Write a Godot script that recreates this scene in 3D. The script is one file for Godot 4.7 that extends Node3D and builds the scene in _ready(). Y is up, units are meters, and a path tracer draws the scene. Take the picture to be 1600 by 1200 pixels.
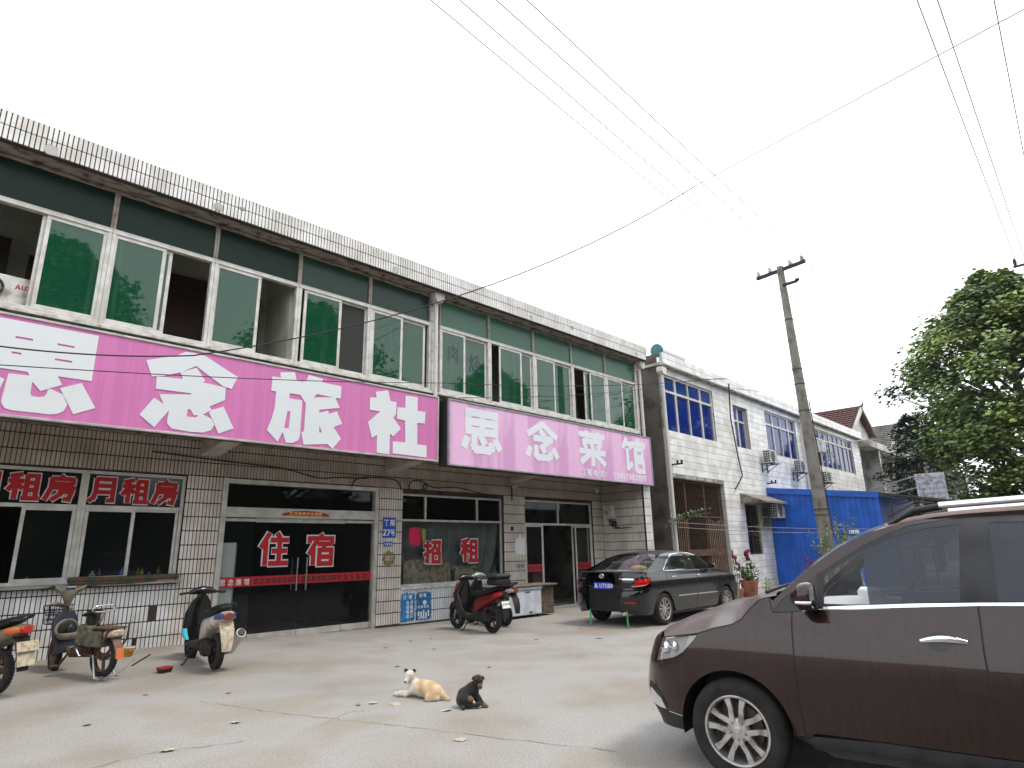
extends Node3D
# World: x runs along the row of buildings, y up, z out of the guesthouse wall (z = 0) towards the yard. Metres.

var rng := RandomNumberGenerator.new()
var M := {}
var used := {}
var cam: Camera3D

# ---------------------------------------------------------------- mesh buffer
class Buf:
	var v := PackedVector3Array()
	var n := PackedVector3Array()
	var uv := PackedVector2Array()
	var c := PackedColorArray()
	var col := Color.WHITE
	var tinted := false

	func tri3(a: Vector3, b: Vector3, d: Vector3, na: Vector3, nb: Vector3, nd: Vector3) -> void:
		if (b - a).cross(d - a).dot(na + nb + nd) > 0.0:
			v.append(a); v.append(d); v.append(b)
			n.append(na); n.append(nd); n.append(nb)
		else:
			v.append(a); v.append(b); v.append(d)
			n.append(na); n.append(nb); n.append(nd)
		for i in 3:
			c.append(col)

	func tri(a: Vector3, b: Vector3, d: Vector3, nn := Vector3.ZERO) -> void:
		if nn == Vector3.ZERO:
			nn = (d - a).cross(b - a).normalized()
		tri3(a, b, d, nn, nn, nn)

	func quad(a: Vector3, b: Vector3, d: Vector3, e: Vector3, nn := Vector3.ZERO) -> void:
		if nn == Vector3.ZERO:
			nn = (d - a).cross(b - a).normalized()
		tri3(a, b, d, nn, nn, nn)
		tri3(a, d, e, nn, nn, nn)

	func box(ctr: Vector3, size: Vector3, bs := Basis()) -> void:
		var h := size * 0.5
		for ax in 3:
			for s in [-1.0, 1.0]:
				var nn := Vector3.ZERO
				nn[ax] = s
				var u := Vector3.ZERO
				var w := Vector3.ZERO
				u[(ax + 1) % 3] = h[(ax + 1) % 3]
				w[(ax + 2) % 3] = h[(ax + 2) % 3]
				var p := nn * h
				quad(ctr + bs * (p - u - w), ctr + bs * (p + u - w), ctr + bs * (p + u + w), ctr + bs * (p - u + w), bs * nn)

	func span(lo: Vector3, hi: Vector3) -> void:
		box((lo + hi) * 0.5, (hi - lo).abs())

	# chamfered box with rounded shading
	func bbox(ctr: Vector3, size: Vector3, bev: float, bs := Basis()) -> void:
		var h := size * 0.5
		bev = minf(bev, minf(h.x, minf(h.y, h.z)) * 0.98)
		var pt := func(sx: float, sy: float, sz: float, ax: int) -> Vector3:
			var p := Vector3(sx * h.x, sy * h.y, sz * h.z)
			var s := Vector3(sx, sy, sz)
			for k in 3:
				if k != ax:
					p[k] -= s[k] * bev
			return ctr + bs * p
		var ss := [-1.0, 1.0]
		for ax in 3:
			for s in ss:
				var nn := Vector3.ZERO
				nn[ax] = s
				var q := []
				for e in [[-1.0, -1.0], [1.0, -1.0], [1.0, 1.0], [-1.0, 1.0]]:
					var g := Vector3.ZERO
					g[ax] = s
					g[(ax + 1) % 3] = e[0]
					g[(ax + 2) % 3] = e[1]
					q.append(pt.call(g.x, g.y, g.z, ax))
				quad(q[0], q[1], q[2], q[3], bs * nn)
		for ax in 3:
			var b1 := (ax + 1) % 3
			var b2 := (ax + 2) % 3
			for s1 in ss:
				for s2 in ss:
					var g0 := Vector3.ZERO
					g0[b1] = s1
					g0[b2] = s2
					var g1 := g0
					g0[ax] = -1.0
					g1[ax] = 1.0
					var n1 := Vector3.ZERO
					n1[b1] = s1
					var n2 := Vector3.ZERO
					n2[b2] = s2
					n1 = bs * n1
					n2 = bs * n2
					var a: Vector3 = pt.call(g0.x, g0.y, g0.z, b1)
					var b: Vector3 = pt.call(g1.x, g1.y, g1.z, b1)
					var d: Vector3 = pt.call(g1.x, g1.y, g1.z, b2)
					var e: Vector3 = pt.call(g0.x, g0.y, g0.z, b2)
					tri3(a, b, d, n1, n1, n2)
					tri3(a, d, e, n1, n2, n2)
		for sx in ss:
			for sy in ss:
				for sz in ss:
					tri3(pt.call(sx, sy, sz, 0), pt.call(sx, sy, sz, 1), pt.call(sx, sy, sz, 2), bs * Vector3(sx, 0, 0), bs * Vector3(0, sy, 0), bs * Vector3(0, 0, sz))

	# grid of points, smooth; wrap joins the last column to the first
	func grid(rows: Array, wrap := false, flip_to := Vector3.INF) -> void:
		var nr := rows.size()
		var nc: int = rows[0].size()
		var ns := []
		var mid := Vector3.ZERO
		if flip_to != Vector3.INF:
			mid = flip_to
		for i in nr:
			var line := PackedVector3Array()
			for j in nc:
				var jp := (j + 1) % nc if wrap else mini(j + 1, nc - 1)
				var jm := (j + nc - 1) % nc if wrap else maxi(j - 1, 0)
				var du: Vector3 = rows[i][jp] - rows[i][jm]
				var dv: Vector3 = rows[mini(i + 1, nr - 1)][j] - rows[maxi(i - 1, 0)][j]
				var q := du.cross(dv)
				if q.length_squared() < 1e-16 and nr > 1:
					var i2 := 1 if i == 0 else (nr - 2 if i == nr - 1 else i)
					du = rows[i2][jp] - rows[i2][jm]
					q = du.cross(dv)
				q = q.normalized()
				line.append(q)
			ns.append(line)
		if flip_to != Vector3.INF:
			var vote := 0.0
			for i in nr:
				for j in nc:
					vote += signf((rows[i][j] - mid).dot(ns[i][j]))
			if vote < 0.0:
				for i in nr:
					for j in nc:
						ns[i][j] = -ns[i][j]
		for i in nr - 1:
			for j in (nc if wrap else nc - 1):
				var k := (j + 1) % nc
				var a: Vector3 = rows[i][j]
				var b: Vector3 = rows[i][k]
				var d: Vector3 = rows[i + 1][k]
				var e: Vector3 = rows[i + 1][j]
				tri3(a, b, d, ns[i][j], ns[i][k], ns[i + 1][k])
				tri3(a, d, e, ns[i][j], ns[i + 1][k], ns[i + 1][j])

	# sections: [centre, half axis one, half axis two]; pw 2 = ellipse, more = squarer
	func loft(secs: Array, m := 14, pw := 2.0, caps := true) -> void:
		var rows := []
		for s in secs:
			var line := PackedVector3Array()
			for j in m:
				var a := TAU * j / m
				var ca := cos(a)
				var sa := sin(a)
				line.append(s[0] + s[1] * (signf(ca) * pow(absf(ca), 2.0 / pw)) + s[2] * (signf(sa) * pow(absf(sa), 2.0 / pw)))
			rows.append(line)
		var mid := Vector3.ZERO
		for s in secs:
			mid += s[0]
		grid_out(rows, secs)
		if caps:
			for e in [0, secs.size() - 1]:
				var inner: Vector3 = secs[1][0] if e == 0 else secs[e - 1][0]
				var nn: Vector3 = (secs[e][1] as Vector3).cross(secs[e][2])
				if nn.length_squared() < 1e-14:
					continue
				nn = nn.normalized()
				if nn.dot(secs[e][0] - inner) < 0:
					nn = -nn
				for j in m:
					tri3(secs[e][0], rows[e][j], rows[e][(j + 1) % m], nn, nn, nn)

	func grid_out(rows: Array, secs: Array) -> void:
		var keep := v.size()
		grid(rows, true)
		# turn normals outwards, judged by the nearest section centre
		var vote := 0.0
		var nc: int = rows[0].size()
		var at := keep
		for i in rows.size() - 1:
			for j in nc:
				vote += signf((v[at] - (secs[i][0] + secs[i + 1][0]) * 0.5).dot(n[at]))
				at += 6
		if vote < 0.0:
			for k in range(keep, v.size(), 3):
				for q in 3:
					n[k + q] = -n[k + q]
				var t := v[k + 1]
				v[k + 1] = v[k + 2]
				v[k + 2] = t
				var tn := n[k + 1]
				n[k + 1] = n[k + 2]
				n[k + 2] = tn

	func tube(pts: Array, r, m := 8, caps := true) -> void:
		var secs := []
		var up := Vector3.UP
		var cnt := pts.size()
		var prev := Vector3.ZERO
		for i in cnt:
			var d: Vector3 = (pts[mini(i + 1, cnt - 1)] - pts[maxi(i - 1, 0)]).normalized()
			var x: Vector3
			if i == 0:
				if absf(d.dot(up)) > 0.9:
					up = Vector3.RIGHT
				x = d.cross(up).normalized()
			else:
				x = (prev - d * prev.dot(d)).normalized()
			prev = x
			var rr: float = r[i] if r is Array else r
			secs.append([pts[i], x * rr, d.cross(x).normalized() * rr])
		loft(secs, m, 2.0, caps)

	func rod(a: Vector3, b: Vector3, r: float, m := 8) -> void:
		tube([a, b], r, m)

	# profile of (radius, height) turned round the y axis of xf
	func lathe(prof: Array, xf: Transform3D, m := 20) -> void:
		var rows := []
		var mid := Vector3.ZERO
		for p in prof:
			var line := PackedVector3Array()
			for j in m:
				var a := TAU * j / m
				line.append(xf * Vector3(cos(a) * p.x, p.y, sin(a) * p.x))
			rows.append(line)
		grid(rows, true)
		pass

	func ball(ctr: Vector3, r: Vector3, bs := Basis(), m := 12) -> void:
		var rows := []
		for i in m / 2 + 1:
			var t := PI * i / (m / 2)
			var line := PackedVector3Array()
			for j in m:
				var a := TAU * j / m
				line.append(ctr + bs * Vector3(r.x * sin(t) * cos(a), r.y * cos(t), r.z * sin(t) * sin(a)))
			rows.append(line)
		grid(rows, true, ctr)

	# flat polygon extruded along z of xf from z0 to z1
	func prism(poly: PackedVector2Array, z0: float, z1: float, xf := Transform3D()) -> void:
		var ix := Geometry2D.triangulate_polygon(poly)
		for k in range(0, ix.size(), 3):
			var a := poly[ix[k]]
			var b := poly[ix[k + 1]]
			var d := poly[ix[k + 2]]
			tri(xf * Vector3(a.x, a.y, z1), xf * Vector3(b.x, b.y, z1), xf * Vector3(d.x, d.y, z1), xf.basis.z.normalized())
			tri(xf * Vector3(a.x, a.y, z0), xf * Vector3(b.x, b.y, z0), xf * Vector3(d.x, d.y, z0), -xf.basis.z.normalized())
		var cw := Geometry2D.is_polygon_clockwise(poly)
		for k in poly.size():
			var a := poly[k]
			var b := poly[(k + 1) % poly.size()]
			var e := (b - a).normalized()
			var nn := Vector3(e.y, -e.x, 0) * (-1.0 if cw else 1.0)
			quad(xf * Vector3(a.x, a.y, z0), xf * Vector3(b.x, b.y, z0), xf * Vector3(b.x, b.y, z1), xf * Vector3(a.x, a.y, z1), xf.basis * nn)

	# polygon in a chart (u, y) laid on the surface fn(Vector2) -> Vector3; out: which way is outside
	func skin(poly: PackedVector2Array, fn: Callable, cell: float, out := 1.0) -> void:
		var lo := poly[0]
		var hi := poly[0]
		for p in poly:
			lo = lo.min(p)
			hi = hi.max(p)
		var cache := {}
		var at := func(p: Vector2) -> Array:
			var key := Vector2i(roundi(p.x * 20000), roundi(p.y * 20000))
			if not cache.has(key):
				var e := 0.004
				var q: Vector3 = fn.call(p)
				var du: Vector3 = fn.call(p + Vector2(e, 0)) - fn.call(p - Vector2(e, 0))
				var dv: Vector3 = fn.call(p + Vector2(0, e)) - fn.call(p - Vector2(0, e))
				cache[key] = [q, du.cross(dv).normalized() * out]
			return cache[key]
		var nx := ceili((hi.x - lo.x) / cell)
		var ny := ceili((hi.y - lo.y) / cell)
		for i in nx:
			var x0 := lo.x + i * cell
			var col_poly := Geometry2D.intersect_polygons(poly, PackedVector2Array([Vector2(x0, lo.y - 1), Vector2(x0 + cell, lo.y - 1), Vector2(x0 + cell, hi.y + 1), Vector2(x0, hi.y + 1)]))
			for cp in col_poly:
				for j in ny:
					var y0 := lo.y + j * cell
					for piece in Geometry2D.intersect_polygons(cp, PackedVector2Array([Vector2(x0 - 1, y0), Vector2(x0 + cell + 1, y0), Vector2(x0 + cell + 1, y0 + cell), Vector2(x0 - 1, y0 + cell)])):
						var ix := Geometry2D.triangulate_polygon(piece)
						for k in range(0, ix.size(), 3):
							var a: Array = at.call(piece[ix[k]])
							var b: Array = at.call(piece[ix[k + 1]])
							var d: Array = at.call(piece[ix[k + 2]])
							tri3(a[0], b[0], d[0], a[1], b[1], d[1])

	func text(s: String, size: float, deep: float, xf: Transform3D, bold := true) -> void:
		var f := SystemFont.new()
		f.font_names = PackedStringArray(["Droid Sans"])
		f.font_weight = 700 if bold else 400
		var t := TextMesh.new()
		t.text = s
		t.font = f
		t.font_size = 64
		t.pixel_size = size / 64.0
		t.depth = deep
		t.curve_step = 4.0
		take(t, xf)

	func take(m: Mesh, xf := Transform3D()) -> void:
		var nb := xf.basis.inverse().transposed()
		for s in m.get_surface_count():
			var a := m.surface_get_arrays(s)
			var vv: PackedVector3Array = a[Mesh.ARRAY_VERTEX]
			var nn: PackedVector3Array = a[Mesh.ARRAY_NORMAL]
			var ix: PackedInt32Array = a[Mesh.ARRAY_INDEX] if a[Mesh.ARRAY_INDEX] != null else PackedInt32Array(range(vv.size()))
			for k in range(0, ix.size() / 3 * 3, 3):
				tri3(xf * vv[ix[k]], xf * vv[ix[k + 1]], xf * vv[ix[k + 2]], (nb * nn[ix[k]]).normalized(), (nb * nn[ix[k + 1]]).normalized(), (nb * nn[ix[k + 2]]).normalized())

	func mirror_z(zc: float) -> Buf:
		var o := Buf.new()
		for k in range(0, v.size(), 3):
			var p := []
			var q := []
			for i in 3:
				p.append(Vector3(v[k + i].x, v[k + i].y, 2.0 * zc - v[k + i].z))
				q.append(Vector3(n[k + i].x, n[k + i].y, -n[k + i].z))
			o.tri3(p[0], p[1], p[2], q[0], q[1], q[2])
		return o

	func mesh() -> ArrayMesh:
		var a := []
		a.resize(Mesh.ARRAY_MAX)
		a[Mesh.ARRAY_VERTEX] = v
		a[Mesh.ARRAY_NORMAL] = n
		if uv.size() == v.size():
			a[Mesh.ARRAY_TEX_UV] = uv
		if tinted:
			a[Mesh.ARRAY_COLOR] = c
		var m := ArrayMesh.new()
		m.add_surface_from_arrays(Mesh.PRIMITIVE_TRIANGLES, a)
		return m


# ---------------------------------------------------------------- nodes
func numbered(called: String) -> String:
	used[called] = used.get(called, -1) + 1
	return called if used[called] == 0 else "%s_%03d" % [called, used[called]]


func tag(o: Node, label: String, category: String, group := "") -> void:
	o.set_meta("label", label)
	o.set_meta("category", category)
	if group:
		o.set_meta("group", group)


func thing(called: String, label: String, category: String, at := Vector3.ZERO, turn := 0.0, group := "") -> Node3D:
	var o := Node3D.new()
	o.name = numbered(called)
	add_child(o)
	o.position = at
	o.rotation.y = turn
	tag(o, label, category, group)
	return o


func part(called: String, b: Buf, m: Material, parent: Node, label := "") -> MeshInstance3D:
	var o := MeshInstance3D.new()
	o.name = called
	o.mesh = b.mesh()
	o.material_override = m
	parent.add_child(o, true)
	if label:
		o.set_meta("label", label)
	return o


func solo(called: String, b: Buf, m: Material, label: String, category: String, group := "") -> MeshInstance3D:
	var o := MeshInstance3D.new()
	o.name = numbered(called)
	o.mesh = b.mesh()
	o.material_override = m
	add_child(o)
	tag(o, label, category, group)
	return o


func struct(called: String, b: Buf, m: Material) -> MeshInstance3D:
	var o := MeshInstance3D.new()
	o.name = numbered(called)
	o.mesh = b.mesh()
	o.material_override = m
	add_child(o)
	o.set_meta("kind", "structure")
	return o


func many(called: String, mesh: Mesh, m: Material, where: Array, tints: Array, parent: Node) -> MultiMeshInstance3D:
	var mm := MultiMesh.new()
	mm.transform_format = MultiMesh.TRANSFORM_3D
	mm.use_colors = true
	mm.mesh = mesh
	mm.instance_count = where.size()
	for i in where.size():
		mm.set_instance_transform(i, where[i])
		mm.set_instance_color(i, tints[i % tints.size()])
	var o := MultiMeshInstance3D.new()
	o.name = called
	o.multimesh = mm
	o.material_override = m
	o.set_meta("kind", "stuff")
	parent.add_child(o, true)
	return o


# ---------------------------------------------------------------- materials
func lin(r: float, g: float, b: float) -> Color:
	return Color(r, g, b).linear_to_srgb()


func noise_tex(freq: float, cols: Array, offs: Array, seed_: int, size := 512, oct := 4, kind := FastNoiseLite.TYPE_SIMPLEX_SMOOTH) -> NoiseTexture2D:
	var f := FastNoiseLite.new()
	f.seed = seed_
	f.frequency = freq
	f.noise_type = kind
	f.fractal_octaves = oct
	var t := NoiseTexture2D.new()
	t.width = size
	t.height = size
	t.seamless = true
	t.noise = f
	var g := Gradient.new()
	g.offsets = PackedFloat32Array(offs)
	g.colors = PackedColorArray(cols)
	t.color_ramp = g
	return t


func mat(key: String, c: Color, rough := 0.7, metal := 0.0) -> StandardMaterial3D:
	var m := StandardMaterial3D.new()
	m.resource_name = key
	m.albedo_color = c
	m.roughness = rough
	m.metallic = metal
	M[key] = m
	return m


# plain colour broken up by blotches: texture multiplies the colour
func worn(key: String, c: Color, rough: float, tex: Texture2D, scale := 1.0, metal := 0.0) -> StandardMaterial3D:
	var m := mat(key, c, rough, metal)
	m.albedo_texture = tex
	m.uv1_triplanar = true
	m.uv1_world_triplanar = false
	m.uv1_scale = Vector3.ONE * scale * 0.4
	return m


func glass(key: String, c: Color, alpha: float, rough := 0.02) -> StandardMaterial3D:
	var m := mat(key, Color(c.r, c.g, c.b, alpha), rough)
	m.transparency = BaseMaterial3D.TRANSPARENCY_ALPHA
	return m


func tinted(key: String, rough := 0.6) -> StandardMaterial3D:
	var m := mat(key, Color.WHITE, rough)
	m.vertex_color_use_as_albedo = true
	return m


func lut(tab: Array, x: float) -> float:
	# tab: pairs x, y as Vector2, ascending
	if x <= tab[0].x:
		return tab[0].y
	for i in range(1, tab.size()):
		if x <= tab[i].x:
			var t: float = (x - tab[i - 1].x) / (tab[i].x - tab[i - 1].x)
			return lerpf(tab[i - 1].y, tab[i].y, t)
	return tab[-1].y


func smooth(tab: Array, x: float) -> float:
	# Catmull-Rom through the pairs
	if x <= tab[0].x:
		return tab[0].y
	for i in range(1, tab.size()):
		if x <= tab[i].x:
			var t: float = (x - tab[i - 1].x) / (tab[i].x - tab[i - 1].x)
			return cubic_interpolate(tab[i - 1].y, tab[i].y, tab[maxi(i - 2, 0)].y, tab[mini(i + 1, tab.size() - 1)].y, t)
	return tab[-1].y


func pts(s: String) -> PackedVector2Array:
	var o := PackedVector2Array()
	for w in s.split(" ", false):
		var q := w.split(",")
		o.append(Vector2(q[0].to_float(), q[1].to_float()))
	return o


func tabv(s: String) -> Array:
	return Array(pts(s))


func bez(a: Vector3, b: Vector3, d: Vector3, k := 8) -> Array:
	var o := []
	for i in k + 1:
		var t := float(i) / k
		o.append(a.lerp(b, t).lerp(b.lerp(d, t), t))
	return o


# ---------------------------------------------------------------- lettering drawn as strokes
const GL := {
	"思": "15,92 85,92 85,48 15,48 15,92|50,92 50,48|15,70 85,70|12,30 4,8|30,36 30,12 36,5 66,5 74,12 74,22|46,38 56,20|84,32 96,10",
	"念": "50,98 6,64|50,98 94,64|44,78 56,66|24,56 76,56 56,40|12,28 4,6|30,34 30,10 36,4 66,4 74,10 74,20|46,36 56,20|84,30 96,8",
	"旅": "22,98 28,86|4,82 48,82|20,82 18,40 4,4|19,58 40,58 38,8 28,8|62,98 50,68|56,84 96,84|86,70 56,60|60,60 60,6 72,14|78,66 76,40 84,20 97,4|94,46 76,32",
	"菜": "4,88 96,88|30,98 30,78|70,98 70,78|84,74 16,68|20,62 26,50|46,64 50,52|80,66 70,50|4,40 96,40|50,50 50,2|46,38 8,8|54,38 94,8",
	"馆": "20,98 4,68|16,82 38,82 34,68|22,66 22,10 40,24|68,99 74,90|46,74 46,86 96,86 92,74|56,72 56,4|56,70 86,70 86,46 56,46|56,32 90,32 90,4 56,4",
	"订": "10,92 20,80|4,62 22,62 22,10 36,22|42,86 98,86|70,86 70,8 56,8",
	"餐": "20,98 6,78|10,90 40,90 30,74|52,94 92,94 60,72|60,86 92,70|50,72 4,46|50,72 96,46|30,54 70,54|32,44 70,44 70,22 32,22|32,44 32,4 46,10|32,33 70,33|88,26 70,14|50,20 94,2",
	"电": "14,80 86,80 86,30 14,30 14,80|14,55 86,55|50,98 50,10 58,4 94,4 96,18",
	"话": "10,92 20,80|4,62 22,62 22,10 36,22|90,94 48,86|40,64 98,64|68,90 68,40|48,40 90,40 90,6 48,6 48,40",
	"月": "24,94 24,40 18,16 4,2|24,94 84,94 84,6 66,6|24,66 84,66|24,40 84,40",
	"租": "40,96 8,88|4,70 46,70|25,92 25,2|25,68 4,34|25,62 46,42|58,92 58,6|58,92 88,92 88,6|58,64 88,64|58,36 88,36|48,4 99,4",
	"房": "46,99 54,90|20,86 90,86|20,86 20,50 4,2|88,86 88,66|22,66 88,66|52,64 58,54|28,50 96,50|54,50 50,24 26,2|54,34 86,34 80,4 64,6",
	"住": "30,98 4,56|20,72 20,2|58,98 68,86|38,78 98,78|44,44 94,44|68,78 68,6|34,6 99,6",
	"宿": "48,99 54,90|6,72 6,86 94,86 94,72|34,80 6,36|22,56 22,2|40,68 96,68|66,68 60,50|46,48 92,48 92,4 46,4 46,48|46,26 92,26",
	"招": "4,76 42,76|24,98 24,6 10,10|4,36 42,52|50,92 92,92 88,56 74,60|68,92 64,70 46,52|54,42 92,42 92,4 54,4 54,42",
	"丁": "6,90 94,90|52,90 52,8 34,10",
	"解": "26,98 6,74|20,88 42,88 34,76|14,74 14,30 4,2|14,74 46,74 46,6 36,6|14,54 46,54|14,34 46,34|30,74 30,34|54,94 94,94 90,66 78,68|72,94 54,64|62,58 54,40|52,42 98,42|50,24 99,24|76,58 76,2",
	"号": "24,94 76,94 76,66 24,66 24,94|4,52 96,52|40,52 32,34|30,34 80,34 74,6 56,8",
	"苏": "4,84 96,84|30,98 30,74|70,98 70,74|20,56 76,56 70,8 54,10|46,70 40,30 8,4|16,40 6,22|86,42 96,20",
	"吉": "50,98 50,60|8,80 92,80|20,60 80,60|24,44 76,44 76,6 24,6 24,44",
	"祥": "24,98 30,88|6,78 40,78 6,40|24,62 24,2|56,98 62,84|88,98 80,84|50,80 96,80|54,58 92,58|46,34 99,34|72,80 72,2",
	"高": "50,98 50,86|4,84 96,84|28,74 72,74 72,58 28,58 28,74|10,50 10,4|10,50 90,50 90,6 76,6|32,38 68,38 68,16 32,16 32,38",
	"照": "10,94 40,94 40,34 10,34 10,94|10,64 40,64|50,92 92,92 88,64|66,92 50,62|54,54 92,54 92,32 54,32 54,54|12,20 6,4|36,18 40,4|62,18 66,4|86,20 96,4",
	"好": "24,98 8,40 40,6|44,70 36,40 6,4|4,68 46,68|56,90 94,90 76,68|76,68 76,6 64,6|50,50 99,50",
	"运": "40,90 92,90|34,64 98,64|62,64 44,36 90,36|80,50 94,30|10,92 20,80|4,58 20,58 20,18|4,6 20,18 40,6 98,6",
	"福": "24,98 30,88|6,78 40,78 6,40|24,62 24,2|48,94 98,94|56,82 90,82 90,64 56,64 56,82|50,50 96,50 96,4 50,4 50,50|73,50 73,4|50,27 96,27",
	"肉": "10,80 10,4|10,80 90,80 90,6 76,6|50,98 46,70 24,50|50,70 76,52|48,46 26,20|50,40 76,22",
	"烧": "20,98 18,50 4,4|8,76 4,56|38,80 28,62|20,50 38,10|46,84 96,92|70,98 74,66 96,54|90,70 56,52|46,42 98,42|62,42 58,20 42,4|80,42 80,8 98,8 98,20",
}
var layer := 0


# characters in a row on plane xf: each w wide, h high, pitch apart; stroke width t
func glyphs(b: Buf, s: String, xf: Transform3D, w: float, h: float, pitch: float, t: float, deep := 0.004) -> void:
	var x := 0.0
	for ch in s:
		if GL.has(ch):
			for st in (GL[ch] as String).split("|"):
				var p := pts(st)
				for k in p.size():
					p[k] = Vector2(x + p[k].x / 100.0 * w, p[k].y / 100.0 * h)
				for k in p.size() - 1:
					var d := (p[k + 1] - p[k]).normalized()
					var o := Vector2(-d.y, d.x) * t * 0.5
					var a := p[k] - d * (t * 0.5 if k > 0 or p[0] == p[-1] else t * 0.15)
					var e := p[k + 1] + d * (t * 0.5 if k < p.size() - 2 or p[0] == p[-1] else t * 0.15)
					layer = (layer + 1) % 16
					b.prism(PackedVector2Array([a - o, e - o, e + o, a + o]), 0.0, deep + layer * 0.00025, xf)
		x += pitch


func _ready() -> void:
	rng.seed = 20240607
	# camera
	cam = Camera3D.new()
	cam.name = "camera"
	cam.fov = 63.56
	cam.near = 0.05
	cam.far = 1500.0
	cam.transform = Transform3D(Basis(Vector3(0.710413, -0.020644, 0.703483), Vector3(-0.168623, 0.965462, 0.198617), Vector3(-0.683286, -0.259723, 0.682396)).orthonormalized(), Vector3(0, 1.58, 12.3))
	add_child(cam)
	cam.current = true
	# hazy white sky
	var sm := ProceduralSkyMaterial.new()
	sm.sky_top_color = Color(0.93, 0.955, 0.985)
	sm.sky_horizon_color = Color(0.985, 0.99, 0.995)
	sm.sky_curve = 0.2
	sm.ground_bottom_color = Color(0.5, 0.48, 0.46)
	sm.ground_horizon_color = Color(0.8, 0.8, 0.8)
	sm.sky_energy_multiplier = 1.0
	sm.sun_angle_max = 1.0
	var sky := Sky.new()
	sky.sky_material = sm
	var env := Environment.new()
	env.background_mode = Environment.BG_SKY
	env.sky = sky
	env.tonemap_mode = Environment.TONE_MAPPER_LINEAR
	env.tonemap_exposure = 2.1
	env.sdfgi_enabled = true
	env.ssao_enabled = true
	env.ssil_enabled = true
	env.fog_enabled = true
	env.fog_density = 0.00025
	env.fog_light_color = Color(0.93, 0.95, 0.97)
	var we := WorldEnvironment.new()
	we.name = "surroundings"
	we.environment = env
	add_child(we)
	var sun := DirectionalLight3D.new()
	sun.name = "sun"
	sun.light_energy = 0.35
	sun.light_color = Color(1.0, 0.97, 0.92)
	sun.light_angular_distance = 14.0
	sun.shadow_enabled = true
	sun.rotation_degrees = Vector3(-62, 28, 0)
	add_child(sun)

	materials()
	ground()
	guesthouse()
	neighbours()
	poles_and_wires()
	greenery()
	cars()
	scooters()
	dogs()
	small_things()


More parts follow.
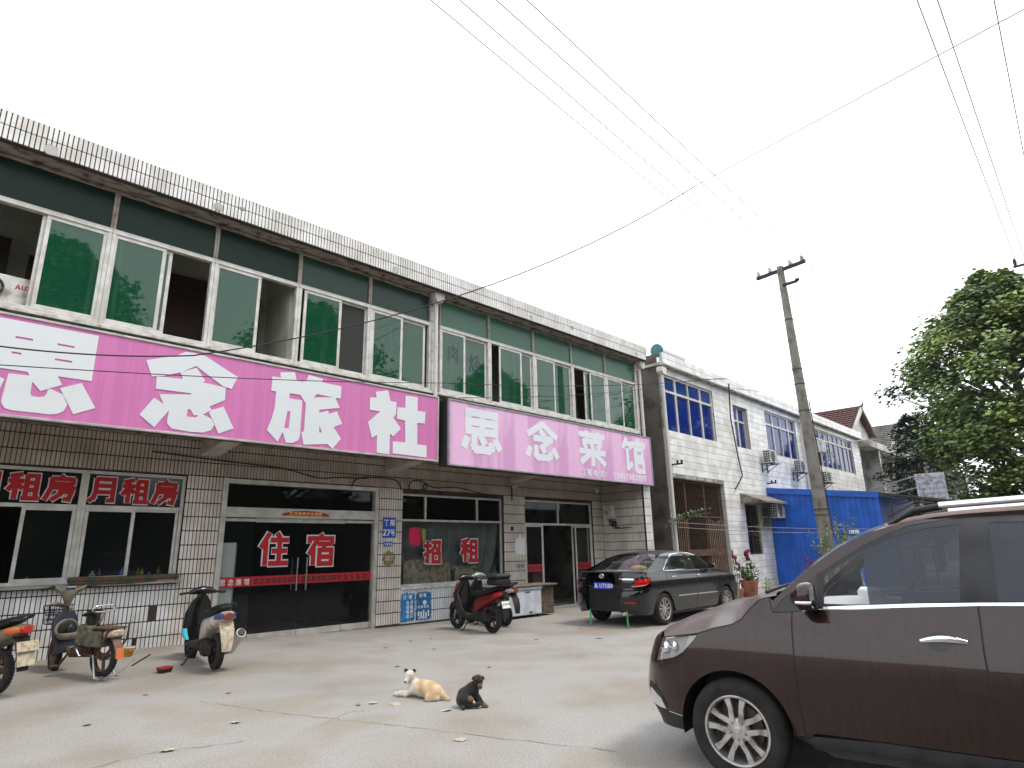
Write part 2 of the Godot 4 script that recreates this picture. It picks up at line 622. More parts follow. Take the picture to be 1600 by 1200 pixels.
func materials() -> void:
	var soft := noise_tex(0.012, [Color(0.9, 0.89, 0.87), Color(1, 1, 1)], [0.3, 0.7], 3)
	var dirt := noise_tex(0.012, [Color(0.7, 0.66, 0.61), Color(0.92, 0.905, 0.89), Color(1, 1, 1)], [0.18, 0.42, 0.7], 5, 512, 6)
	var fine := noise_tex(0.12, [Color(0.82, 0.82, 0.82), Color(1, 1, 1)], [0.3, 0.7], 7)
	M.soft = soft
	M.dirt = dirt
	M.fine = fine
	var tl := tinted("tile", 0.28)
	tl.albedo_texture = soft
	tl.uv1_triplanar = true
	tl.uv1_world_triplanar = true
	tl.uv1_scale = Vector3.ONE * 0.2
	worn("grout", lin(0.055, 0.045, 0.04), 0.95, dirt, 0.8)
	worn("light_grout", lin(0.46, 0.45, 0.43), 0.95, dirt, 0.8)
	worn("render", lin(0.2, 0.185, 0.165), 0.95, dirt, 0.5)
	worn("soffit", lin(0.3, 0.26, 0.23), 0.95, noise_tex(0.02, [Color(0.45, 0.4, 0.37), Color(0.85, 0.82, 0.79), Color(1, 1, 1)], [0.15, 0.4, 0.75], 11), 0.9)
	worn("beam_plaster", lin(0.46, 0.41, 0.37), 0.9, soft, 0.6)
	worn("plaster", lin(0.55, 0.57, 0.48), 0.9, soft, 0.4)
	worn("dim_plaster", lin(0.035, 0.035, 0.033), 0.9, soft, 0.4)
	worn("ceiling", lin(0.36, 0.36, 0.33), 0.9, soft, 0.4)
	worn("dark_wood", lin(0.075, 0.028, 0.014), 0.5, soft, 1.5)
	worn("aluminium", lin(0.64, 0.625, 0.6), 0.4, soft, 1.2, 0.15)
	worn("old_aluminium", lin(0.36, 0.31, 0.28), 0.55, dirt, 1.2, 0.1)
	worn("steel", lin(0.6, 0.59, 0.56), 0.3, soft, 1.0, 0.35)
	mat("chrome", lin(0.75, 0.76, 0.78), 0.08, 1.0)
	worn("painted_steel", lin(0.36, 0.38, 0.4), 0.4, soft, 1.0, 0.4)
	glass("green_glass", lin(0.008, 0.085, 0.042), 0.58).metallic_specular = 0.5
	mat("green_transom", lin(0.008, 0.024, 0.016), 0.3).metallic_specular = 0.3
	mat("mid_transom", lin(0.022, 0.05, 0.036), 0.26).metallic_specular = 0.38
	mat("pale_transom", lin(0.06, 0.15, 0.105), 0.26).metallic_specular = 0.4  # paler colour carries the grazing sky reflection of the right-hand bays
	glass("clear_glass", lin(0.015, 0.02, 0.02), 0.2).metallic_specular = 0.3
	glass("dark_glass", lin(0.006, 0.007, 0.007), 0.3).metallic_specular = 0.27
	worn("fly_screen", lin(0.035, 0.035, 0.035), 0.9, fine, 4.0)
	mat("black", lin(0.008, 0.008, 0.008), 0.6)
	mat("black_gloss", lin(0.006, 0.006, 0.007), 0.15)
	mat("rubber", lin(0.012, 0.012, 0.012), 0.85)
	worn("dusty_rubber", lin(0.022, 0.019, 0.018), 0.9, dirt, 3.0)
	mat("white_paint", lin(0.72, 0.73, 0.74), 0.5)
	worn("dirty_white", lin(0.62, 0.62, 0.6), 0.55, dirt, 1.3)
	mat("letter_white", lin(0.68, 0.71, 0.74), 0.45)
	mat("letter_red", lin(0.42, 0.004, 0.008), 0.6)
	mat("pale_letter", lin(0.72, 0.74, 0.8), 0.45)
	mat("red_film", lin(0.42, 0.012, 0.02), 0.4)
	mat("gold", lin(0.75, 0.5, 0.12), 0.5)
	mat("pipe_white", lin(0.6, 0.58, 0.54), 0.5)
	worn("concrete", lin(0.3, 0.29, 0.27), 0.95, dirt, 0.7)
	mat("cable", lin(0.02, 0.018, 0.018), 0.7)
	mat("pale_cable", lin(0.26, 0.25, 0.25), 0.7)


func ground_y(x: float, z: float) -> float:
	return smooth([Vector2(-1, 0.0), Vector2(0.3, 0.02), Vector2(1.8, 0.12), Vector2(4.2, 0.125), Vector2(5.4, 0.085), Vector2(7.6, 0.02), Vector2(9.5, 0.0)], x) * (1.0 - smoothstep(0.1, 2.4, z)) + 0.006 * sin(x * 1.7 + z) * sin(z * 1.3)


func ground() -> void:
	var xs := [-700.0, -200.0, -60.0, -25.0]
	var x := -14.0
	while x < 42.0:
		xs.append(x)
		x += 0.35
	xs.append_array([50.0, 65.0, 100.0, 220.0, 800.0])
	var zs := [-700.0, -200.0, -60.0, -20.0, -8.0]
	x = -0.6
	while x < 16.0:
		zs.append(x)
		x += 0.3
	zs.append_array([17.0, 20.0, 30.0, 60.0, 200.0, 700.0])
	var rows := []
	for z in zs:
		var line := PackedVector3Array()
		for xx in xs:
			line.append(Vector3(xx, ground_y(xx, z), z))
		rows.append(line)
	var b := Buf.new()
	b.grid(rows, false, Vector3(0, -900, 0))
	# old stains and washed patches in the concrete, each with a place of its own
	var blots := []
	for k in 70:
		blots.append([Vector2(rng.randf_range(-2, 16), rng.randf_range(0.2, 11.5)), rng.randf_range(0.25, 1.1), rng.randf_range(-0.13, 0.06)])
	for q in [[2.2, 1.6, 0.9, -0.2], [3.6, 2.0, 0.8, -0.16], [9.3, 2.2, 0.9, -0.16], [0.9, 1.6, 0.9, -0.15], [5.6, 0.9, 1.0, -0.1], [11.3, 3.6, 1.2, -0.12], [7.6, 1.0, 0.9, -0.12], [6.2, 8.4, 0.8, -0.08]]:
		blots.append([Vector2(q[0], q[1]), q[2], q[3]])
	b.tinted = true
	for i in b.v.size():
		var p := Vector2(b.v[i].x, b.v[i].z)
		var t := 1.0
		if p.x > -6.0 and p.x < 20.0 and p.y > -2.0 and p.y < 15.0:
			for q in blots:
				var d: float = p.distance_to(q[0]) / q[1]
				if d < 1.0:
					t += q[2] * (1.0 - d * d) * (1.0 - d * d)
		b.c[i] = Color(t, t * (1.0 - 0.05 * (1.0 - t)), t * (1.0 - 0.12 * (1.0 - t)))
	var g := mat("yard", lin(0.36, 0.348, 0.335), 0.92)
	g.albedo_texture = noise_tex(0.004, [Color(0.9, 0.87, 0.83), Color(0.955, 0.945, 0.93), Color(0.98, 0.98, 0.98), Color(0.935, 0.91, 0.87)], [0.2, 0.42, 0.62, 0.85], 21, 1024, 6)
	g.uv1_triplanar = true
	g.uv1_world_triplanar = true
	g.uv1_scale = Vector3.ONE * 0.09
	g.vertex_color_use_as_albedo = true
	g.detail_enabled = true
	g.detail_blend_mode = BaseMaterial3D.BLEND_MODE_MUL
	g.detail_uv_layer = BaseMaterial3D.DETAIL_UV_2
	g.detail_albedo = noise_tex(0.05, [Color(0.84, 0.82, 0.8), Color(0.955, 0.95, 0.945), Color(1, 1, 1)], [0.16, 0.36, 0.7], 22, 1024, 6)
	g.uv2_triplanar = true
	g.uv2_world_triplanar = true
	g.uv2_scale = Vector3.ONE * 0.7
	g.heightmap_enabled = true
	g.heightmap_texture = noise_tex(0.08, [Color.BLACK, Color.WHITE], [0.2, 0.8], 23, 512, 5)
	g.heightmap_scale = 0.25
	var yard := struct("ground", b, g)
	# cracks and slab joints in the concrete
	var cr := mat("crack", lin(0.07, 0.06, 0.05), 0.95)
	var lines := ["2.9,4.3 3.2,5.3 3.6,6.4 3.9,7.2 4.5,8.9", "3.1,0.9 2.7,1.7", "3.3,6.3 3.75,6.05 3.9,6.15", "7.0,1.1 8.3,1.35 9.6,1.2", "5.1,2.3 5.8,2.1 6.6,2.25", "8.0,4.7 8.6,4.6", "7.4,5.9 8.2,5.7 8.8,5.85", "0.9,6.2 1.9,6.0 2.6,6.25"]
	for k in lines.size():
		var p := pts(lines[k])
		var s := Buf.new()
		for i in p.size() - 1:
			var n := 9
			for q in n:
				var a := p[i].lerp(p[i + 1], float(q) / n)
				var e := p[i].lerp(p[i + 1], float(q + 1) / n)
				var off := Vector2(-(p[i + 1] - p[i]).y, (p[i + 1] - p[i]).x).normalized()
				var w := rng.randf_range(0.001, 0.004)
				var j0 := off * sin((i * n + q) * 2.3 + k) * 0.018
				var j1 := off * sin((i * n + q + 1) * 2.3 + k) * 0.018
				var f := func(v2: Vector2) -> Vector3: return Vector3(v2.x, ground_y(v2.x, v2.y) + 0.004, v2.y)
				s.quad(f.call(a + j0 - off * w), f.call(e + j1 - off * w), f.call(e + j1 + off * w), f.call(a + j0 + off * w), Vector3.UP)
		part("crack", s, cr, yard)
	var r := Buf.new()
	r.span(Vector3(-700, -0.5, 15.5), Vector3(800, 0.012, 23.0))
	var rd := worn("asphalt", lin(0.06, 0.06, 0.06), 0.95, M.dirt, 0.3)
	struct("road", r, rd)


var tiles: Array[Array] = []     # [transform, colour] of every wall tile of the guesthouse


# tiles on a rectangle: origin, direction along, normal; rows of 0.25; holes are Rect2 in (along, up)
func tile_face(o: Vector3, along: Vector3, nrm: Vector3, w: float, h: float, holes: Array, tone: Callable, pw := 0.0635, ph := 0.25, jx := 0.009, jy := 0.014, deep := 0.012, missing := []) -> void:
	var bs := Basis(along, Vector3.UP, along.cross(Vector3.UP))
	var nx := int(w / pw)
	var ny := ceili(h / ph)
	for j in ny:
		var hh := minf(ph, h - j * ph) - jy
		if hh < 0.02:
			continue
		for i in nx:
			var u := (i + 0.5) * pw
			var y := j * ph + (hh + jy) * 0.5
			var skip := false
			for r in holes:
				if r.has_point(Vector2(u, y)):
					skip = true
					break
			if skip or missing.has(Vector2i(i, j)):
				continue
			var p := o + along * u + Vector3.UP * y + nrm * (deep * 0.5 + rng.randf_range(-0.0012, 0.0012))
			var t := Transform3D(bs.scaled_local(Vector3(pw - jx, hh, deep)).rotated(Vector3.UP, rng.randf_range(-0.012, 0.012) * minf(1.0, jx * 90.0)), p)
			var base: Color = tone.call(u, y)
			var k := rng.randf_range(0.9, 1.06) if jx > 0.008 else rng.randf_range(0.97, 1.03)
			tiles.append([t, Color(base.r * k, base.g * k, base.b * k)])


func px_size(t: Transform3D) -> float:
	var l := cam.transform.affine_inverse() * t.origin
	if l.z > -0.1 or absf(l.x / l.z) > 0.84 or absf(l.y / l.z) > 0.635:
		return 0.0
	return (t.basis.x.length() * t.basis.y.length()) / (l.z * l.z)


func lay_tiles(parent: Node) -> void:
	var unit := Buf.new()
	unit.bbox(Vector3.ZERO, Vector3.ONE, 0.06)
	var um := unit.mesh()
	tiles.sort_custom(func(a, b): return px_size(a[0]) > px_size(b[0]))
	var shades := {}
	for i in mini(300, tiles.size()):
		var c: Color = tiles[i][1]
		var key := Vector3i(roundi(c.r * 24), roundi(c.g * 24), roundi(c.b * 24))
		if not shades.has(key):
			var m: StandardMaterial3D = M.tile.duplicate()
			m.vertex_color_use_as_albedo = false
			m.albedo_color = Color(key.x / 24.0, key.y / 24.0, key.z / 24.0).linear_to_srgb()
			shades[key] = m
		var o := MeshInstance3D.new()
		o.name = "tile"
		o.mesh = um
		o.material_override = shades[key]
		o.transform = tiles[i][0]
		parent.add_child(o, true)
	var where := []
	var tone := []
	for i in range(300, tiles.size()):
		where.append(tiles[i][0])
		tone.append(tiles[i][1])
	many("small_tiles", um, M.tile, where, tone, parent)
	tiles.clear()


# rectangular ring of bars in the plane z
func ring(b: Buf, x0: float, x1: float, y0: float, y1: float, z: float, w: float, d: float) -> void:
	b.bbox(Vector3((x0 + x1) / 2, y1 - w / 2, z), Vector3(x1 - x0, w, d), 0.005)
	b.bbox(Vector3((x0 + x1) / 2, y0 + w / 2, z), Vector3(x1 - x0, w, d), 0.005)
	b.bbox(Vector3(x0 + w / 2, (y0 + y1) / 2, z), Vector3(w, y1 - y0 - 2 * w, d), 0.005)
	b.bbox(Vector3(x1 - w / 2, (y0 + y1) / 2, z), Vector3(w, y1 - y0 - 2 * w, d), 0.005)


func pane(parent: Node, x0: float, x1: float, y0: float, y1: float, z: float, m: Material, called := "pane", thick := 0.006) -> MeshInstance3D:
	var b := Buf.new()
	b.span(Vector3(x0, y0, z - thick / 2), Vector3(x1, y1, z + thick / 2))
	return part(called, b, m, parent)


func sash(parent: Node, x0: float, x1: float, y0: float, y1: float, z: float, g: Material, fm: Material, w := 0.06) -> void:
	var b := Buf.new()
	ring(b, x0, x1, y0, y1, z, w, 0.03)
	part("sash", b, fm, parent)
	pane(parent, x0 + w, x1 - w, y0 + w, y1 - w, z, g)


func red_text(parent: Node, s: String, x: float, y: float, z: float, w: float, h: float, pitch: float, back := true) -> void:
	var xf := Transform3D(Basis(), Vector3(x, y, z))
	if back:
		var b := Buf.new()
		glyphs(b, s, xf, w, h, pitch, w * 0.25, 0.003)
		part("lettering_edge", b, M.letter_white, parent)
	var r := Buf.new()
	glyphs(r, s, xf.translated(Vector3(0, 0, 0.009)), w, h, pitch, w * 0.17, 0.003)
	part("lettering", r, M.letter_red, parent)


func guesthouse() -> void:
	var t := thing("guesthouse", "long two-storey guesthouse with green upper windows and brownish strip tiles below", "building")
	# structure of the walls
	var w := Buf.new()
	var zb := -0.02
	var front := func(x0, x1, y0, y1): w.span(Vector3(x0, y0, -0.26), Vector3(x1, y1, zb))
	front.call(-6.0, 3.86, -0.3, 1.17)
	front.call(-6.0, -0.86, 1.17, 3.04)
	front.call(3.86, 4.48, -0.3, 3.04)
	front.call(7.94, 8.6, -0.3, 3.04)
	front.call(8.6, 11.9, -0.3, 0.8)
	front.call(11.9, 12.72, -0.3, 3.04)
	front.call(15.77, 16.6, -0.3, 3.04)
	front.call(-6.0, 16.6, 3.04, 3.7)
	w.span(Vector3(8.6, 2.95, -0.26), Vector3(11.9, 3.04, -0.03))
	w.span(Vector3(12.72, 2.97, -0.26), Vector3(15.77, 3.04, -0.03))
	w.span(Vector3(16.29, -0.3, -0.02), Vector3(16.62, 3.7, 1.58))      # side wall on the right
	part("wall", w, M.grout, t)
	var sh := Buf.new()
	sh.span(Vector3(-6.3, -0.3, -7.0), Vector3(-6.0, 7.9, 1.28))
	sh.span(Vector3(16.62, -0.3, -7.0), Vector3(16.9, 7.44, -0.02))
	sh.span(Vector3(16.7, 3.72, -0.02), Vector3(16.9, 7.44, 1.2))
	sh.span(Vector3(-6.0, -0.3, -7.0), Vector3(16.62, 7.44, -6.8))
	sh.span(Vector3(-6.0, 3.72, 1.14), Vector3(16.7, 5.08, 1.26))
	part("shell_wall", sh, M.render, t)
	var sl := Buf.new()
	sl.span(Vector3(-6.0, 3.7, -6.8), Vector3(16.62, 3.86, 1.26))
	part("balcony_slab", sl, M.soffit, t)
	var gf := Buf.new()
	gf.span(Vector3(-6.0, -0.3, -6.8), Vector3(16.29, 0.03, -0.26))
	part("floor", gf, M.concrete, t)
	# rooms: upper corridor wall with wooden doors, ground floor partitions
	var up := Buf.new()
	up.span(Vector3(-6.0, 3.86, -0.14), Vector3(16.7, 7.44, -0.02))
	up.span(Vector3(5.02, 3.86, -0.02), Vector3(5.12, 7.44, 1.1))
	up.span(Vector3(11.8, 3.86, -0.02), Vector3(11.9, 7.44, 1.1))
	part("corridor_wall", up, M.plaster, t)
	for q in [[-0.4, 0.72, 6.7], [0.98, 1.3, 6.5], [2.55, 3.85, 6.85], [4.15, 4.86, 6.8], [5.5, 6.9, 6.7], [7.5, 8.3, 6.6], [9.9, 11.0, 6.7], [13.0, 14.6, 6.6], [15.3, 16.2, 6.6]]:
		var dw := Buf.new()
		dw.bbox(Vector3((q[0] + q[1]) / 2, (3.86 + q[2]) / 2, 0.02), Vector3(q[1] - q[0], q[2] - 3.86, 0.08), 0.01)
		part("wooden_door", dw, M.dark_wood, t)
	var pr := Buf.new()
	for xx in [-2.0, 4.2, 8.25, 12.3]:
		pr.span(Vector3(xx - 0.08, 0.03, -6.8), Vector3(xx + 0.08, 3.7, -0.27))
	pr.span(Vector3(-6.0, 0.03, -4.2), Vector3(16.29, 3.7, -4.1))
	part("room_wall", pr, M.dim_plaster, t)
	# cantilever beams under the balcony
	for xx in [0.05, 4.17, 8.26, 12.35]:
		var bm := Buf.new()
		bm.prism(pts("0,3.7 0,3.42 1.22,3.56 1.22,3.7"), xx - 0.16, xx + 0.16, Transform3D(Basis(Vector3(0, 0, 1), Vector3.UP, Vector3(1, 0, 0)), Vector3(0, 0, -0.02)))
		part("beam", bm, M.beam_plaster, t)
	# roof with tiled eaves
	var rf := Buf.new()
	rf.span(Vector3(-6.3, 7.5, -7.0), Vector3(16.9, 7.62, 1.6))
	rf.span(Vector3(-6.3, 7.44, -7.0), Vector3(16.9, 7.5, 1.24))
	var roof := part("roof", rf, M.soffit, t)
	var pw := Buf.new()
	pw.span(Vector3(-6.3, 7.49, 1.6), Vector3(16.9, 7.965, 1.69))
	pw.span(Vector3(16.82, 7.62, -7.0), Vector3(16.9, 7.96, 1.6))
	part("parapet", pw, M.grout, roof)
	for q in [[0.86, 7.58, 0.16], [3.3, 7.6, 0.14], [3.72, 7.74, 0.08], [7.1, 7.62, 0.13], [11.4, 7.6, 0.12], [13.1, 7.72, 0.1], [16.3, 7.6, 0.12]]:
		var mp := Buf.new()
		var poly := PackedVector2Array()
		for k in 9:
			poly.append(Vector2(q[0], q[1]) + Vector2(cos(TAU * k / 9.0), sin(TAU * k / 9.0)) * q[2] * rng.randf_range(0.45, 0.75))
		mp.prism(poly, 1.69, 1.7055)
		part("mortar_patch", mp, M.light_grout, roof)
	# tile fields
	var white := func(_u, _y): return Color(0.78, 0.765, 0.755)
	var beige := func(_u, y): return Color(0.52, 0.44, 0.38) if y > 2.9 else Color(0.72, 0.66, 0.61)  # above the openings darker: dirt plus the shade under the sign, in the colour
	var low := func(u, _y): return Color(0.78, 0.775, 0.785)
	tile_face(Vector3(-6.2, 7.5, 1.688), Vector3.RIGHT, Vector3.BACK, 23.1, 0.46, [], white, 0.0635, 0.23, 0.0155, 0.014, 0.012)
	var holes := [Rect2(0, 0, 9.86, 1.12), Rect2(5.14, 1.0, 4.72, 1.99), Rect2(10.48, -1, 3.46, 3.99), Rect2(14.6, -1, 3.3, 3.9), Rect2(18.72, -1, 3.05, 3.92)]
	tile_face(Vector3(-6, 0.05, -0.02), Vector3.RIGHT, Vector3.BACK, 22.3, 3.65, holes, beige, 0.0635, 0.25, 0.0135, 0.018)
	tile_face(Vector3(-6, 0.05, -0.02), Vector3.RIGHT, Vector3.BACK, 9.86, 1.1, [], low, 0.0635, 0.25, 0.0135, 0.018, 0.012, [Vector2i(146, 0), Vector2i(149, 2), Vector2i(150, 2), Vector2i(135, 2), Vector2i(137, 2)])
	tile_face(Vector3(8.6, 0.03, -0.02), Vector3.RIGHT, Vector3.BACK, 3.3, 0.76, [], func(_u, _y): return Color(0.72, 0.73, 0.76), 0.0635, 0.25, 0.0135, 0.018)
	tile_face(Vector3(16.29, 0.03, 0.0), Vector3.BACK, Vector3.LEFT, 1.58, 3.66, [], beige, 0.0635, 0.25, 0.0135, 0.018)
	tile_face(Vector3(16.29, 0.03, 1.58), Vector3.RIGHT, Vector3.BACK, 0.32, 3.66, [], white, 0.064, 0.25)
	for q in [[8.36, 0.22], [16.72, 0.16]]:
		tile_face(Vector3(q[0], 5.1, 1.27), Vector3.RIGHT, Vector3.BACK, q[1], 2.36, [], white, 0.0545, 0.25)
		var pil := Buf.new()
		pil.span(Vector3(q[0] - 0.01, 5.08, 1.14), Vector3(q[0] + q[1] + 0.01, 7.44, 1.27))
		part("pilaster", pil, M.light_grout, t)
	lay_tiles(t)
	# downpipes with hoppers
	for q in [[8.42, 1.42], [16.82, 1.42]]:
		var dp := Buf.new()
		dp.rod(Vector3(q[0], 0.1 if q[0] > 10 else 5.0, q[1]), Vector3(q[0], 7.3, q[1]), 0.05, 10)
		for yy in [7.25, 6.2, 5.3]:
			dp.rod(Vector3(q[0], yy - 0.03, q[1]), Vector3(q[0], yy + 0.03, q[1]), 0.06, 10)
		var pipe := part("downpipe", dp, M.pipe_white, t)
		var hp := Buf.new()
		hp.prism(pts("-0.13,0.2 0.13,0.2 0.13,0.05 0.06,-0.03 -0.06,-0.03 -0.13,0.05"), -0.1, 0.1, Transform3D(Basis(), Vector3(q[0], 7.28, q[1] + 0.05)))
		part("hopper", hp, M.dirty_white, pipe)
	upper_windows(t)
	lower_windows(t)
	doors(t)
	# window sills
	var ws := Buf.new()
	ws.bbox(Vector3(-1.1, 1.185, 0.0), Vector3(10.0, 0.05, 0.2), 0.01)
	part("window_sill", ws, M.concrete, t)
	var ws2 := Buf.new()
	ws2.bbox(Vector3(10.25, 0.8, -0.06), Vector3(3.3, 0.07, 0.16), 0.01)
	part("window_sill", ws2, M.dirty_white, t)
	var us := Buf.new()
	us.bbox(Vector3(5.2, 5.09, 1.31), Vector3(22.8, 0.06, 0.18), 0.01)
	part("upper_sill", us, M.dirty_white, t)
	signs()


func upper_windows(t: Node) -> void:
	var bays := [
		[-4.65, -3.03, [[-4.6, -3.85, 0], [-3.85, -3.08, 1]]], [-3.03, -1.4, [[-2.98, -2.2, 0], [-2.2, -1.45, 1]]], [-1.4, 0.23, [[-1.35, -0.6, 0], [-0.6, 0.18, 1]]],
		[0.23, 1.86, [[0.95, 1.72, 1], [1.0, 1.81, 0]]], [1.86, 3.47, [[1.89, 2.68, 0], [2.0, 2.79, 1]]], [3.47, 5.08, [[3.5, 4.33, 0], [3.53, 4.3, 1]]],
		[5.08, 6.7, [[5.2, 6.03, 0]]], [6.7, 8.34, [[6.76, 7.56, 0], [7.53, 8.21, 1]]], [8.6, 10.2, [[8.63, 9.4, 0], [9.35, 10.13, 1]]],
		[10.2, 11.85, [[10.54, 11.37, 0], [11.1, 11.79, 1]]], [11.85, 13.47, [[11.9, 12.7, 0], [12.65, 13.42, 1]]], [13.47, 15.08, [[14.28, 15.03, 0], [14.05, 14.6, 1]]], [15.08, 16.7, [[15.13, 15.93, 0], [15.88, 16.64, 1]]]]
	for q in bays:
		var fb := Buf.new()
		var x0: float = q[0]
		var x1: float = q[1]
		fb.bbox(Vector3((x0 + x1) / 2, 6.74, 1.3), Vector3(x1 - x0, 0.08, 0.1), 0.008)
		fb.bbox(Vector3((x0 + x1) / 2, 6.77, 1.345), Vector3(x1 - x0, 0.016, 0.02), 0.003)
		fb.bbox(Vector3((x0 + x1) / 2, 5.15, 1.3), Vector3(x1 - x0, 0.07, 0.11), 0.008)
		for xx in [x0 + 0.03, x1 - 0.03]:
			fb.bbox(Vector3(xx, 5.94, 1.3), Vector3(0.06, 1.52, 0.1), 0.008)
		var win := part("upper_window", fb, M.aluminium, t)
		var tb := Buf.new()
		for xx in [x0 + 0.02, x1 - 0.02]:
			tb.bbox(Vector3(xx, 7.12, 1.29), Vector3(0.04, 0.67, 0.07), 0.006)
		tb.bbox(Vector3((x0 + x1) / 2, 7.46, 1.29), Vector3(x1 - x0, 0.05, 0.07), 0.006)
		part("transom_frame", tb, M.old_aluminium, win)
		pane(win, x0 + 0.04, x1 - 0.04, 6.78, 7.44, 1.285, M.green_transom if x0 < 5.0 else (M.mid_transom if x0 < 8.4 else M.pale_transom))  # tone steps up along the row in place of grazing sky reflection
		for s in q[2]:
			sash(win, s[0], s[1], 5.19, 6.7, 1.315 if s[2] == 0 else 1.272, M.green_glass, M.aluminium)
		if x0 == 5.08:
			var scr := Buf.new()
			ring(scr, 5.98, 6.64, 5.19, 6.7, 1.272, 0.04, 0.02)
			part("screen_frame", scr, M.aluminium, win)
			pane(win, 6.02, 6.6, 5.23, 6.66, 1.272, M.fly_screen, "fly_screen", 0.004)
		if x0 == 8.6:
			var gh := Buf.new()
			glyphs(gh, "肉", Transform3D(Basis(), Vector3(8.85, 5.95, 1.321)), 0.34, 0.44, 0.5, 0.035, 0.002)
			glyphs(gh, "烧", Transform3D(Basis(), Vector3(9.58, 5.85, 1.279)), 0.34, 0.44, 0.5, 0.03, 0.002)
			part("lettering", gh, mat("ghost_letter", lin(0.04, 0.07, 0.06), 0.6), win)
	# curtains behind some panes
	var pale := mat("pale_curtain", lin(0.55, 0.62, 0.55), 0.9)
	var i := 0
	for q in [[1.6, 1.76], [1.98, 2.1], [5.72, 5.85], [7.32, 7.42], [8.7, 9.3], [9.5, 9.7], [10.75, 11.1], [12.0, 12.2], [14.35, 14.75], [15.3, 15.6]]:
		var rows := []
		for y in [5.2, 5.8, 6.68]:
			var line := PackedVector3Array()
			for k in 17:
				line.append(Vector3(lerpf(q[0], q[1], k / 16.0), y, 1.12 + 0.03 * sin(k * 1.9 + y * 0.3)))
			rows.append(line)
		var cb := Buf.new()
		cb.grid(rows, false, Vector3(0, 5, -20))
		part("curtain", cb, pale, t)
		i += 1


func lower_windows(t: Node) -> void:
	# service window on the left, with the monthly-rent lettering
	for q in [[-0.84, 0.72], [0.72, 2.28], [2.28, 3.84]]:
		var fb := Buf.new()
		ring(fb, q[0], q[1], 1.21, 3.03, -0.1, 0.055, 0.08)
		fb.bbox(Vector3((q[0] + q[1]) / 2, 2.43, -0.1), Vector3(q[1] - q[0] - 0.11, 0.06, 0.08), 0.005)
		var win := part("service_window", fb, M.aluminium, t)
		pane(win, q[0] + 0.055, q[1] - 0.055, 2.46, 2.975, -0.1, M.black_gloss, "sign_pane")
		if q[0] == 0.72:
			sash(win, 1.5, 2.22, 1.26, 2.41, -0.075, M.clear_glass, M.aluminium, 0.055)
		else:
			sash(win, q[0] + 0.06, q[0] + 0.8, 1.26, 2.41, -0.075, M.clear_glass, M.aluminium, 0.055)
			sash(win, q[0] + 0.75, q[1] - 0.06, 1.26, 2.41, -0.115, M.clear_glass, M.aluminium, 0.045)
		red_text(win, "月租房", q[0] + 0.07, 2.52, -0.094, 0.42, 0.4, 0.48)
	# shop window with the to-let lettering
	var f2 := Buf.new()
	ring(f2, 8.6, 11.9, 0.83, 2.95, -0.12, 0.05, 0.07)
	f2.bbox(Vector3(10.25, 2.33, -0.12), Vector3(3.2, 0.05, 0.07), 0.005)
	for xx in [9.34, 11.02]:
		f2.bbox(Vector3(xx, 2.63, -0.12), Vector3(0.05, 0.54, 0.07), 0.005)
	var shop := part("shop_window", f2, M.aluminium, t)
	for q in [[8.65, 9.315], [9.365, 10.995], [11.045, 11.85]]:
		pane(shop, q[0], q[1], 2.355, 2.9, -0.12, M.dark_glass)
	pane(shop, 8.65, 10.07, 0.88, 2.305, -0.13, M.clear_glass)
	pane(shop, 10.05, 11.85, 0.88, 2.305, -0.12, M.clear_glass)
	red_text(shop, "招", 9.3, 1.34, -0.112, 0.53, 0.52, 0.6)
	red_text(shop, "租", 10.47, 1.34, -0.112, 0.58, 0.54, 0.6)
	# plastic sheet behind the glass, gathered to the right, and a cardboard back
	var rows := []
	for j in 9:
		var line := PackedVector3Array()
		var f := j / 8.0
		for k in 61:
			var g := k / 60.0
			var fold := smoothstep(0.55, 1.0, g)
			line.append(Vector3(8.62 + 3.26 * g, 0.86 + 1.46 * f, -0.32 + 0.012 * sin(g * 40.0) + fold * 0.07 * sin((g + 0.12 * (1.0 - f) * (1.0 - f)) * 52.0)))
		rows.append(line)
	var cb := Buf.new()
	cb.grid(rows, false, Vector3(10, 1.5, -20))
	var cs := worn("grey_sheet", lin(0.22, 0.26, 0.26), 0.45, M.soft, 1.0)
	part("curtain", cb, cs, t)
	var kb := Buf.new()
	kb.prism(pts("8.83,0.86 10.22,0.86 10.22,1.3 10.1,1.38 9.5,1.42 8.9,1.4 8.83,1.34"), -0.26, -0.22)
	kb.prism(pts("10.36,0.86 11.1,0.86 11.1,1.22 10.36,1.24"), -0.25, -0.22)
	part("cardboard", kb, worn("cardboard", lin(0.46, 0.42, 0.3), 0.9, M.dirt, 2.0), t)


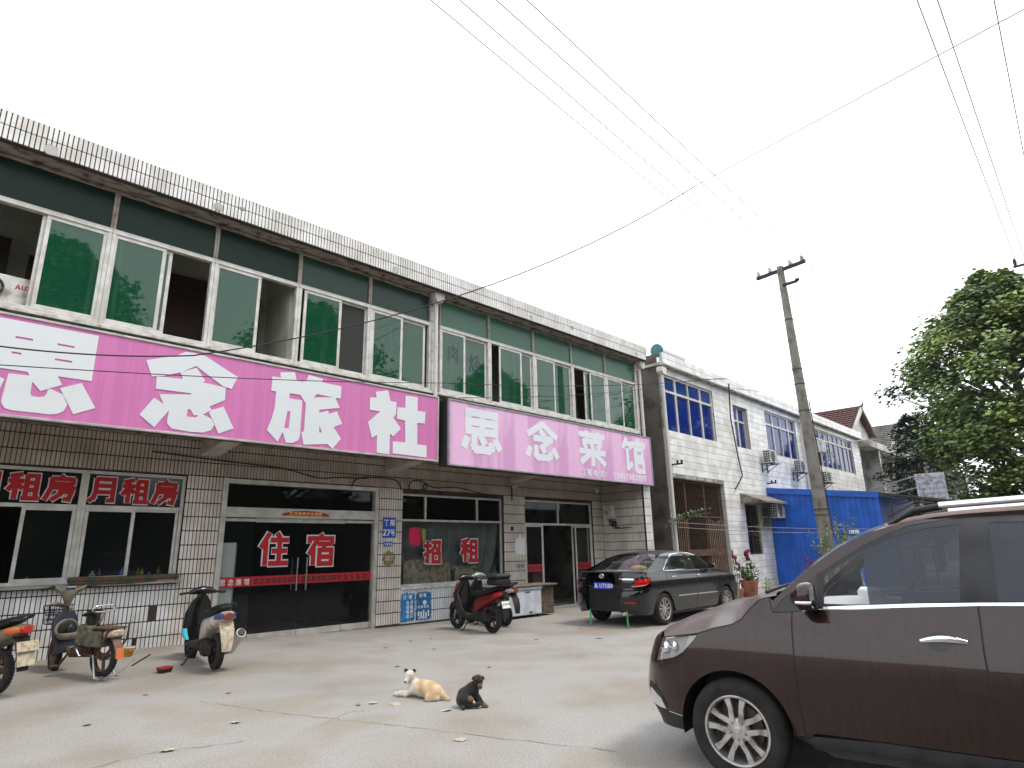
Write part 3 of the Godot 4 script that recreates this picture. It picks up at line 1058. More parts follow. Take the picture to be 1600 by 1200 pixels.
func doors(t: Node) -> void:
	# glass entrance with two leaves
	var f := Buf.new()
	for xx in [4.53, 7.89]:
		f.bbox(Vector3(xx, 1.49, -0.05), Vector3(0.1, 3.1, 0.16), 0.008)
	f.bbox(Vector3(6.21, 2.99, -0.05), Vector3(3.26, 0.09, 0.16), 0.008)
	f.bbox(Vector3(6.21, 2.405, -0.04), Vector3(3.26, 0.19, 0.14), 0.008)
	f.span(Vector3(4.58, -0.3, -0.12), Vector3(7.84, 0.035, 0.0))
	var d := part("entrance", f, M.steel, t)
	pane(d, 4.58, 7.84, 2.5, 2.945, -0.09, M.dark_glass, "transom_pane")
	var k := 0
	for q in [[4.58, 5.18], [5.19, 6.155], [6.165, 7.135], [7.145, 7.84]]:
		var leaf := Buf.new()
		var mid := k == 1 or k == 2
		leaf.bbox(Vector3((q[0] + q[1]) / 2, 2.265, -0.07), Vector3(q[1] - q[0], 0.085 if mid else 0.06, 0.05), 0.004)
		leaf.bbox(Vector3((q[0] + q[1]) / 2, 0.105, -0.07), Vector3(q[1] - q[0], 0.12, 0.05), 0.004)
		part("door_rail", leaf, M.steel, d)
		pane(d, q[0], q[1], 0.165, 2.235, -0.07, M.clear_glass if k == 0 else M.dark_glass, "door_leaf" if mid else "pane", 0.012)
		k += 1
	for xx in [6.04, 6.09, 6.29]:
		var h := Buf.new()
		h.rod(Vector3(xx, 0.9, 0.0 if xx != 6.04 else -0.13), Vector3(xx, 1.54, 0.0 if xx != 6.04 else -0.13), 0.016, 10)
		for yy in [1.0, 1.44]:
			h.rod(Vector3(xx, yy, -0.08), Vector3(xx, yy, 0.0 if xx != 6.04 else -0.13), 0.009, 6)
		part("handle", h, M.chrome, d)
	var band := Buf.new()
	for q in [[4.58, 5.18], [5.19, 6.155], [6.165, 7.135], [7.145, 7.84]]:
		band.span(Vector3(q[0], 1.03, -0.062), Vector3(q[1], 1.205, -0.06))
	part("red_band", band, M.red_film, d)
	var bt := Buf.new()
	glyphs(bt, "思念旅馆", Transform3D(Basis(), Vector3(4.61, 1.06, -0.058)), 0.1, 0.11, 0.15, 0.012, 0.001)
	part("lettering", bt, M.letter_white, d)
	var bt2 := Buf.new()
	glyphs(bt2, "思念旅馆思念旅馆", Transform3D(Basis(), Vector3(5.24, 1.06, -0.058)), 0.1, 0.11, 0.115, 0.013, 0.001)
	glyphs(bt2, "思念旅馆思念旅馆", Transform3D(Basis(), Vector3(6.2, 1.06, -0.058)), 0.1, 0.11, 0.115, 0.013, 0.001)
	glyphs(bt2, "思念旅馆", Transform3D(Basis(), Vector3(7.17, 1.06, -0.058)), 0.1, 0.11, 0.15, 0.013, 0.001)
	part("lettering", bt2, mat("dark_letter", lin(0.05, 0.01, 0.012), 0.6), d)
	red_text(d, "住", 5.31, 1.4, -0.06, 0.58, 0.62, 0.6)
	red_text(d, "宿", 6.31, 1.38, -0.06, 0.58, 0.62, 0.6)
	# gate of the restaurant: aluminium frame, sliding leaves, one pushed open
	var g := Buf.new()
	ring(g, 12.72, 15.77, -0.02, 2.97, -0.1, 0.05, 0.08)
	g.bbox(Vector3(14.24, 2.3, -0.1), Vector3(2.95, 0.06, 0.08), 0.005)
	g.bbox(Vector3(14.2, 2.63, -0.1), Vector3(0.05, 0.6, 0.08), 0.005)
	var d2 := part("sliding_door", g, M.aluminium, t)
	pane(d2, 12.77, 14.175, 2.33, 2.92, -0.1, M.dark_glass, "transom_pane")
	pane(d2, 14.225, 15.72, 2.33, 2.92, -0.1, M.dark_glass, "transom_pane")
	sash(d2, 12.77, 13.5, 0.04, 2.27, -0.075, M.clear_glass, M.aluminium, 0.05)
	sash(d2, 12.84, 13.58, 0.04, 2.27, -0.13, M.clear_glass, M.aluminium, 0.05)
	sash(d2, 14.95, 15.72, 0.04, 2.27, -0.075, M.clear_glass, M.aluminium, 0.05)
	sash(d2, 14.86, 15.65, 0.04, 2.27, -0.13, M.clear_glass, M.aluminium, 0.05)
	var rb := Buf.new()
	rb.span(Vector3(12.82, 1.01, -0.071), Vector3(13.45, 1.2, -0.069))
	rb.span(Vector3(15.0, 1.01, -0.071), Vector3(15.67, 1.2, -0.069))
	part("red_band", rb, M.red_film, d2)
	var rt := Buf.new()
	glyphs(rt, "思念菜馆", Transform3D(Basis(), Vector3(12.85, 1.05, -0.067)), 0.1, 0.11, 0.15, 0.012, 0.001)
	glyphs(rt, "思念菜馆", Transform3D(Basis(), Vector3(15.03, 1.05, -0.067)), 0.1, 0.11, 0.15, 0.012, 0.001)
	part("lettering", rt, M.dark_letter, d2)


func big_letters(b: Buf, z: float) -> void:
	# the four heavy white characters of the large sign, as outlines
	var outs := [
		"0.61,4.89 1.87,4.89 1.87,4.17 1.45,4.17 1.52,4.05 1.28,3.92 1.16,4.05 1.10,4.17 0.61,4.17",
		"0.89,4.11 1.13,4.12 1.17,4.06 1.17,3.88 1.19,3.83 1.28,3.83 1.34,3.85 1.36,3.91 1.36,3.95 1.39,3.97 1.55,3.91 1.62,3.77 1.59,3.67 1.52,3.62 1.44,3.60 1.00,3.60 0.92,3.62 0.88,3.68 0.87,3.72",
		"1.50,4.00 1.75,4.12 1.97,3.77 1.71,3.64", "0.62,4.12 0.86,4.02 0.78,3.62 0.48,3.74",
		"2.55,4.64 2.99,4.81 3.11,4.90 3.25,4.91 3.43,4.89 3.94,4.65 4.00,4.63 3.91,4.39 3.81,4.41 3.76,4.42 3.30,4.69 3.08,4.54 2.83,4.43 2.73,4.41 2.66,4.39",
		"2.73,4.405 3.12,4.43 3.07,4.54 3.31,4.66 3.47,4.46 3.43,4.43 3.81,4.40 3.82,4.18 3.58,4.03 3.62,3.98 3.49,3.88 3.63,3.83 3.69,3.73 3.64,3.63 3.52,3.58 3.33,3.57 3.04,3.59 2.97,3.66 2.96,3.71 2.97,3.87 2.87,3.99 2.80,4.12 3.27,4.19 3.27,4.21 2.74,4.20",
		"2.73,4.05 2.96,3.93 2.97,3.88 2.79,3.58 2.56,3.75", "3.62,3.98 3.81,4.06 4.01,3.71 3.77,3.59 3.64,3.83 3.58,3.93",
		"4.75,4.85 5.03,4.91 5.08,4.75 5.21,4.75 5.28,4.80 5.31,4.91 5.61,4.88 5.59,4.81 6.01,4.80 6.01,4.55 5.89,4.55 6.00,4.36 5.57,4.26 5.57,4.20 5.75,4.27 5.78,4.21 5.94,4.28 6.07,4.05 5.89,3.96 6.06,3.75 5.89,3.54 5.78,3.62 5.30,3.56 5.24,3.79 5.29,3.81 5.29,4.34 5.17,4.49 4.96,4.49 4.96,4.39 5.215,4.39 5.215,3.72 5.19,3.63 5.09,3.57 4.96,3.56 4.88,3.75 4.80,3.56 4.59,3.75 4.66,3.97 4.70,4.19 4.70,4.48 4.61,4.48 4.61,4.75 4.77,4.75",
		"6.80,4.82 7.10,4.90 7.17,4.68 7.32,4.68 7.32,4.42 7.25,4.33 7.45,4.12 7.26,3.93 7.18,3.99 7.18,3.55 6.88,3.56 6.87,3.92 6.75,3.85 6.65,4.16 6.93,4.42 6.68,4.42 6.67,4.68 6.83,4.70",
		"7.55,4.86 7.87,4.87 7.87,4.57 8.09,4.57 8.07,4.31 7.87,4.30 7.88,3.83 8.13,3.83 8.13,3.57 7.26,3.58 7.26,3.83 7.57,3.84 7.55,4.31 7.35,4.32 7.35,4.57 7.55,4.59"]
	var cuts := ["0.89,4.66 1.09,4.66 1.09,4.63 0.89,4.63", "1.38,4.66 1.59,4.66 1.59,4.63 1.38,4.63", "0.88,4.43 1.09,4.43 1.09,4.40 0.88,4.40", "1.38,4.43 1.59,4.43 1.59,4.40 1.38,4.40",
		"3.25,3.94 3.29,3.94 3.35,3.85 3.42,3.86 3.39,3.82 3.26,3.81 3.24,3.83", "5.50,4.56 5.84,4.55 5.44,4.48", "5.57,4.02 5.65,3.83 5.57,3.82", "4.94,4.14 5.00,4.15 4.99,3.83 4.90,3.82"]
	for i in outs.size():
		var bits: Array = [pts(outs[i])]
		for c in cuts:
			var hole := pts(c)
			var mid := Vector2.ZERO
			for p in hole:
				mid += p / hole.size()
			var next := []
			for q in bits:
				if Geometry2D.is_point_in_polygon(mid, q):
					# split at the hole's centre so that it becomes a notch of two halves
					for half in [PackedVector2Array([Vector2(-9, -9), Vector2(mid.x, -9), Vector2(mid.x, 9), Vector2(-9, 9)]), PackedVector2Array([Vector2(mid.x, -9), Vector2(19, -9), Vector2(19, 9), Vector2(mid.x, 9)])]:
						for h in Geometry2D.intersect_polygons(q, half):
							next.append_array(Geometry2D.clip_polygons(h, hole))
				else:
					next.append(q)
			bits = next
		for q in bits:
			b.prism(q, z, z + 0.006 + i * 0.0004)


func light_box(called: String, label: String, x0: float, x1: float, y0: float, y1: float, z0: float, z1: float, face: Material, edge: Material) -> Node3D:
	var s := thing(called, label, "signboard", Vector3((x0 + x1) / 2, y0, z1))
	var inv := Transform3D(Basis(), -s.position)
	var cs := Buf.new()
	cs.span(inv * Vector3(x0 + 0.01, y0 + 0.01, z0), inv * Vector3(x1 - 0.01, y1 - 0.01, z1 - 0.02))
	part("case", cs, mat("case_" + called, lin(0.02, 0.024, 0.024), 0.5), s)
	var fr := Buf.new()
	ring(fr, x0 - s.position.x, x1 - s.position.x, 0, y1 - y0, -0.01, 0.035, 0.06)
	part("frame", fr, edge, s)
	var fc := Buf.new()
	fc.span(inv * Vector3(x0 + 0.034, y0 + 0.034, z1 - 0.02), inv * Vector3(x1 - 0.034, y1 - 0.034, z1))
	part("face", fc, face, s)
	return s


func signs() -> void:
	var pink := mat("pink", lin(0.62, 0.185, 0.435), 0.45)
	pink.albedo_texture = noise_tex(0.01, [Color(0.96, 0.95, 0.97), Color(1, 1, 1)], [0.3, 0.7], 31)
	pink.uv1_triplanar = true
	pink.uv1_scale = Vector3(1.4, 0.05, 1)
	var s := light_box("large_sign", "deep pink lightbox sign with four heavy white characters above the guesthouse entrance", 0.2, 8.46, 3.5, 4.98, 1.28, 1.5, pink, M.steel)
	var b := Buf.new()
	big_letters(b, 0.0)
	var o := part("lettering", b, M.letter_white, s)
	o.position = Vector3(0, 0, 1.502) - s.position
	var pale := mat("faded_pink", lin(0.76, 0.46, 0.69), 0.45)
	pale.albedo_texture = noise_tex(0.006, [Color(0.92, 0.86, 0.92), Color(1, 1, 1), Color(1, 1, 1)], [0.3, 0.55, 0.7], 33)
	pale.uv1_triplanar = true
	pale.uv1_scale = Vector3(0.5, 0.08, 1)
	var s2 := light_box("small_sign", "faded pale pink restaurant sign with pale characters and a telephone number", 8.58, 16.7, 3.42, 4.93, 1.36, 1.7, pale, M.painted_steel)
	var c := Buf.new()
	var at := func(x, y): return Transform3D(Basis(), Vector3(x, y, 1.702) - s2.position)
	glyphs(c, "思", at.call(8.98, 3.8), 1.22, 0.98, 1.0, 0.19)
	glyphs(c, "念", at.call(11.06, 3.82), 1.22, 0.92, 1.0, 0.17)
	glyphs(c, "菜", at.call(13.12, 3.8), 1.24, 0.97, 1.0, 0.16)
	glyphs(c, "馆", at.call(15.15, 3.78), 1.2, 1.0, 1.0, 0.15)
	glyphs(c, "订餐电话", at.call(13.16, 3.52), 0.22, 0.18, 0.27, 0.028)
	c.span(at.call(14.28, 3.55).origin, at.call(14.32, 3.59).origin + Vector3(0, 0, 0.004))
	c.span(at.call(14.28, 3.63).origin, at.call(14.32, 3.67).origin + Vector3(0, 0, 0.004))
	c.text("13401983197", 0.29, 0.004, at.call(15.48, 3.61).scaled_local(Vector3(0.98, 0.8, 1)))
	part("lettering", c, M.pale_letter, s2)
	for xx in [10.62, 12.88, 14.7]:
		var sm := Buf.new()
		sm.span(Vector3(xx, 3.46, 1.7) - s2.position, Vector3(xx + 0.006, 4.89, 1.7008) - s2.position)
		part("seam", sm, mat("seam_pink", lin(0.55, 0.3, 0.48), 0.5), s2)
	# the strip of the green plastic edge on its right end
	var ge := Buf.new()
	ge.span(Vector3(16.7, 3.42, 1.36) - s2.position, Vector3(16.73, 4.93, 1.71) - s2.position)
	part("end_cap", ge, mat("green_plastic", lin(0.02, 0.14, 0.1), 0.5), s2)


func ac_unit(label: String, at: Vector3, turn: float, w := 0.82, h := 0.56, d := 0.3, bracket := true, grp := "air conditioner units") -> Node3D:
	# local: fan on +z, bottom centre at the origin
	var a := thing("air_conditioner", label, "air conditioner", at, turn, grp)
	var b := Buf.new()
	b.bbox(Vector3(0, h / 2, 0), Vector3(w, h, d), 0.02)
	part("casing", b, M.dirty_white, a)
	var f := Buf.new()
	var xf := Transform3D(Basis(Vector3.RIGHT, Vector3(0, 0, 1), Vector3(0, -1, 0)), Vector3(-w * 0.14, h / 2, d / 2))
	f.lathe([Vector2(0.0, 0.004), Vector2(h * 0.4, 0.004), Vector2(h * 0.4, 0.0)], xf, 20)
	part("fan_opening", f, M.black, a)
	var g := Buf.new()
	for r in [0.1, 0.2, 0.3, 0.4]:
		var ringp := []
		for k in 25:
			ringp.append(Vector3(-w * 0.14 + cos(TAU * k / 24.0) * h * r, h / 2 + sin(TAU * k / 24.0) * h * r, d / 2 + 0.012))
		g.tube(ringp, 0.005, 5, false)
	for k in 8:
		var q := Vector3(cos(TAU * k / 8.0), sin(TAU * k / 8.0), 0)
		g.rod(Vector3(-w * 0.14, h / 2, d / 2 + 0.012) + q * 0.03, Vector3(-w * 0.14, h / 2, d / 2 + 0.012) + q * h * 0.4, 0.004, 5)
	part("fan_guard", g, M.painted_steel, a)
	var lv := Buf.new()
	for k in 5:
		for j in 3:
			lv.box(Vector3(-w / 2 - 0.003, h * (0.14 + 0.18 * k), d * (-0.3 + 0.3 * j)), Vector3(0.01, h * 0.12, d * 0.22))
	part("side_louvre", lv, M.black, a)
	if bracket:
		var k2 := Buf.new()
		for xx in [-w * 0.35, w * 0.35]:
			k2.box(Vector3(xx, -0.02, -0.03), Vector3(0.04, 0.04, d + 0.3))
			k2.rod(Vector3(xx, -0.04, d / 2), Vector3(xx, -0.32, -d / 2 - 0.13), 0.015, 6)
			k2.box(Vector3(xx, -0.18, -d / 2 - 0.14), Vector3(0.04, 0.4, 0.03))
		part("bracket", k2, M.black, a)
	return a


func blue_window(parent: Node, x0: float, x1: float, y0: float, y1: float, yr: float, cols: Array, z: float, open := -1) -> void:
	var fb := Buf.new()
	ring(fb, x0, x1, y0, y1, z, 0.07, 0.08)
	fb.bbox(Vector3((x0 + x1) / 2, yr, z), Vector3(x1 - x0 - 0.14, 0.09, 0.08), 0.006)
	var edges := [x0] + cols + [x1]
	for k in range(1, edges.size() - 1):
		fb.bbox(Vector3(edges[k], (y0 + y1) / 2, z), Vector3(0.06 + 0.05 * (k % 2), y1 - y0 - 0.14, 0.07), 0.006)
	var w := part("window", fb, M.aluminium, parent)
	for k in edges.size() - 1:
		pane(w, edges[k] + 0.04, edges[k + 1] - 0.04, yr + 0.04, y1 - 0.06, z - 0.01, M.blue_transom)
		if k != open:
			pane(w, edges[k] + 0.04, edges[k + 1] - 0.04, y0 + 0.06, yr - 0.04, z - 0.01 - 0.012 * (k % 2), M.blue_glass)


func neighbours() -> void:
	glass("blue_glass", lin(0.006, 0.025, 0.2), 0.75, 0.05).metallic_specular = 0.38
	glass("blue_transom", lin(0.015, 0.05, 0.24), 0.9, 0.08).metallic_specular = 0.38
	worn("rust", lin(0.11, 0.06, 0.04), 0.85, M.dirt, 2.0)
	worn("rusty_wood", lin(0.2, 0.13, 0.1), 0.85, M.dirt, 2.0)
	var th := 0.03
	var n := thing("tiled_annex", "white tiled two-storey building with blue glass windows next to the guesthouse", "building", Vector3(18.42, 0, 1.2), th)
	var w := Buf.new()
	var gate := Rect2(0.22, -0.4, 3.95, 4.3)
	w.span(Vector3(0, -0.3, -0.9), Vector3(0.22, 7.75, -0.02))
	w.span(Vector3(0.22, 3.9, -0.3), Vector3(4.17, 5.43, -0.02))
	w.span(Vector3(0.22, 7.5, -0.3), Vector3(23.6, 7.75, -0.02))
	w.span(Vector3(4.0, 5.43, -0.3), Vector3(5.8, 7.5, -0.02))
	w.span(Vector3(4.17, -0.3, -0.3), Vector3(5.85, 5.43, -0.02))
	w.span(Vector3(5.85, -0.3, -0.3), Vector3(7.15, 1.23, -0.02))
	w.span(Vector3(5.85, 3.2, -0.3), Vector3(7.15, 5.43, -0.02))
	w.span(Vector3(7.15, -0.3, -0.3), Vector3(23.6, 5.43, -0.02))
	w.span(Vector3(7.2, 5.43, -0.3), Vector3(9.1, 7.5, -0.02))
	w.span(Vector3(5.8, 7.27, -0.3), Vector3(7.2, 7.5, -0.02))
	w.span(Vector3(12.85, 5.43, -0.3), Vector3(15.5, 7.5, -0.02))
	w.span(Vector3(22.1, 5.43, -0.3), Vector3(23.6, 7.5, -0.02))
	part("wall", w, M.light_grout, n)
	var side := Buf.new()
	side.span(Vector3(-0.02, -0.3, -11), Vector3(0.0, 8.2, -0.05))
	side.span(Vector3(0.0, -0.3, -11), Vector3(0.22, 7.75, -0.9))
	side.span(Vector3(23.4, -0.3, -11), Vector3(23.6, 7.75, -0.3))
	side.span(Vector3(0.22, -0.3, -11), Vector3(23.4, 7.75, -10.8))
	part("side_wall", side, worn("grey_render", lin(0.13, 0.115, 0.1), 0.95, M.dirt, 0.35), n)
	var fl := Buf.new()
	fl.span(Vector3(0.2, 4.1, -10.8), Vector3(23.4, 4.3, -0.32))
	fl.span(Vector3(0.2, 4.3, -3.6), Vector3(23.4, 7.7, -3.5))
	fl.span(Vector3(4.17, 0.0, -10.8), Vector3(4.3, 4.1, -0.32))
	fl.span(Vector3(0.22, 0.0, -6.1), Vector3(4.17, 4.1, -6.0))
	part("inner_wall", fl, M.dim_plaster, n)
	var rf := Buf.new()
	rf.span(Vector3(-0.05, 7.76, -11), Vector3(23.7, 7.86, 0.2))
	rf.span(Vector3(-0.05, 7.86, 0.1), Vector3(23.7, 8.2, 0.19))
	part("roof", rf, M.light_grout, n)
	# tiles: tight upright joints, open level joints
	var white := func(_u, _y): return Color(0.86, 0.86, 0.86)
	var grey := func(_u, _y): return Color(0.5, 0.5, 0.5)
	var holes := [gate, Rect2(0.02, 5.43, 3.98, 2.07), Rect2(5.8, 5.43, 1.4, 1.84), Rect2(5.85, 1.23, 1.3, 1.97), Rect2(9.1, 5.5, 3.75, 2.0), Rect2(15.5, 5.5, 6.6, 2.0)]
	tile_face(Vector3(0.0, 0.0, -0.02), Vector3.RIGHT, Vector3.BACK, 23.6, 7.75, holes, white, 0.0635, 0.25, 0.003, 0.016)
	tile_face(Vector3(-0.05, 7.8, 0.19), Vector3.RIGHT, Vector3.BACK, 23.7, 0.4, [], white, 0.0635, 0.2, 0.003, 0.014)
	tile_face(Vector3(4.17, 0.0, -0.02), Vector3.FORWARD, Vector3.LEFT, 0.28, 3.88, [], grey, 0.07, 0.25, 0.006, 0.018)
	tile_face(Vector3(7.2, 5.43, -0.02), Vector3.FORWARD, Vector3.LEFT, 0.2, 1.84, [], grey, 0.0635, 0.25, 0.004, 0.018)
	var where := []
	var tone := []
	for q in tiles:
		where.append(q[0])
		tone.append(q[1])
	tiles.clear()
	var unit := Buf.new()
	unit.box(Vector3.ZERO, Vector3.ONE)
	many("small_tiles", unit.mesh(), M.tile, where, tone, n)
	# windows
	blue_window(n, 0.2, 4.0, 5.43, 7.5, 6.92, [1.15, 2.1, 3.05], -0.1)
	blue_window(n, 5.8, 7.2, 5.43, 7.27, 6.65, [6.5], -0.2)
	blue_window(n, 9.1, 12.85, 5.5, 7.5, 6.9, [10.05, 11.0, 11.95], -0.1)
	blue_window(n, 15.5, 22.1, 5.5, 7.5, 7.0, [16.5, 17.3, 18.1, 18.9, 19.7, 20.5, 21.3], -0.1, 0)
	var curt := mat("blue_curtain", lin(0.04, 0.12, 0.5), 0.8)
	for q in [[0.3, 1.0], [2.2, 2.8], [9.4, 9.8], [11.3, 11.8], [12.2, 12.7]]:
		var rows := []
		for y in [5.5, 7.4]:
			var line := PackedVector3Array()
			for k in 21:
				line.append(Vector3(lerpf(q[0], q[1], k / 20.0), y, -0.3 + 0.04 * sin(k * 1.7)))
			rows.append(line)
		var cb := Buf.new()
		cb.grid(rows, false, Vector3(5, 6, -20))
		part("curtain", cb, curt, n)
	# barred lower window
	var lw := Buf.new()
	ring(lw, 5.85, 7.15, 1.23, 3.2, -0.12, 0.07, 0.08)
	lw.box(Vector3(6.5, 2.0, -0.12), Vector3(1.2, 0.05, 0.06))
	lw.box(Vector3(6.5, 2.2, -0.12), Vector3(0.05, 1.9, 0.06))
	var lwin := part("window", lw, M.rust, n)
	pane(lwin, 5.92, 7.08, 1.3, 3.13, -0.14, M.dark_glass)
	var sw := Buf.new()
	for xx in [7.05, 7.9]:
		sw.box(Vector3(xx, 2.7, 0.12), Vector3(0.05, 0.98, 0.05))
	for yy in [2.24, 2.72, 3.17]:
		sw.box(Vector3(7.48, yy, 0.12), Vector3(0.8, 0.05, 0.045))
	var sash_open := part("open_sash", sw, mat("yellow_frame", lin(0.3, 0.28, 0.12), 0.6), n)
	pane(sash_open, 7.08, 7.87, 2.27, 3.14, 0.11, M.dark_glass)
	# awning over it
	var aw := Buf.new()
	var a0 := Vector3(5.5, 3.6, 0.0)
	aw.quad(a0, Vector3(8.3, 3.62, 0.0), Vector3(8.1, 3.28, 0.85), Vector3(5.5, 3.28, 0.85))
	aw.quad(Vector3(5.5, 3.57, 0.0), Vector3(8.3, 3.59, 0.0), Vector3(8.1, 3.25, 0.85), Vector3(5.5, 3.25, 0.85))
	aw.tri(a0, Vector3(5.5, 3.28, 0.85), Vector3(5.5, 3.2, 0.0))
	aw.quad(Vector3(5.5, 3.28, 0.85), Vector3(8.1, 3.28, 0.85), Vector3(8.1, 3.2, 0.86), Vector3(5.5, 3.2, 0.86))
	part("awning", aw, worn("awning_metal", lin(0.26, 0.23, 0.2), 0.6, M.dirt, 1.2, 0.2), n)
	# barred gate over the passage
	var lint := Buf.new()
	lint.span(Vector3(0.22, 3.86, -0.3), Vector3(4.17, 3.9, -0.02))
	part("lintel", lint, M.render, n)
	var gf := Buf.new()
	for yy in [0.12, 1.3, 1.46, 2.62, 3.8]:
		gf.box(Vector3(2.2, yy, -0.18), Vector3(3.95, 0.05, 0.04))
	for xx in [0.26, 1.35, 2.75, 4.13]:
		gf.box(Vector3(xx, 1.95, -0.18), Vector3(0.06, 3.8, 0.05))
	var gt := part("gate", gf, M.rust, n)
	var x := 0.36
	while x < 4.1:
		var bb := Buf.new()
		bb.rod(Vector3(x, 0.1, -0.18), Vector3(x, 3.84, -0.18), 0.011, 6)
		part("bar", bb, M.rust, gt)
		x += 0.105
	for q in [[0.34, 1.2], [2.85, 4.05]]:
		x = q[0]
		while x < q[1]:
			var bb := Buf.new()
			bb.box(Vector3(x, 1.3, -0.13), Vector3(0.045, 2.4 + 0.1 * sin(x * 7), 0.03))
			part("slat", bb, M.rusty_wood, gt)
			x += 0.14
	var plate := Buf.new()
	plate.box(Vector3(2.6, 1.38, -0.12), Vector3(2.8, 0.22, 0.02))
	part("lock_plate", plate, M.rust, gt)
	# clutter in the dark passage behind the gate
	var cl := Buf.new()
	cl.bbox(Vector3(1.4, 0.7, -2.2), Vector3(1.2, 1.4, 0.8), 0.03)
	cl.bbox(Vector3(3.0, 0.5, -1.8), Vector3(0.9, 1.0, 0.7), 0.03)
	solo("stacked_crate", cl, M.rusty_wood, "brown crates stacked in the dark passage behind the barred gate", "crate").transform = n.transform
	# downpipes
	var dn := Buf.new()
	for q in [[0.04, 0.1, 1.2], [13.4, 3.9, 7.0]]:
		dn.rod(Vector3(q[0], q[1], 0.07), Vector3(q[0], 7.45, 0.07), 0.06, 10)
		dn.prism(pts("-0.15,0.22 0.15,0.22 0.15,0.06 0.07,-0.04 -0.07,-0.04 -0.15,0.06"), -0.1, 0.12, Transform3D(Basis(), Vector3(q[0], 7.45, 0.06)))
	part("downpipe", dn, M.pipe_white, n)
	for q in [[0.35, 4.3], [8.4, 4.15], [13.6, 4.0]]:
		var ib := Buf.new()
		ib.box(Vector3(q[0], q[1], 0.18), Vector3(0.05, 0.05, 0.42))
		for zz in [0.2, 0.36]:
			ib.lathe([Vector2(0.0, 0.11), Vector2(0.03, 0.1), Vector2(0.04, 0.05), Vector2(0.028, 0.0)], Transform3D(Basis(), Vector3(q[0], q[1] + 0.02, zz)), 10)
		part("cable_bracket", ib, M.black, n)
	var xf := n.transform
	var cab := Buf.new()
	cab.tube([xf * Vector3(5.05, 7.95, 0.26), xf * Vector3(5.2, 6.6, 0.1), xf * Vector3(5.6, 5.0, 0.06), xf * Vector3(5.75, 4.3, 0.08), xf * Vector3(5.3, 3.95, 0.08), xf * Vector3(4.9, 3.72, 0.1)], 0.028, 8)
	solo("drop_cable", cab, M.cable, "thick black cable hanging down the white tiled wall", "cable")
	ac_unit("white air conditioner on brackets under the third blue window", xf * Vector3(8.35, 4.98, 0.3), th)
	ac_unit("louvred air conditioner on green brackets just left of the utility pole", xf * Vector3(11.9, 4.85, 0.3), th)
	ac_unit("air conditioner tucked under the awning against the blue shed", xf * Vector3(7.85, 2.66, 0.5), th, 0.8, 0.54, 0.3, false)
	ac_unit("small white air conditioner half hidden behind the utility pole", xf * Vector3(15.5, 4.6, 0.3), th, 0.75)
	var bx := Buf.new()
	bx.bbox(xf * Vector3(15.35, 6.45, 0.3), Vector3(0.55, 0.62, 0.3), 0.02)
	solo("meter_box", bx, M.dirty_white, "white meter box with an orange base right of the utility pole", "meter box")
	# solar water heater on the roof
	var so := thing("solar_heater", "white solar water tank with a teal end cap on the roof", "water heater", xf * Vector3(0.55, 8.0, -0.35), th)
	var tk := Buf.new()
	var ax := Transform3D(Basis(Vector3.UP, Vector3(0, 0, -1), Vector3.LEFT).orthonormalized(), Vector3(0, 0.52, 0))
	ax.basis = Basis(Vector3(0, 1, 0), Vector3(1, 0, 0), Vector3(0, 0, -1))
	tk.lathe([Vector2(0.235, 0.0), Vector2(0.235, 1.75), Vector2(0.2, 1.8), Vector2(0.0, 1.8)], ax, 28)
	part("tank", tk, M.white_paint, so)
	var ec := Buf.new()
	ec.lathe([Vector2(0.0, -0.05), Vector2(0.2, -0.045), Vector2(0.245, -0.02), Vector2(0.245, 0.05)], ax, 28)
	part("end_cap", ec, mat("teal", lin(0.025, 0.13, 0.15), 0.4), so)
	var lg := Buf.new()
	for xx in [0.3, 1.5]:
		lg.rod(Vector3(xx, 0.35, 0), Vector3(xx, -0.1, 0.3), 0.025)
		lg.rod(Vector3(xx, 0.35, 0), Vector3(xx, -0.1, -0.3), 0.025)
	part("stand", lg, M.painted_steel, so)
	shed()
	row_houses()


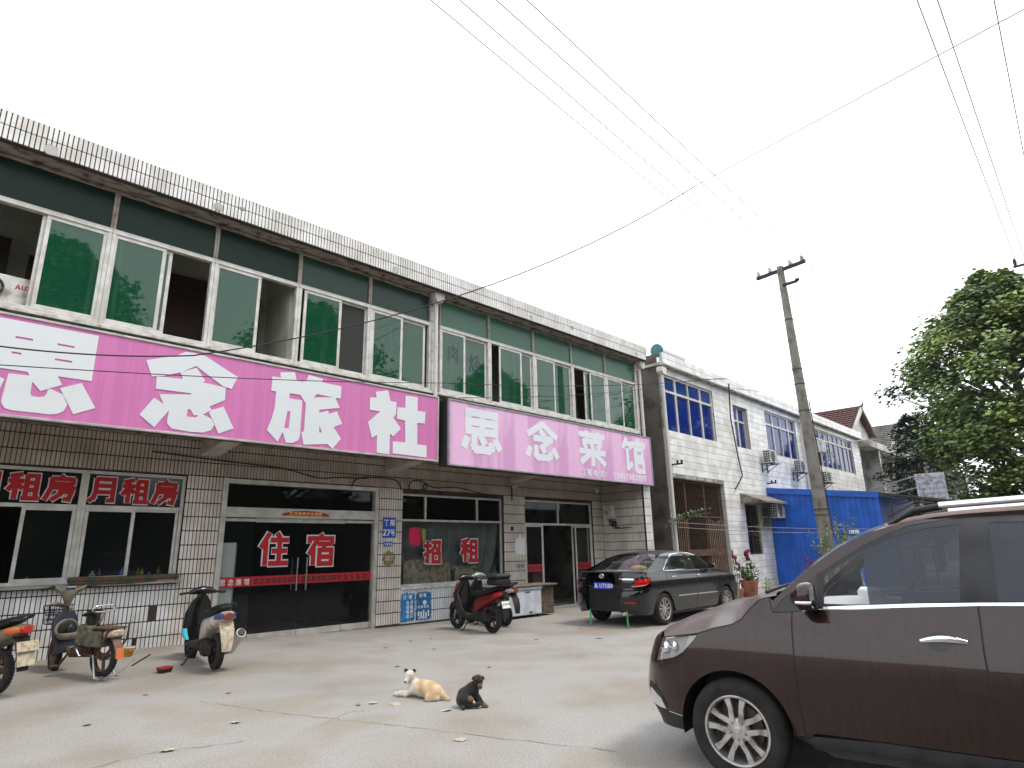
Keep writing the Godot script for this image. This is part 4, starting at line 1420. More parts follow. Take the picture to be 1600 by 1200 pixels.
func shed() -> void:
	var blue := worn("blue_sheet", lin(0.012, 0.115, 0.55), 0.45, M.soft, 0.5)
	var s := thing("blue_shed", "lean-to shed of ribbed bright blue sheet panels against the white building", "shed", Vector3(26.72, 0, 0.95))
	# side face at local x = 0, from z = 0 at the wall to z = 4.15
	var top := func(z): return 3.86 - 0.115 * z
	var k := 0
	var z := 0.0
	while z < 4.1:
		var z1 := minf(z + 0.42, 4.15)
		var b := Buf.new()
		b.quad(Vector3(0, -0.2, z), Vector3(0, -0.2, z1), Vector3(0, top.call(z1), z1), Vector3(0, top.call(z), z), Vector3.LEFT)
		b.quad(Vector3(0.05, -0.2, z), Vector3(0.05, -0.2, z1), Vector3(0.05, top.call(z1), z1), Vector3(0.05, top.call(z), z), Vector3.RIGHT)
		for e in [0.0, 0.21]:
			var r0: float = z + e
			b.prism(PackedVector2Array([Vector2(r0, 0), Vector2(r0 + 0.014, -0.028), Vector2(r0 + 0.035, -0.028), Vector2(r0 + 0.05, 0)]), -0.2, top.call(r0 + 0.03) - 0.02, Transform3D(Basis(Vector3(0, 0, 1), Vector3(1, 0, 0), Vector3(0, 1, 0)), Vector3.ZERO))
		part("panel", b, blue, s)
		z += 0.42
		k += 1
	var fr := Buf.new()
	fr.span(Vector3(0.0, -0.2, 4.15), Vector3(5.0, 3.3, 4.2))
	part("front_panel", fr, blue, s)
	var rf := Buf.new()
	rf.quad(Vector3(-0.1, 3.93, -0.02), Vector3(-0.1, 3.44, 4.25), Vector3(5.2, 3.44, 4.25), Vector3(5.2, 3.93, -0.02))
	rf.quad(Vector3(-0.1, 3.89, -0.02), Vector3(-0.1, 3.4, 4.25), Vector3(5.2, 3.4, 4.25), Vector3(5.2, 3.89, -0.02))
	part("roof", rf, blue, s)
	var tr := Buf.new()
	tr.prism(PackedVector2Array([Vector2(-0.02, 3.72), Vector2(4.25, 3.23), Vector2(4.25, 3.46), Vector2(-0.02, 3.96)]), 0.02, 0.1, Transform3D(Basis(Vector3(0, 0, 1), Vector3.UP, Vector3.LEFT), Vector3.ZERO))
	part("verge_trim", tr, blue, s)
	var lb := Buf.new()
	lb.span(Vector3(-0.034, 1.95, 3.0), Vector3(-0.03, 2.08, 3.36))
	part("paper_notice", lb, M.white_paint, s)
	# open stall roof in front of the shed
	var c := thing("stall_canopy", "dark open canopy roof on thin posts in front of the blue shed", "canopy", Vector3(26.9, 0, 5.2))
	var cr := Buf.new()
	cr.prism(pts("0,3.36 2.9,2.82 2.9,2.88 0,3.44"), -4.6, 0.25, Transform3D(Basis(Vector3(0, 0, 1), Vector3.UP, Vector3.LEFT), Vector3.ZERO))
	part("roof", cr, worn("dark_sheet", lin(0.03, 0.03, 0.032), 0.5, M.dirt, 1.0), c)
	for q in [[0.0, 2.75], [4.3, 2.75], [2.2, 2.75], [0.0, 0.3]]:
		var p := Buf.new()
		p.rod(Vector3(q[0], -0.1, q[1]), Vector3(q[0], 3.3 - 0.18 * q[1], q[1]), 0.03)
		part("post", p, M.rust, c)
	var br := Buf.new()
	br.rod(Vector3(0.05, 2.5, 0.1), Vector3(0.05, 3.1, 1.3), 0.025)
	br.rod(Vector3(1.5, 2.3, 0.1), Vector3(1.5, 3.1, 1.6), 0.025)
	br.rod(Vector3(0, 3.05, 1.4), Vector3(4.4, 3.05, 1.4), 0.025)
	part("brace", br, M.rust, c)
	# things for sale under it
	var ex := thing("red_bucket_stack", "bright red stack of goods in the shade of the stall canopy", "goods", Vector3(26.85, 1.45, 5.35))
	var eb := Buf.new()
	eb.lathe([Vector2(0.0, 0.0), Vector2(0.1, 0.0), Vector2(0.13, 0.3), Vector2(0.15, 0.32), Vector2(0.12, 0.5), Vector2(0.05, 0.62), Vector2(0.0, 0.62)], Transform3D(), 14)
	part("stack", eb, mat("bright_red", lin(0.5, 0.03, 0.01), 0.5), ex)
	var tb := Buf.new()
	tb.bbox(Vector3(28.2, 1.4, 5.75), Vector3(3.0, 0.08, 0.7), 0.01)
	for xx in [26.8, 29.6]:
		tb.box(Vector3(xx, 0.66, 5.5), Vector3(0.06, 1.44, 0.06))
		tb.box(Vector3(xx, 0.66, 6.0), Vector3(0.06, 1.44, 0.06))
	solo("stall_shelf", tb, M.rust, "rusty shelf table standing under the stall canopy", "table")
	# board on the canopy
	var bd := thing("roof_board", "white notice board covered in faint writing above the stall canopy", "signboard", Vector3(29.0, 3.0, 5.98))
	var pb := Buf.new()
	pb.box(Vector3(0, 0.62, 0.5), Vector3(0.05, 1.16, 1.0))
	part("board", pb, worn("board_white", lin(0.55, 0.56, 0.6), 0.5, M.dirt, 1.6), bd)
	var wr := Buf.new()
	var xf := Transform3D(Basis(Vector3(0, 0, 1), Vector3.UP, Vector3.LEFT), Vector3(-0.026, 0.14, 0.06))
	for r in 5:
		glyphs(wr, ["订餐电话月租房菜", "住宿月租房电话招", "菜馆订餐高照好运", "招租电话订房住宿", "电话住宿菜馆月租"][r], xf.translated(Vector3(0, 0.2 * r, 0)), 0.09, 0.12, 0.112, 0.012, 0.002)
	part("lettering", wr, mat("faint_ink", lin(0.28, 0.26, 0.4), 0.6), bd)
	var sp := Buf.new()
	for q in [[0.25, 0.1], [0.7, 0.1], [1.15, 0.1]]:
		sp.rod(Vector3(0.05, q[0], 0.1), Vector3(0.9, q[0] - 0.35, -1.9), 0.022)
	sp.rod(Vector3(0.05, 0.1, 0.95), Vector3(0.6, -0.15, 0.95), 0.022)
	part("strut", sp, M.painted_steel, bd)


func row_houses() -> void:
	var red := worn("roof_tile", lin(0.1, 0.035, 0.035), 0.7, M.soft, 0.6)
	var grey := worn("grey_roof_tile", lin(0.16, 0.15, 0.14), 0.8, M.dirt, 0.6)
	var white := worn("house_white", lin(0.48, 0.48, 0.47), 0.7, M.dirt, 0.25)
	var names := ["white gabled house with a dark red tiled roof beyond the annex", "second gabled row house with a grey tiled roof and flat canopy", "third gabled row house farther down the street", "farthest gabled row house down the street"]
	for i in 4:
		var x0 := 41.4 + 9.2 * i
		var h := thing("row_house", names[i], "house", Vector3(x0, 0, -0.1 - 0.2 * i), 0.02, "gabled row houses beyond the annex")
		var w := Buf.new()
		w.prism(pts("0,-0.3 5.5,-0.3 5.5,8.7 3.5,10.1 0,7.7"), -9.0, 0.0)
		part("wall", w, white, h)
		var hw := 3.5
		for sd in [-1.0, 1.0]:
			var rb := Buf.new()
			var nrm := Vector3(sd * 2.5, 3.5, 0).normalized()
			var dirv := Vector3(sd * 3.5, -2.45, 0).normalized()
			var top := Vector3(hw, 10.3, 0)
			var len_ := 4.75 if sd < 0 else 2.85
			rb.quad(top + Vector3(0, 0, 0.35), top + dirv * len_ + Vector3(0, 0, 0.35), top + dirv * len_ + Vector3(0, 0, -9), top + Vector3(0, 0, -9), nrm)
			rb.quad(top + Vector3(0, -0.12, 0.35), top + dirv * len_ + Vector3(0, -0.12, 0.35), top + dirv * len_ + Vector3(0, -0.12, -9), top + Vector3(0, -0.12, -9), -nrm)
			var slope := part("roof", rb, red if i == 0 else grey, h)
			var tb := Buf.new()
			var rows := 15
			for r in rows:
				var a := top + dirv * (len_ * r / rows) + nrm * 0.01
				var line0 := PackedVector3Array()
				var line1 := PackedVector3Array()
				for k in 100:
					var zz := 0.35 - 9.3 * k / 99.0
					var wob := absf(sin(k * PI / 3.0)) * 0.04
					line0.append(a + Vector3(0, 0, zz) + nrm * (0.0 + wob * 0.5))
					line1.append(a + dirv * (len_ / rows) + Vector3(0, 0, zz) + nrm * (0.05 + wob))
				tb.grid([line0, line1], false, top - Vector3(0, 20, 0))
			var tl := part("roof_tile_courses", tb, red if i == 0 else grey, slope)
			tl.set_meta("kind", "stuff")
			var vg := Buf.new()
			vg.prism(PackedVector2Array([Vector2(hw, 10.36), Vector2(hw + sd * len_ * 0.83, 10.36 - len_ * 0.581), Vector2(hw + sd * len_ * 0.83, 10.12 - len_ * 0.581), Vector2(hw, 10.06)]), 0.3, 0.42)
			part("verge_board", vg, white if sd < 0 else M.grey_render, slope)
		var rt := Buf.new()
		rt.tube([Vector3(hw, 10.33, 0.45), Vector3(hw, 10.33, -9)], 0.1, 8)
		rt.tube([Vector3(hw, 10.35, 0.35), Vector3(hw, 10.5, 0.5), Vector3(hw, 10.66, 0.5)], [0.09, 0.06, 0.02], 6)
		part("ridge", rt, red if i == 0 else grey, h)
		# projecting bay with a flat canopy
		var cb := Buf.new()
		cb.span(Vector3(0.9, 7.35, 0.0), Vector3(8.0, 7.75, 1.15))
		cb.span(Vector3(0.9, 3.9, 0.0), Vector3(8.0, 4.6, 1.05))
		cb.span(Vector3(3.2, 4.6, 0.0), Vector3(3.5, 7.35, 1.0))
		cb.span(Vector3(6.2, -0.2, 0.0), Vector3(6.6, 7.35, 1.0))
		part("balcony", cb, white, h)
		for q in [[1.3, 4.7], [4.0, 4.8], [1.3, 1.0], [4.2, 0.9]]:
			var fb := Buf.new()
			ring(fb, q[0], q[0] + 1.7, q[1], q[1] + 2.0, 0.03, 0.08, 0.06)
			fb.box(Vector3(q[0] + 0.85, q[1] + 1.0, 0.03), Vector3(0.06, 1.9, 0.05))
			var wn := part("window", fb, M.aluminium, h)
			pane(wn, q[0] + 0.07, q[0] + 1.63, q[1] + 0.07, q[1] + 1.93, 0.02, M.black_gloss)
		# windows on the side that looks towards the yard
		for q in [[-2.2, 4.8], [-5.5, 4.8]]:
			var fb := Buf.new()
			fb.box(Vector3(-0.01, q[1] + 0.9, q[0]), Vector3(0.05, 1.8, 1.4))
			part("side_window", fb, M.black_gloss, h)
	ac_unit("air conditioner on the front of the second row house", Vector3(53.2, 4.1, 1.15), 0.0, 0.85, 0.6)


func wire(label: String, a: Vector3, b: Vector3, sag: float, r := 0.008, dark := true, grp := "") -> void:
	var p := []
	for i in 25:
		var t := i / 24.0
		p.append(a.lerp(b, t) - Vector3.UP * (4.0 * sag * t * (1.0 - t)))
	var bf := Buf.new()
	bf.tube(p, r, 5)
	solo("overhead_wire", bf, M.cable if dark else M.pale_cable, label, "wire", grp)


func poles_and_wires() -> void:
	var conc := worn("pole_concrete", lin(0.24, 0.225, 0.205), 0.9, M.dirt, 0.8)
	var base := Vector3(18.55, 0, 5.92)
	var p := thing("utility_pole", "leaning grey concrete utility pole with one crossarm and yellow paint near its foot", "utility pole", base)
	var lean := Vector3(-0.25, 9.75, -0.13)
	var at := func(y): return lean * (y / 9.75)
	var b := Buf.new()
	b.tube([at.call(-0.3), at.call(5.0), at.call(9.85)], [0.2, 0.147, 0.095], 22)
	part("shaft", b, conc, p)
	worn("greasy_band", lin(0.09, 0.075, 0.065), 0.8, M.dirt, 1.0)
	for q in [[2.35, 0.19], [2.5, 0.187], [5.3, 0.15], [6.1, 0.143], [6.55, 0.137], [8.1, 0.12]]:
		var r := Buf.new()
		r.tube([at.call(q[0]), at.call(q[0] + 0.035)], q[1] + 0.004, 18)
		part("band", r, M.greasy_band, p)
	var ya := Buf.new()
	for q in [[0.9, 2.2, 0.55, 0.9], [2.6, 3.15, 0.7, 1.0]]:
		var rows := []
		for k in 9:
			var y := lerpf(q[0], q[1], k / 8.0)
			var rr := lerpf(0.2, 0.147, (y + 0.3) / 5.3) + 0.003
			var line := PackedVector3Array()
			for j in 6:
				var a: float = q[2] + (q[3] - q[2]) * j / 5.0 * (1.0 - 0.5 * absf(k / 4.0 - 1.0)) - 0.2
				line.append(at.call(y) + Vector3(cos(a), 0, sin(a)) * rr)
			rows.append(line)
		ya.grid(rows, false, at.call(2.0))
	part("yellow_paint", ya, mat("yellow_paint", lin(0.55, 0.28, 0.02), 0.6), p)
	var top: Vector3 = at.call(9.72)
	var arm := Buf.new()
	arm.box(top + Vector3(0.0, 0.02, 0.0), Vector3(0.09, 0.09, 1.5), Basis(Vector3.RIGHT, -0.055))
	part("crossarm", arm, M.black, p)
	var ins := [-0.68, -0.32, 0.3, 0.66]
	for z in ins:
		var q := Buf.new()
		q.lathe([Vector2(0.0, 0.17), Vector2(0.045, 0.16), Vector2(0.055, 0.11), Vector2(0.035, 0.08), Vector2(0.06, 0.05), Vector2(0.02, 0.0)], Transform3D(Basis(), top + Vector3(0, 0.06 + z * 0.055, z)), 12)
		part("insulator", q, M.dirty_white, p)
	var hb := Buf.new()
	hb.box(at.call(9.2) + Vector3(-0.1, 0, 0.25), Vector3(0.07, 0.07, 0.42))
	hb.tube([at.call(9.22) + Vector3(-0.1, 0.02, 0.42), at.call(9.22) + Vector3(-0.1, 0.02, 0.52)], 0.05, 10)
	part("side_bracket", hb, M.black, p)
	var cb := Buf.new()
	cb.tube([at.call(5.6) + Vector3(0.02, 0, 0.17), at.call(4.2) + Vector3(-0.05, 0, 0.2), at.call(3.1) + Vector3(0.02, 0, 0.2), at.call(1.8) + Vector3(0, 0, 0.21)], 0.015, 6)
	part("riser_cable", cb, M.cable, p)
	# four conductors running along the row, over the yard and away
	var ends := [Vector3(4.65, 9.7, 6.22), Vector3(4.97, 9.7, 6.52), Vector3(5.37, 9.7, 6.9), Vector3(5.71, 9.7, 7.22)]
	for k in 4:
		var a: Vector3 = base + top + Vector3(0, 0.22 + ins[k] * 0.055, ins[k])
		var d: Vector3 = (ends[k] - a) / (ends[k].x - a.x)
		wire(["leftmost", "second from the left", "third from the left", "rightmost"][k] + " of four power wires crossing the sky to the pole's crossarm", a, a + d * (-25.0 - a.x), 0.12, 0.009, false)
		wire(["lowest", "second lowest", "third lowest", "highest"][k] + " faint power wire running on from the crossarm to the trees", a, Vector3(62, 10.4, 4.6 + ins[k]), 0.35, 0.01, false)
	# tall pole beyond the tree, right edge
	var t2 := thing("far_pole", "dark top of a taller pole showing above the big tree at the right edge", "utility pole", Vector3(38.72, 0, 10.5))
	var b2 := Buf.new()
	b2.tube([Vector3(0, 0, 0), Vector3(0, 15.2, 0)], [0.26, 0.13], 14)
	part("shaft", b2, conc, t2)
	var a2 := Buf.new()
	a2.box(Vector3(0, 15.0, 0), Vector3(0.1, 0.1, 1.2))
	for z in [-0.5, 0.0, 0.5]:
		a2.lathe([Vector2(0.0, 0.4), Vector2(0.06, 0.36), Vector2(0.09, 0.2), Vector2(0.06, 0.0)], Transform3D(Basis(), Vector3(0, 15.05, z)), 10)
	part("crossarm", a2, M.black, t2)
	wire("left wire of the pair dropping from the top to the far pole", Vector3(38.72, 15.4, 10.05), Vector3(5.0, 15.0, 11.05), 0.0, 0.016, false)
	wire("right wire of the pair dropping from the top to the far pole", Vector3(38.72, 15.4, 10.4), Vector3(5.0, 15.0, 11.45), 0.0, 0.016, false)
	wire("short wire in the extreme top right corner", Vector3(38.72, 15.4, 11.13), Vector3(5.0, 15.3, 12.75), 0.0, 0.016, false)
	# service cables
	var xa := Vector3(12.05, 9.65, 6.4)
	wire("heavy black cable rising across the picture from the pink sign into the sky", Vector3(0.0, 4.35, 1.9), Vector3(3.0, 4.62, 2.3), 0.1, 0.012)
	wire("long cable stretching up from the pink sign over the yard", Vector3(3.0, 4.62, 2.3), xa, 0.62, 0.0115)
	wire("far end of the long cable fading out towards the upper right", xa, xa + (Vector3(10.61, 9.0, 11.33) - xa).normalized() * 6.5, 0.0, 0.009, false)
	wire("thin wire crossing the lettering of the large pink sign", Vector3(-1.0, 3.95, 1.85), Vector3(8.4, 5.2, 1.95), 0.1, 0.008)
	wire("thin wire from the sign joint to the middle of the utility pole", Vector3(8.4, 5.2, 1.95), Vector3(18.35, 6.6, 5.8), 0.25, 0.008)
	wire("thin wire just above the small sign to the annex corner", Vector3(8.7, 4.92, 1.9), Vector3(18.6, 7.0, 1.5), 0.12, 0.008)
	wire("wire from the utility pole to the big tree, upper", Vector3(18.4, 6.2, 6.0), Vector3(33.0, 9.2, 7.4), 0.15, 0.009)
	wire("wire from the annex roof past the pole to the big tree, lower", Vector3(21.6, 7.5, 1.6), Vector3(33.0, 8.2, 7.6), 0.45, 0.009)
	wire("wire strung from the annex parapet to the utility pole", Vector3(20.9, 7.65, 1.5), Vector3(18.4, 6.55, 5.75), 0.1, 0.008)
	wire("clothes line strung low along the annex wall past the pole", Vector3(17.4, 2.35, 1.7), Vector3(26.6, 2.1, 5.0), 0.08, 0.008, false)
	wire("second clothes line just below the first along the annex wall", Vector3(17.4, 2.2, 1.75), Vector3(26.6, 1.98, 5.1), 0.1, 0.008, false)


func leaf_mesh(kind: String) -> ArrayMesh:
	var b := Buf.new()
	if kind == "lobed":
		var p := pts("0,-0.1 0.28,0.05 0.5,0.3 0.3,0.4 0.32,0.72 0.1,0.62 0,1 -0.1,0.62 -0.32,0.72 -0.3,0.4 -0.5,0.3 -0.28,0.05")
		var mid := Vector3(0, 0.06, 0.35)
		for k in p.size():
			var q := p[k]
			var r := p[(k + 1) % p.size()]
			b.tri(mid, Vector3(q.x, -absf(q.x) * 0.35 - (0.12 if q.y > 0.8 else 0.0), q.y), Vector3(r.x, -absf(r.x) * 0.35 - (0.12 if r.y > 0.8 else 0.0), r.y))
	else:
		var w := 0.24 if kind == "oval" else 0.13
		var c0 := Vector3(0, 0, 0)
		var spine := [Vector3(0, 0, 0), Vector3(0, 0.1, 0.35), Vector3(0, 0.08, 0.7), Vector3(0, -0.06, 1.0)]
		var wid := [0.05, w, w * 0.8, 0.0]
		for k in 3:
			for s in [-1.0, 1.0]:
				var e0: Vector3 = spine[k] + Vector3(s * wid[k], 0.06, 0)
				var e1: Vector3 = spine[k + 1] + Vector3(s * wid[k + 1], 0.06 * float(k < 2), 0)
				b.quad(spine[k], e0, e1, spine[k + 1])
	return b.mesh()


func leaf_mat(key: String, rough := 0.5) -> StandardMaterial3D:
	var m := tinted(key, rough)
	m.backlight_enabled = true
	m.backlight = Color(0.16, 0.2, 0.06)
	return m


func leaf_at(p: Vector3, size: float, up: Vector3) -> Transform3D:
	var y := (up + Vector3(rng.randf_range(-0.8, 0.8), rng.randf_range(-0.3, 0.6), rng.randf_range(-0.8, 0.8))).normalized()
	var a := rng.randf_range(0, TAU)
	var x := y.cross(Vector3(cos(a), 0.13, sin(a))).normalized()
	return Transform3D(Basis(x, y, x.cross(y)).scaled_local(Vector3.ONE * size), p)


# tapered trunk and limbs, then a crown of leaf clumps inside a radius profile
func tree(called: String, label: String, at: Vector3, prof: Array, trunk_r: float, clumps: int, per: int, leaf: Mesh, size: float, m: Material, tones: Array, wood: Material, grp := "") -> Node3D:
	var t := thing(called, label, "tree", at, 0.0, grp)
	var y0: float = prof[0].x
	var y1: float = prof[-1].x
	var tb := Buf.new()
	tb.tube([Vector3(0, -0.2, 0), Vector3(0.05, y0 * 0.6, 0.02), Vector3(-0.04, lerpf(y0, y1, 0.35), 0.05), Vector3(0.06, lerpf(y0, y1, 0.7), -0.04), Vector3(0, y1 - 0.3, 0)], [trunk_r * 1.15, trunk_r, trunk_r * 0.7, trunk_r * 0.35, 0.02], 10)
	part("trunk", tb, wood, t)
	var lb := Buf.new()
	var where := []
	var tints := []
	for k in clumps:
		var y := lerpf(y0, y1, pow(rng.randf(), 0.85))
		var rr := lut(prof, y)
		var a := rng.randf_range(0, TAU)
		var d := rr * sqrt(rng.randf_range(0.15, 1.0))
		var c := Vector3(cos(a) * d, y, sin(a) * d)
		var s := rng.randf_range(0.45, 0.9) * clampf(rr / 3.0, 0.4, 1.0)
		if k % 3 == 0:
			var st := Vector3(0, clampf(y - d * 0.7, y0 * 0.7, y1), 0)
			lb.tube([st, st.lerp(c, 0.55) + Vector3(0, 0.15, 0), c], [trunk_r * 0.28, trunk_r * 0.16, 0.015], 5, false)
		var tone: Color = tones[rng.randi() % tones.size()]
		var n := int(per * rng.randf_range(0.5, 1.3))
		for i in n:
			var v := Vector3(rng.randfn(), rng.randfn() * 0.7, rng.randfn()) * s * 0.55
			var q := tone * rng.randf_range(0.7, 1.25)
			where.append(leaf_at(c + v, size * rng.randf_range(0.65, 1.2), (Vector3.UP + (c + v - Vector3(0, y - 1.0, 0)) * 0.12)))
			tints.append(Color(q.r, q.g, q.b))
	part("limbs", lb, wood, t)
	many("crown", leaf, m, where, tints, t)
	return t


func plant(called: String, label: String, at: Vector3, stems: Array, leaf: Mesh, size: float, per: int, tones: Array, flower := Color.BLACK, grp := "") -> Node3D:
	# stems: [base offset, tip offset]
	var t := thing(called, label, "plant", at, 0.0, grp)
	var sb := Buf.new()
	var where := []
	var tints := []
	var fb := Buf.new()
	for s in stems:
		var a: Vector3 = s[0]
		var b: Vector3 = s[1]
		sb.tube([a, a.lerp(b, 0.5) + Vector3(rng.randf_range(-0.03, 0.03), 0, rng.randf_range(-0.03, 0.03)), b], [0.012, 0.009, 0.004], 5)
		for i in per:
			var f := pow(rng.randf(), 0.8) * 0.9 + 0.1
			var p := a.lerp(b, f)
			var ang := rng.randf_range(0, TAU)
			var out := Vector3(cos(ang), 0.25, sin(ang))
			var x := out.cross(Vector3.UP).normalized()
			var zz := (out + Vector3(0, rng.randf_range(-0.5, 0.3), 0)).normalized()
			where.append(Transform3D(Basis(x, zz.cross(x), zz).scaled_local(Vector3.ONE * size * rng.randf_range(0.6, 1.15) * (1.25 - 0.5 * f)), p))
			var q: Color = tones[rng.randi() % tones.size()] * rng.randf_range(0.75, 1.2)
			tints.append(Color(q.r, q.g, q.b))
		if flower != Color.BLACK:
			for i in 7:
				fb.ball(b + Vector3(rng.randf_range(-0.03, 0.03), rng.randf_range(-0.1, 0.1), rng.randf_range(-0.03, 0.03)), Vector3(0.028, 0.055, 0.028), Basis(), 6)
	part("stem", sb, M.stem, t)
	many("leaves", leaf, M.leaf_soft, where, tints, t)
	if flower != Color.BLACK:
		part("flower", fb, mat("flower_" + str(used.size()), flower.linear_to_srgb(), 0.8), t)
	return t


func pot(parent: Node, r: float, h: float, m: Material) -> void:
	var b := Buf.new()
	b.lathe([Vector2(0.0, 0.0), Vector2(r * 0.7, 0.0), Vector2(r * 0.93, h * 0.82), Vector2(r, h * 0.84), Vector2(r, h), Vector2(r * 0.9, h), Vector2(r * 0.86, h * 0.9), Vector2(0.0, h * 0.9)], Transform3D(), 22)
	part("pot", b, m, parent)


func greenery() -> void:
	var lobed := leaf_mesh("lobed")
	var oval := leaf_mesh("oval")
	var narrow := leaf_mesh("narrow")
	leaf_mat("leaf_soft")
	leaf_mat("leaf_plane", 0.55)
	leaf_mat("leaf_glossy", 0.3)
	mat("stem", lin(0.08, 0.1, 0.04), 0.8)
	var bark := worn("bark", lin(0.14, 0.12, 0.09), 0.95, M.dirt, 1.5)
	var lime := [Color(0.24, 0.31, 0.07), Color(0.17, 0.24, 0.055), Color(0.11, 0.17, 0.045), Color(0.075, 0.12, 0.035), Color(0.2, 0.27, 0.08)]
	var deep := [Color(0.02, 0.035, 0.018), Color(0.028, 0.045, 0.022), Color(0.035, 0.055, 0.028)]
	var prof := tabv("2.2,2.4 3.3,3.3 5.6,3.9 6.9,4.3 8.3,4.9 9.75,3.7 11.8,2.2 13.3,0.5")
	var big := tree("plane_tree", "tall bushy light green tree filling the right edge behind the brown car", Vector3(34.2, 0, 9.35), prof, 0.32, 430, 140, lobed, 0.22, M.leaf_plane, lime, bark)
	tree("dark_tree", "dark glossy evergreen tree left of the tall light green tree", Vector3(42.3, 0, 3.55), tabv("1.6,1.4 3.2,2.0 5.3,2.3 7.0,1.7 8.7,0.4"), 0.16, 150, 90, oval, 0.24, M.leaf_glossy, deep, bark)
	tree("pale_tree", "small pale green tree at the foot of the far row houses", Vector3(51.5, 0, 1.9), tabv("1.5,1.0 3.0,1.7 4.8,1.5 6.2,0.4"), 0.12, 50, 60, narrow, 0.3, M.leaf_plane, [Color(0.16, 0.21, 0.12), Color(0.12, 0.17, 0.09)], bark)
	# trees across the road, seen mirrored in the windows
	for q in [[-4.5, 21.5, 2.1, 1.0], [3.4, 19.5, 0.3, 1.05], [14.5, 19.5, 4.0, 1.08], [27.0, 19.5, 0.5, 1.0]]:
		var o: Node3D = big.duplicate()
		o.name = numbered("plane_tree")
		add_child(o)
		o.position = Vector3(q[0], 0, q[1])
		o.rotation.y = q[2]
		o.scale = Vector3.ONE * q[3]
		tag(o, "leafy tree across the road, seen only as a reflection in the green panes", "tree", "trees across the road")
	var bw := Buf.new()  # unseen wall, added to keep reflections in the ground-floor glass dark
	bw.span(Vector3(-60, -0.2, 27.0), Vector3(80, 5.2, 27.4))
	solo("added_dark_wall", bw, M.dim_plaster, "added long dark wall across the road that darkens reflections in the ground-floor glass", "wall")
	# potted flowers beside the annex
	var terra := worn("terracotta", lin(0.38, 0.14, 0.09), 0.85, M.dirt, 2.0)
	var g1 := [Color(0.09, 0.17, 0.035), Color(0.07, 0.13, 0.03), Color(0.14, 0.2, 0.05)]
	var st := []
	for k in 9:
		var a := k * 0.7
		st.append([Vector3(cos(a) * 0.1, 0.45, sin(a) * 0.1), Vector3(cos(a) * 0.25, 0.95 + 0.12 * sin(k * 2.1), sin(a) * 0.25)])
	st.append([Vector3(0, 0.5, 0), Vector3(0.03, 1.3, 0.02)])
	var p1 := plant("potted_cockscomb", "leafy plant with dark pink plumes in a terracotta pot by the white wall", Vector3(20.0, 0, 2.85), st, oval, 0.24, 14, g1)
	pot(p1, 0.29, 0.52, terra)
	var fl := Buf.new()
	for i in 16:
		fl.ball(Vector3(0.03 + rng.randf_range(-0.07, 0.07), 1.25 + rng.randf_range(-0.1, 0.2), 0.02 + rng.randf_range(-0.07, 0.07)), Vector3(0.04, 0.06, 0.04), Basis(), 6)
	part("flower", fl, mat("plume", lin(0.2, 0.012, 0.06), 0.85), p1)
	var p2 := plant("potted_red_plant", "thin reddish plant in a small pot just in front of the black sedan's nose", Vector3(18.9, 0, 3.0), [[Vector3(0, 0.3, 0), Vector3(0.02, 1.15, 0)], [Vector3(0.05, 0.3, 0), Vector3(0.1, 0.95, 0.05)], [Vector3(-0.05, 0.3, 0), Vector3(-0.12, 1.35, 0)]], narrow, 0.2, 14, [Color(0.12, 0.1, 0.03), Color(0.14, 0.04, 0.04), Color(0.1, 0.14, 0.04)], Color(0.18, 0.02, 0.05))
	pot(p2, 0.16, 0.32, terra)
	plant("yellow_herb", "low yellow-green herb beside the terracotta pot", Vector3(20.7, 0, 3.05), [[Vector3(0, 0, 0), Vector3(0.1, 0.6, 0)], [Vector3(0.05, 0, 0), Vector3(0.3, 0.5, 0.1)], [Vector3(0, 0, 0.05), Vector3(-0.1, 0.45, 0.1)]], oval, 0.17, 12, [Color(0.25, 0.26, 0.04), Color(0.12, 0.2, 0.03)])
	for q in [[21.6, 4.1, "dark red cockscomb growing against the left of the blue shed"], [22.2, 4.4, "second dark red cockscomb, nearer the utility pole"]]:
		plant("red_cockscomb", q[2], Vector3(q[0], 0, q[1]), [[Vector3(0, 0, 0), Vector3(0, 1.15, 0)], [Vector3(0.05, 0, 0), Vector3(0.25, 0.95, 0.1)], [Vector3(0, 0, 0), Vector3(-0.2, 0.8, 0.1)], [Vector3(0, 0, 0), Vector3(0.1, 0.7, -0.1)]], narrow, 0.2, 18, [Color(0.05, 0.07, 0.03), Color(0.1, 0.04, 0.04)], Color(0.2, 0.006, 0.03), "cockscombs by the blue shed")
	# scrub round the pole
	var bush := []
	for k in 16:
		var a := k * 2.4
		bush.append([Vector3(cos(a) * 0.12, 0, sin(a) * 0.12), Vector3(cos(a) * (0.2 + 0.03 * k), 1.5 + 0.75 * absf(sin(k * 1.3)), sin(a) * (0.2 + 0.03 * k))])
	plant("pole_bush", "green bush growing round the left of the utility pole's foot", Vector3(17.9, 0, 6.35), bush, oval, 0.15, 40, [Color(0.13, 0.22, 0.06), Color(0.08, 0.15, 0.04), Color(0.22, 0.3, 0.12)])
	plant("tall_stalk", "tall straight leafy stalk standing right of the utility pole", Vector3(19.3, 0, 6.0), [[Vector3(0, 0, 0), Vector3(0.05, 2.35, 0)], [Vector3(0.08, 0, 0), Vector3(-0.12, 1.7, 0.05)], [Vector3(0.1, 0, 0), Vector3(0.25, 1.9, 0.05)]], oval, 0.2, 60, [Color(0.16, 0.28, 0.07), Color(0.1, 0.2, 0.05)])
	# vine on the gate pipe and at the barred window
	var vine := []
	for k in 7:
		vine.append([Vector3(0, -0.1 + 0.02 * k, 0), Vector3(0.35 + 0.24 * k, 0.14 * sin(k * 1.1) + 0.05 * k, 0.1 + 0.02 * k)])
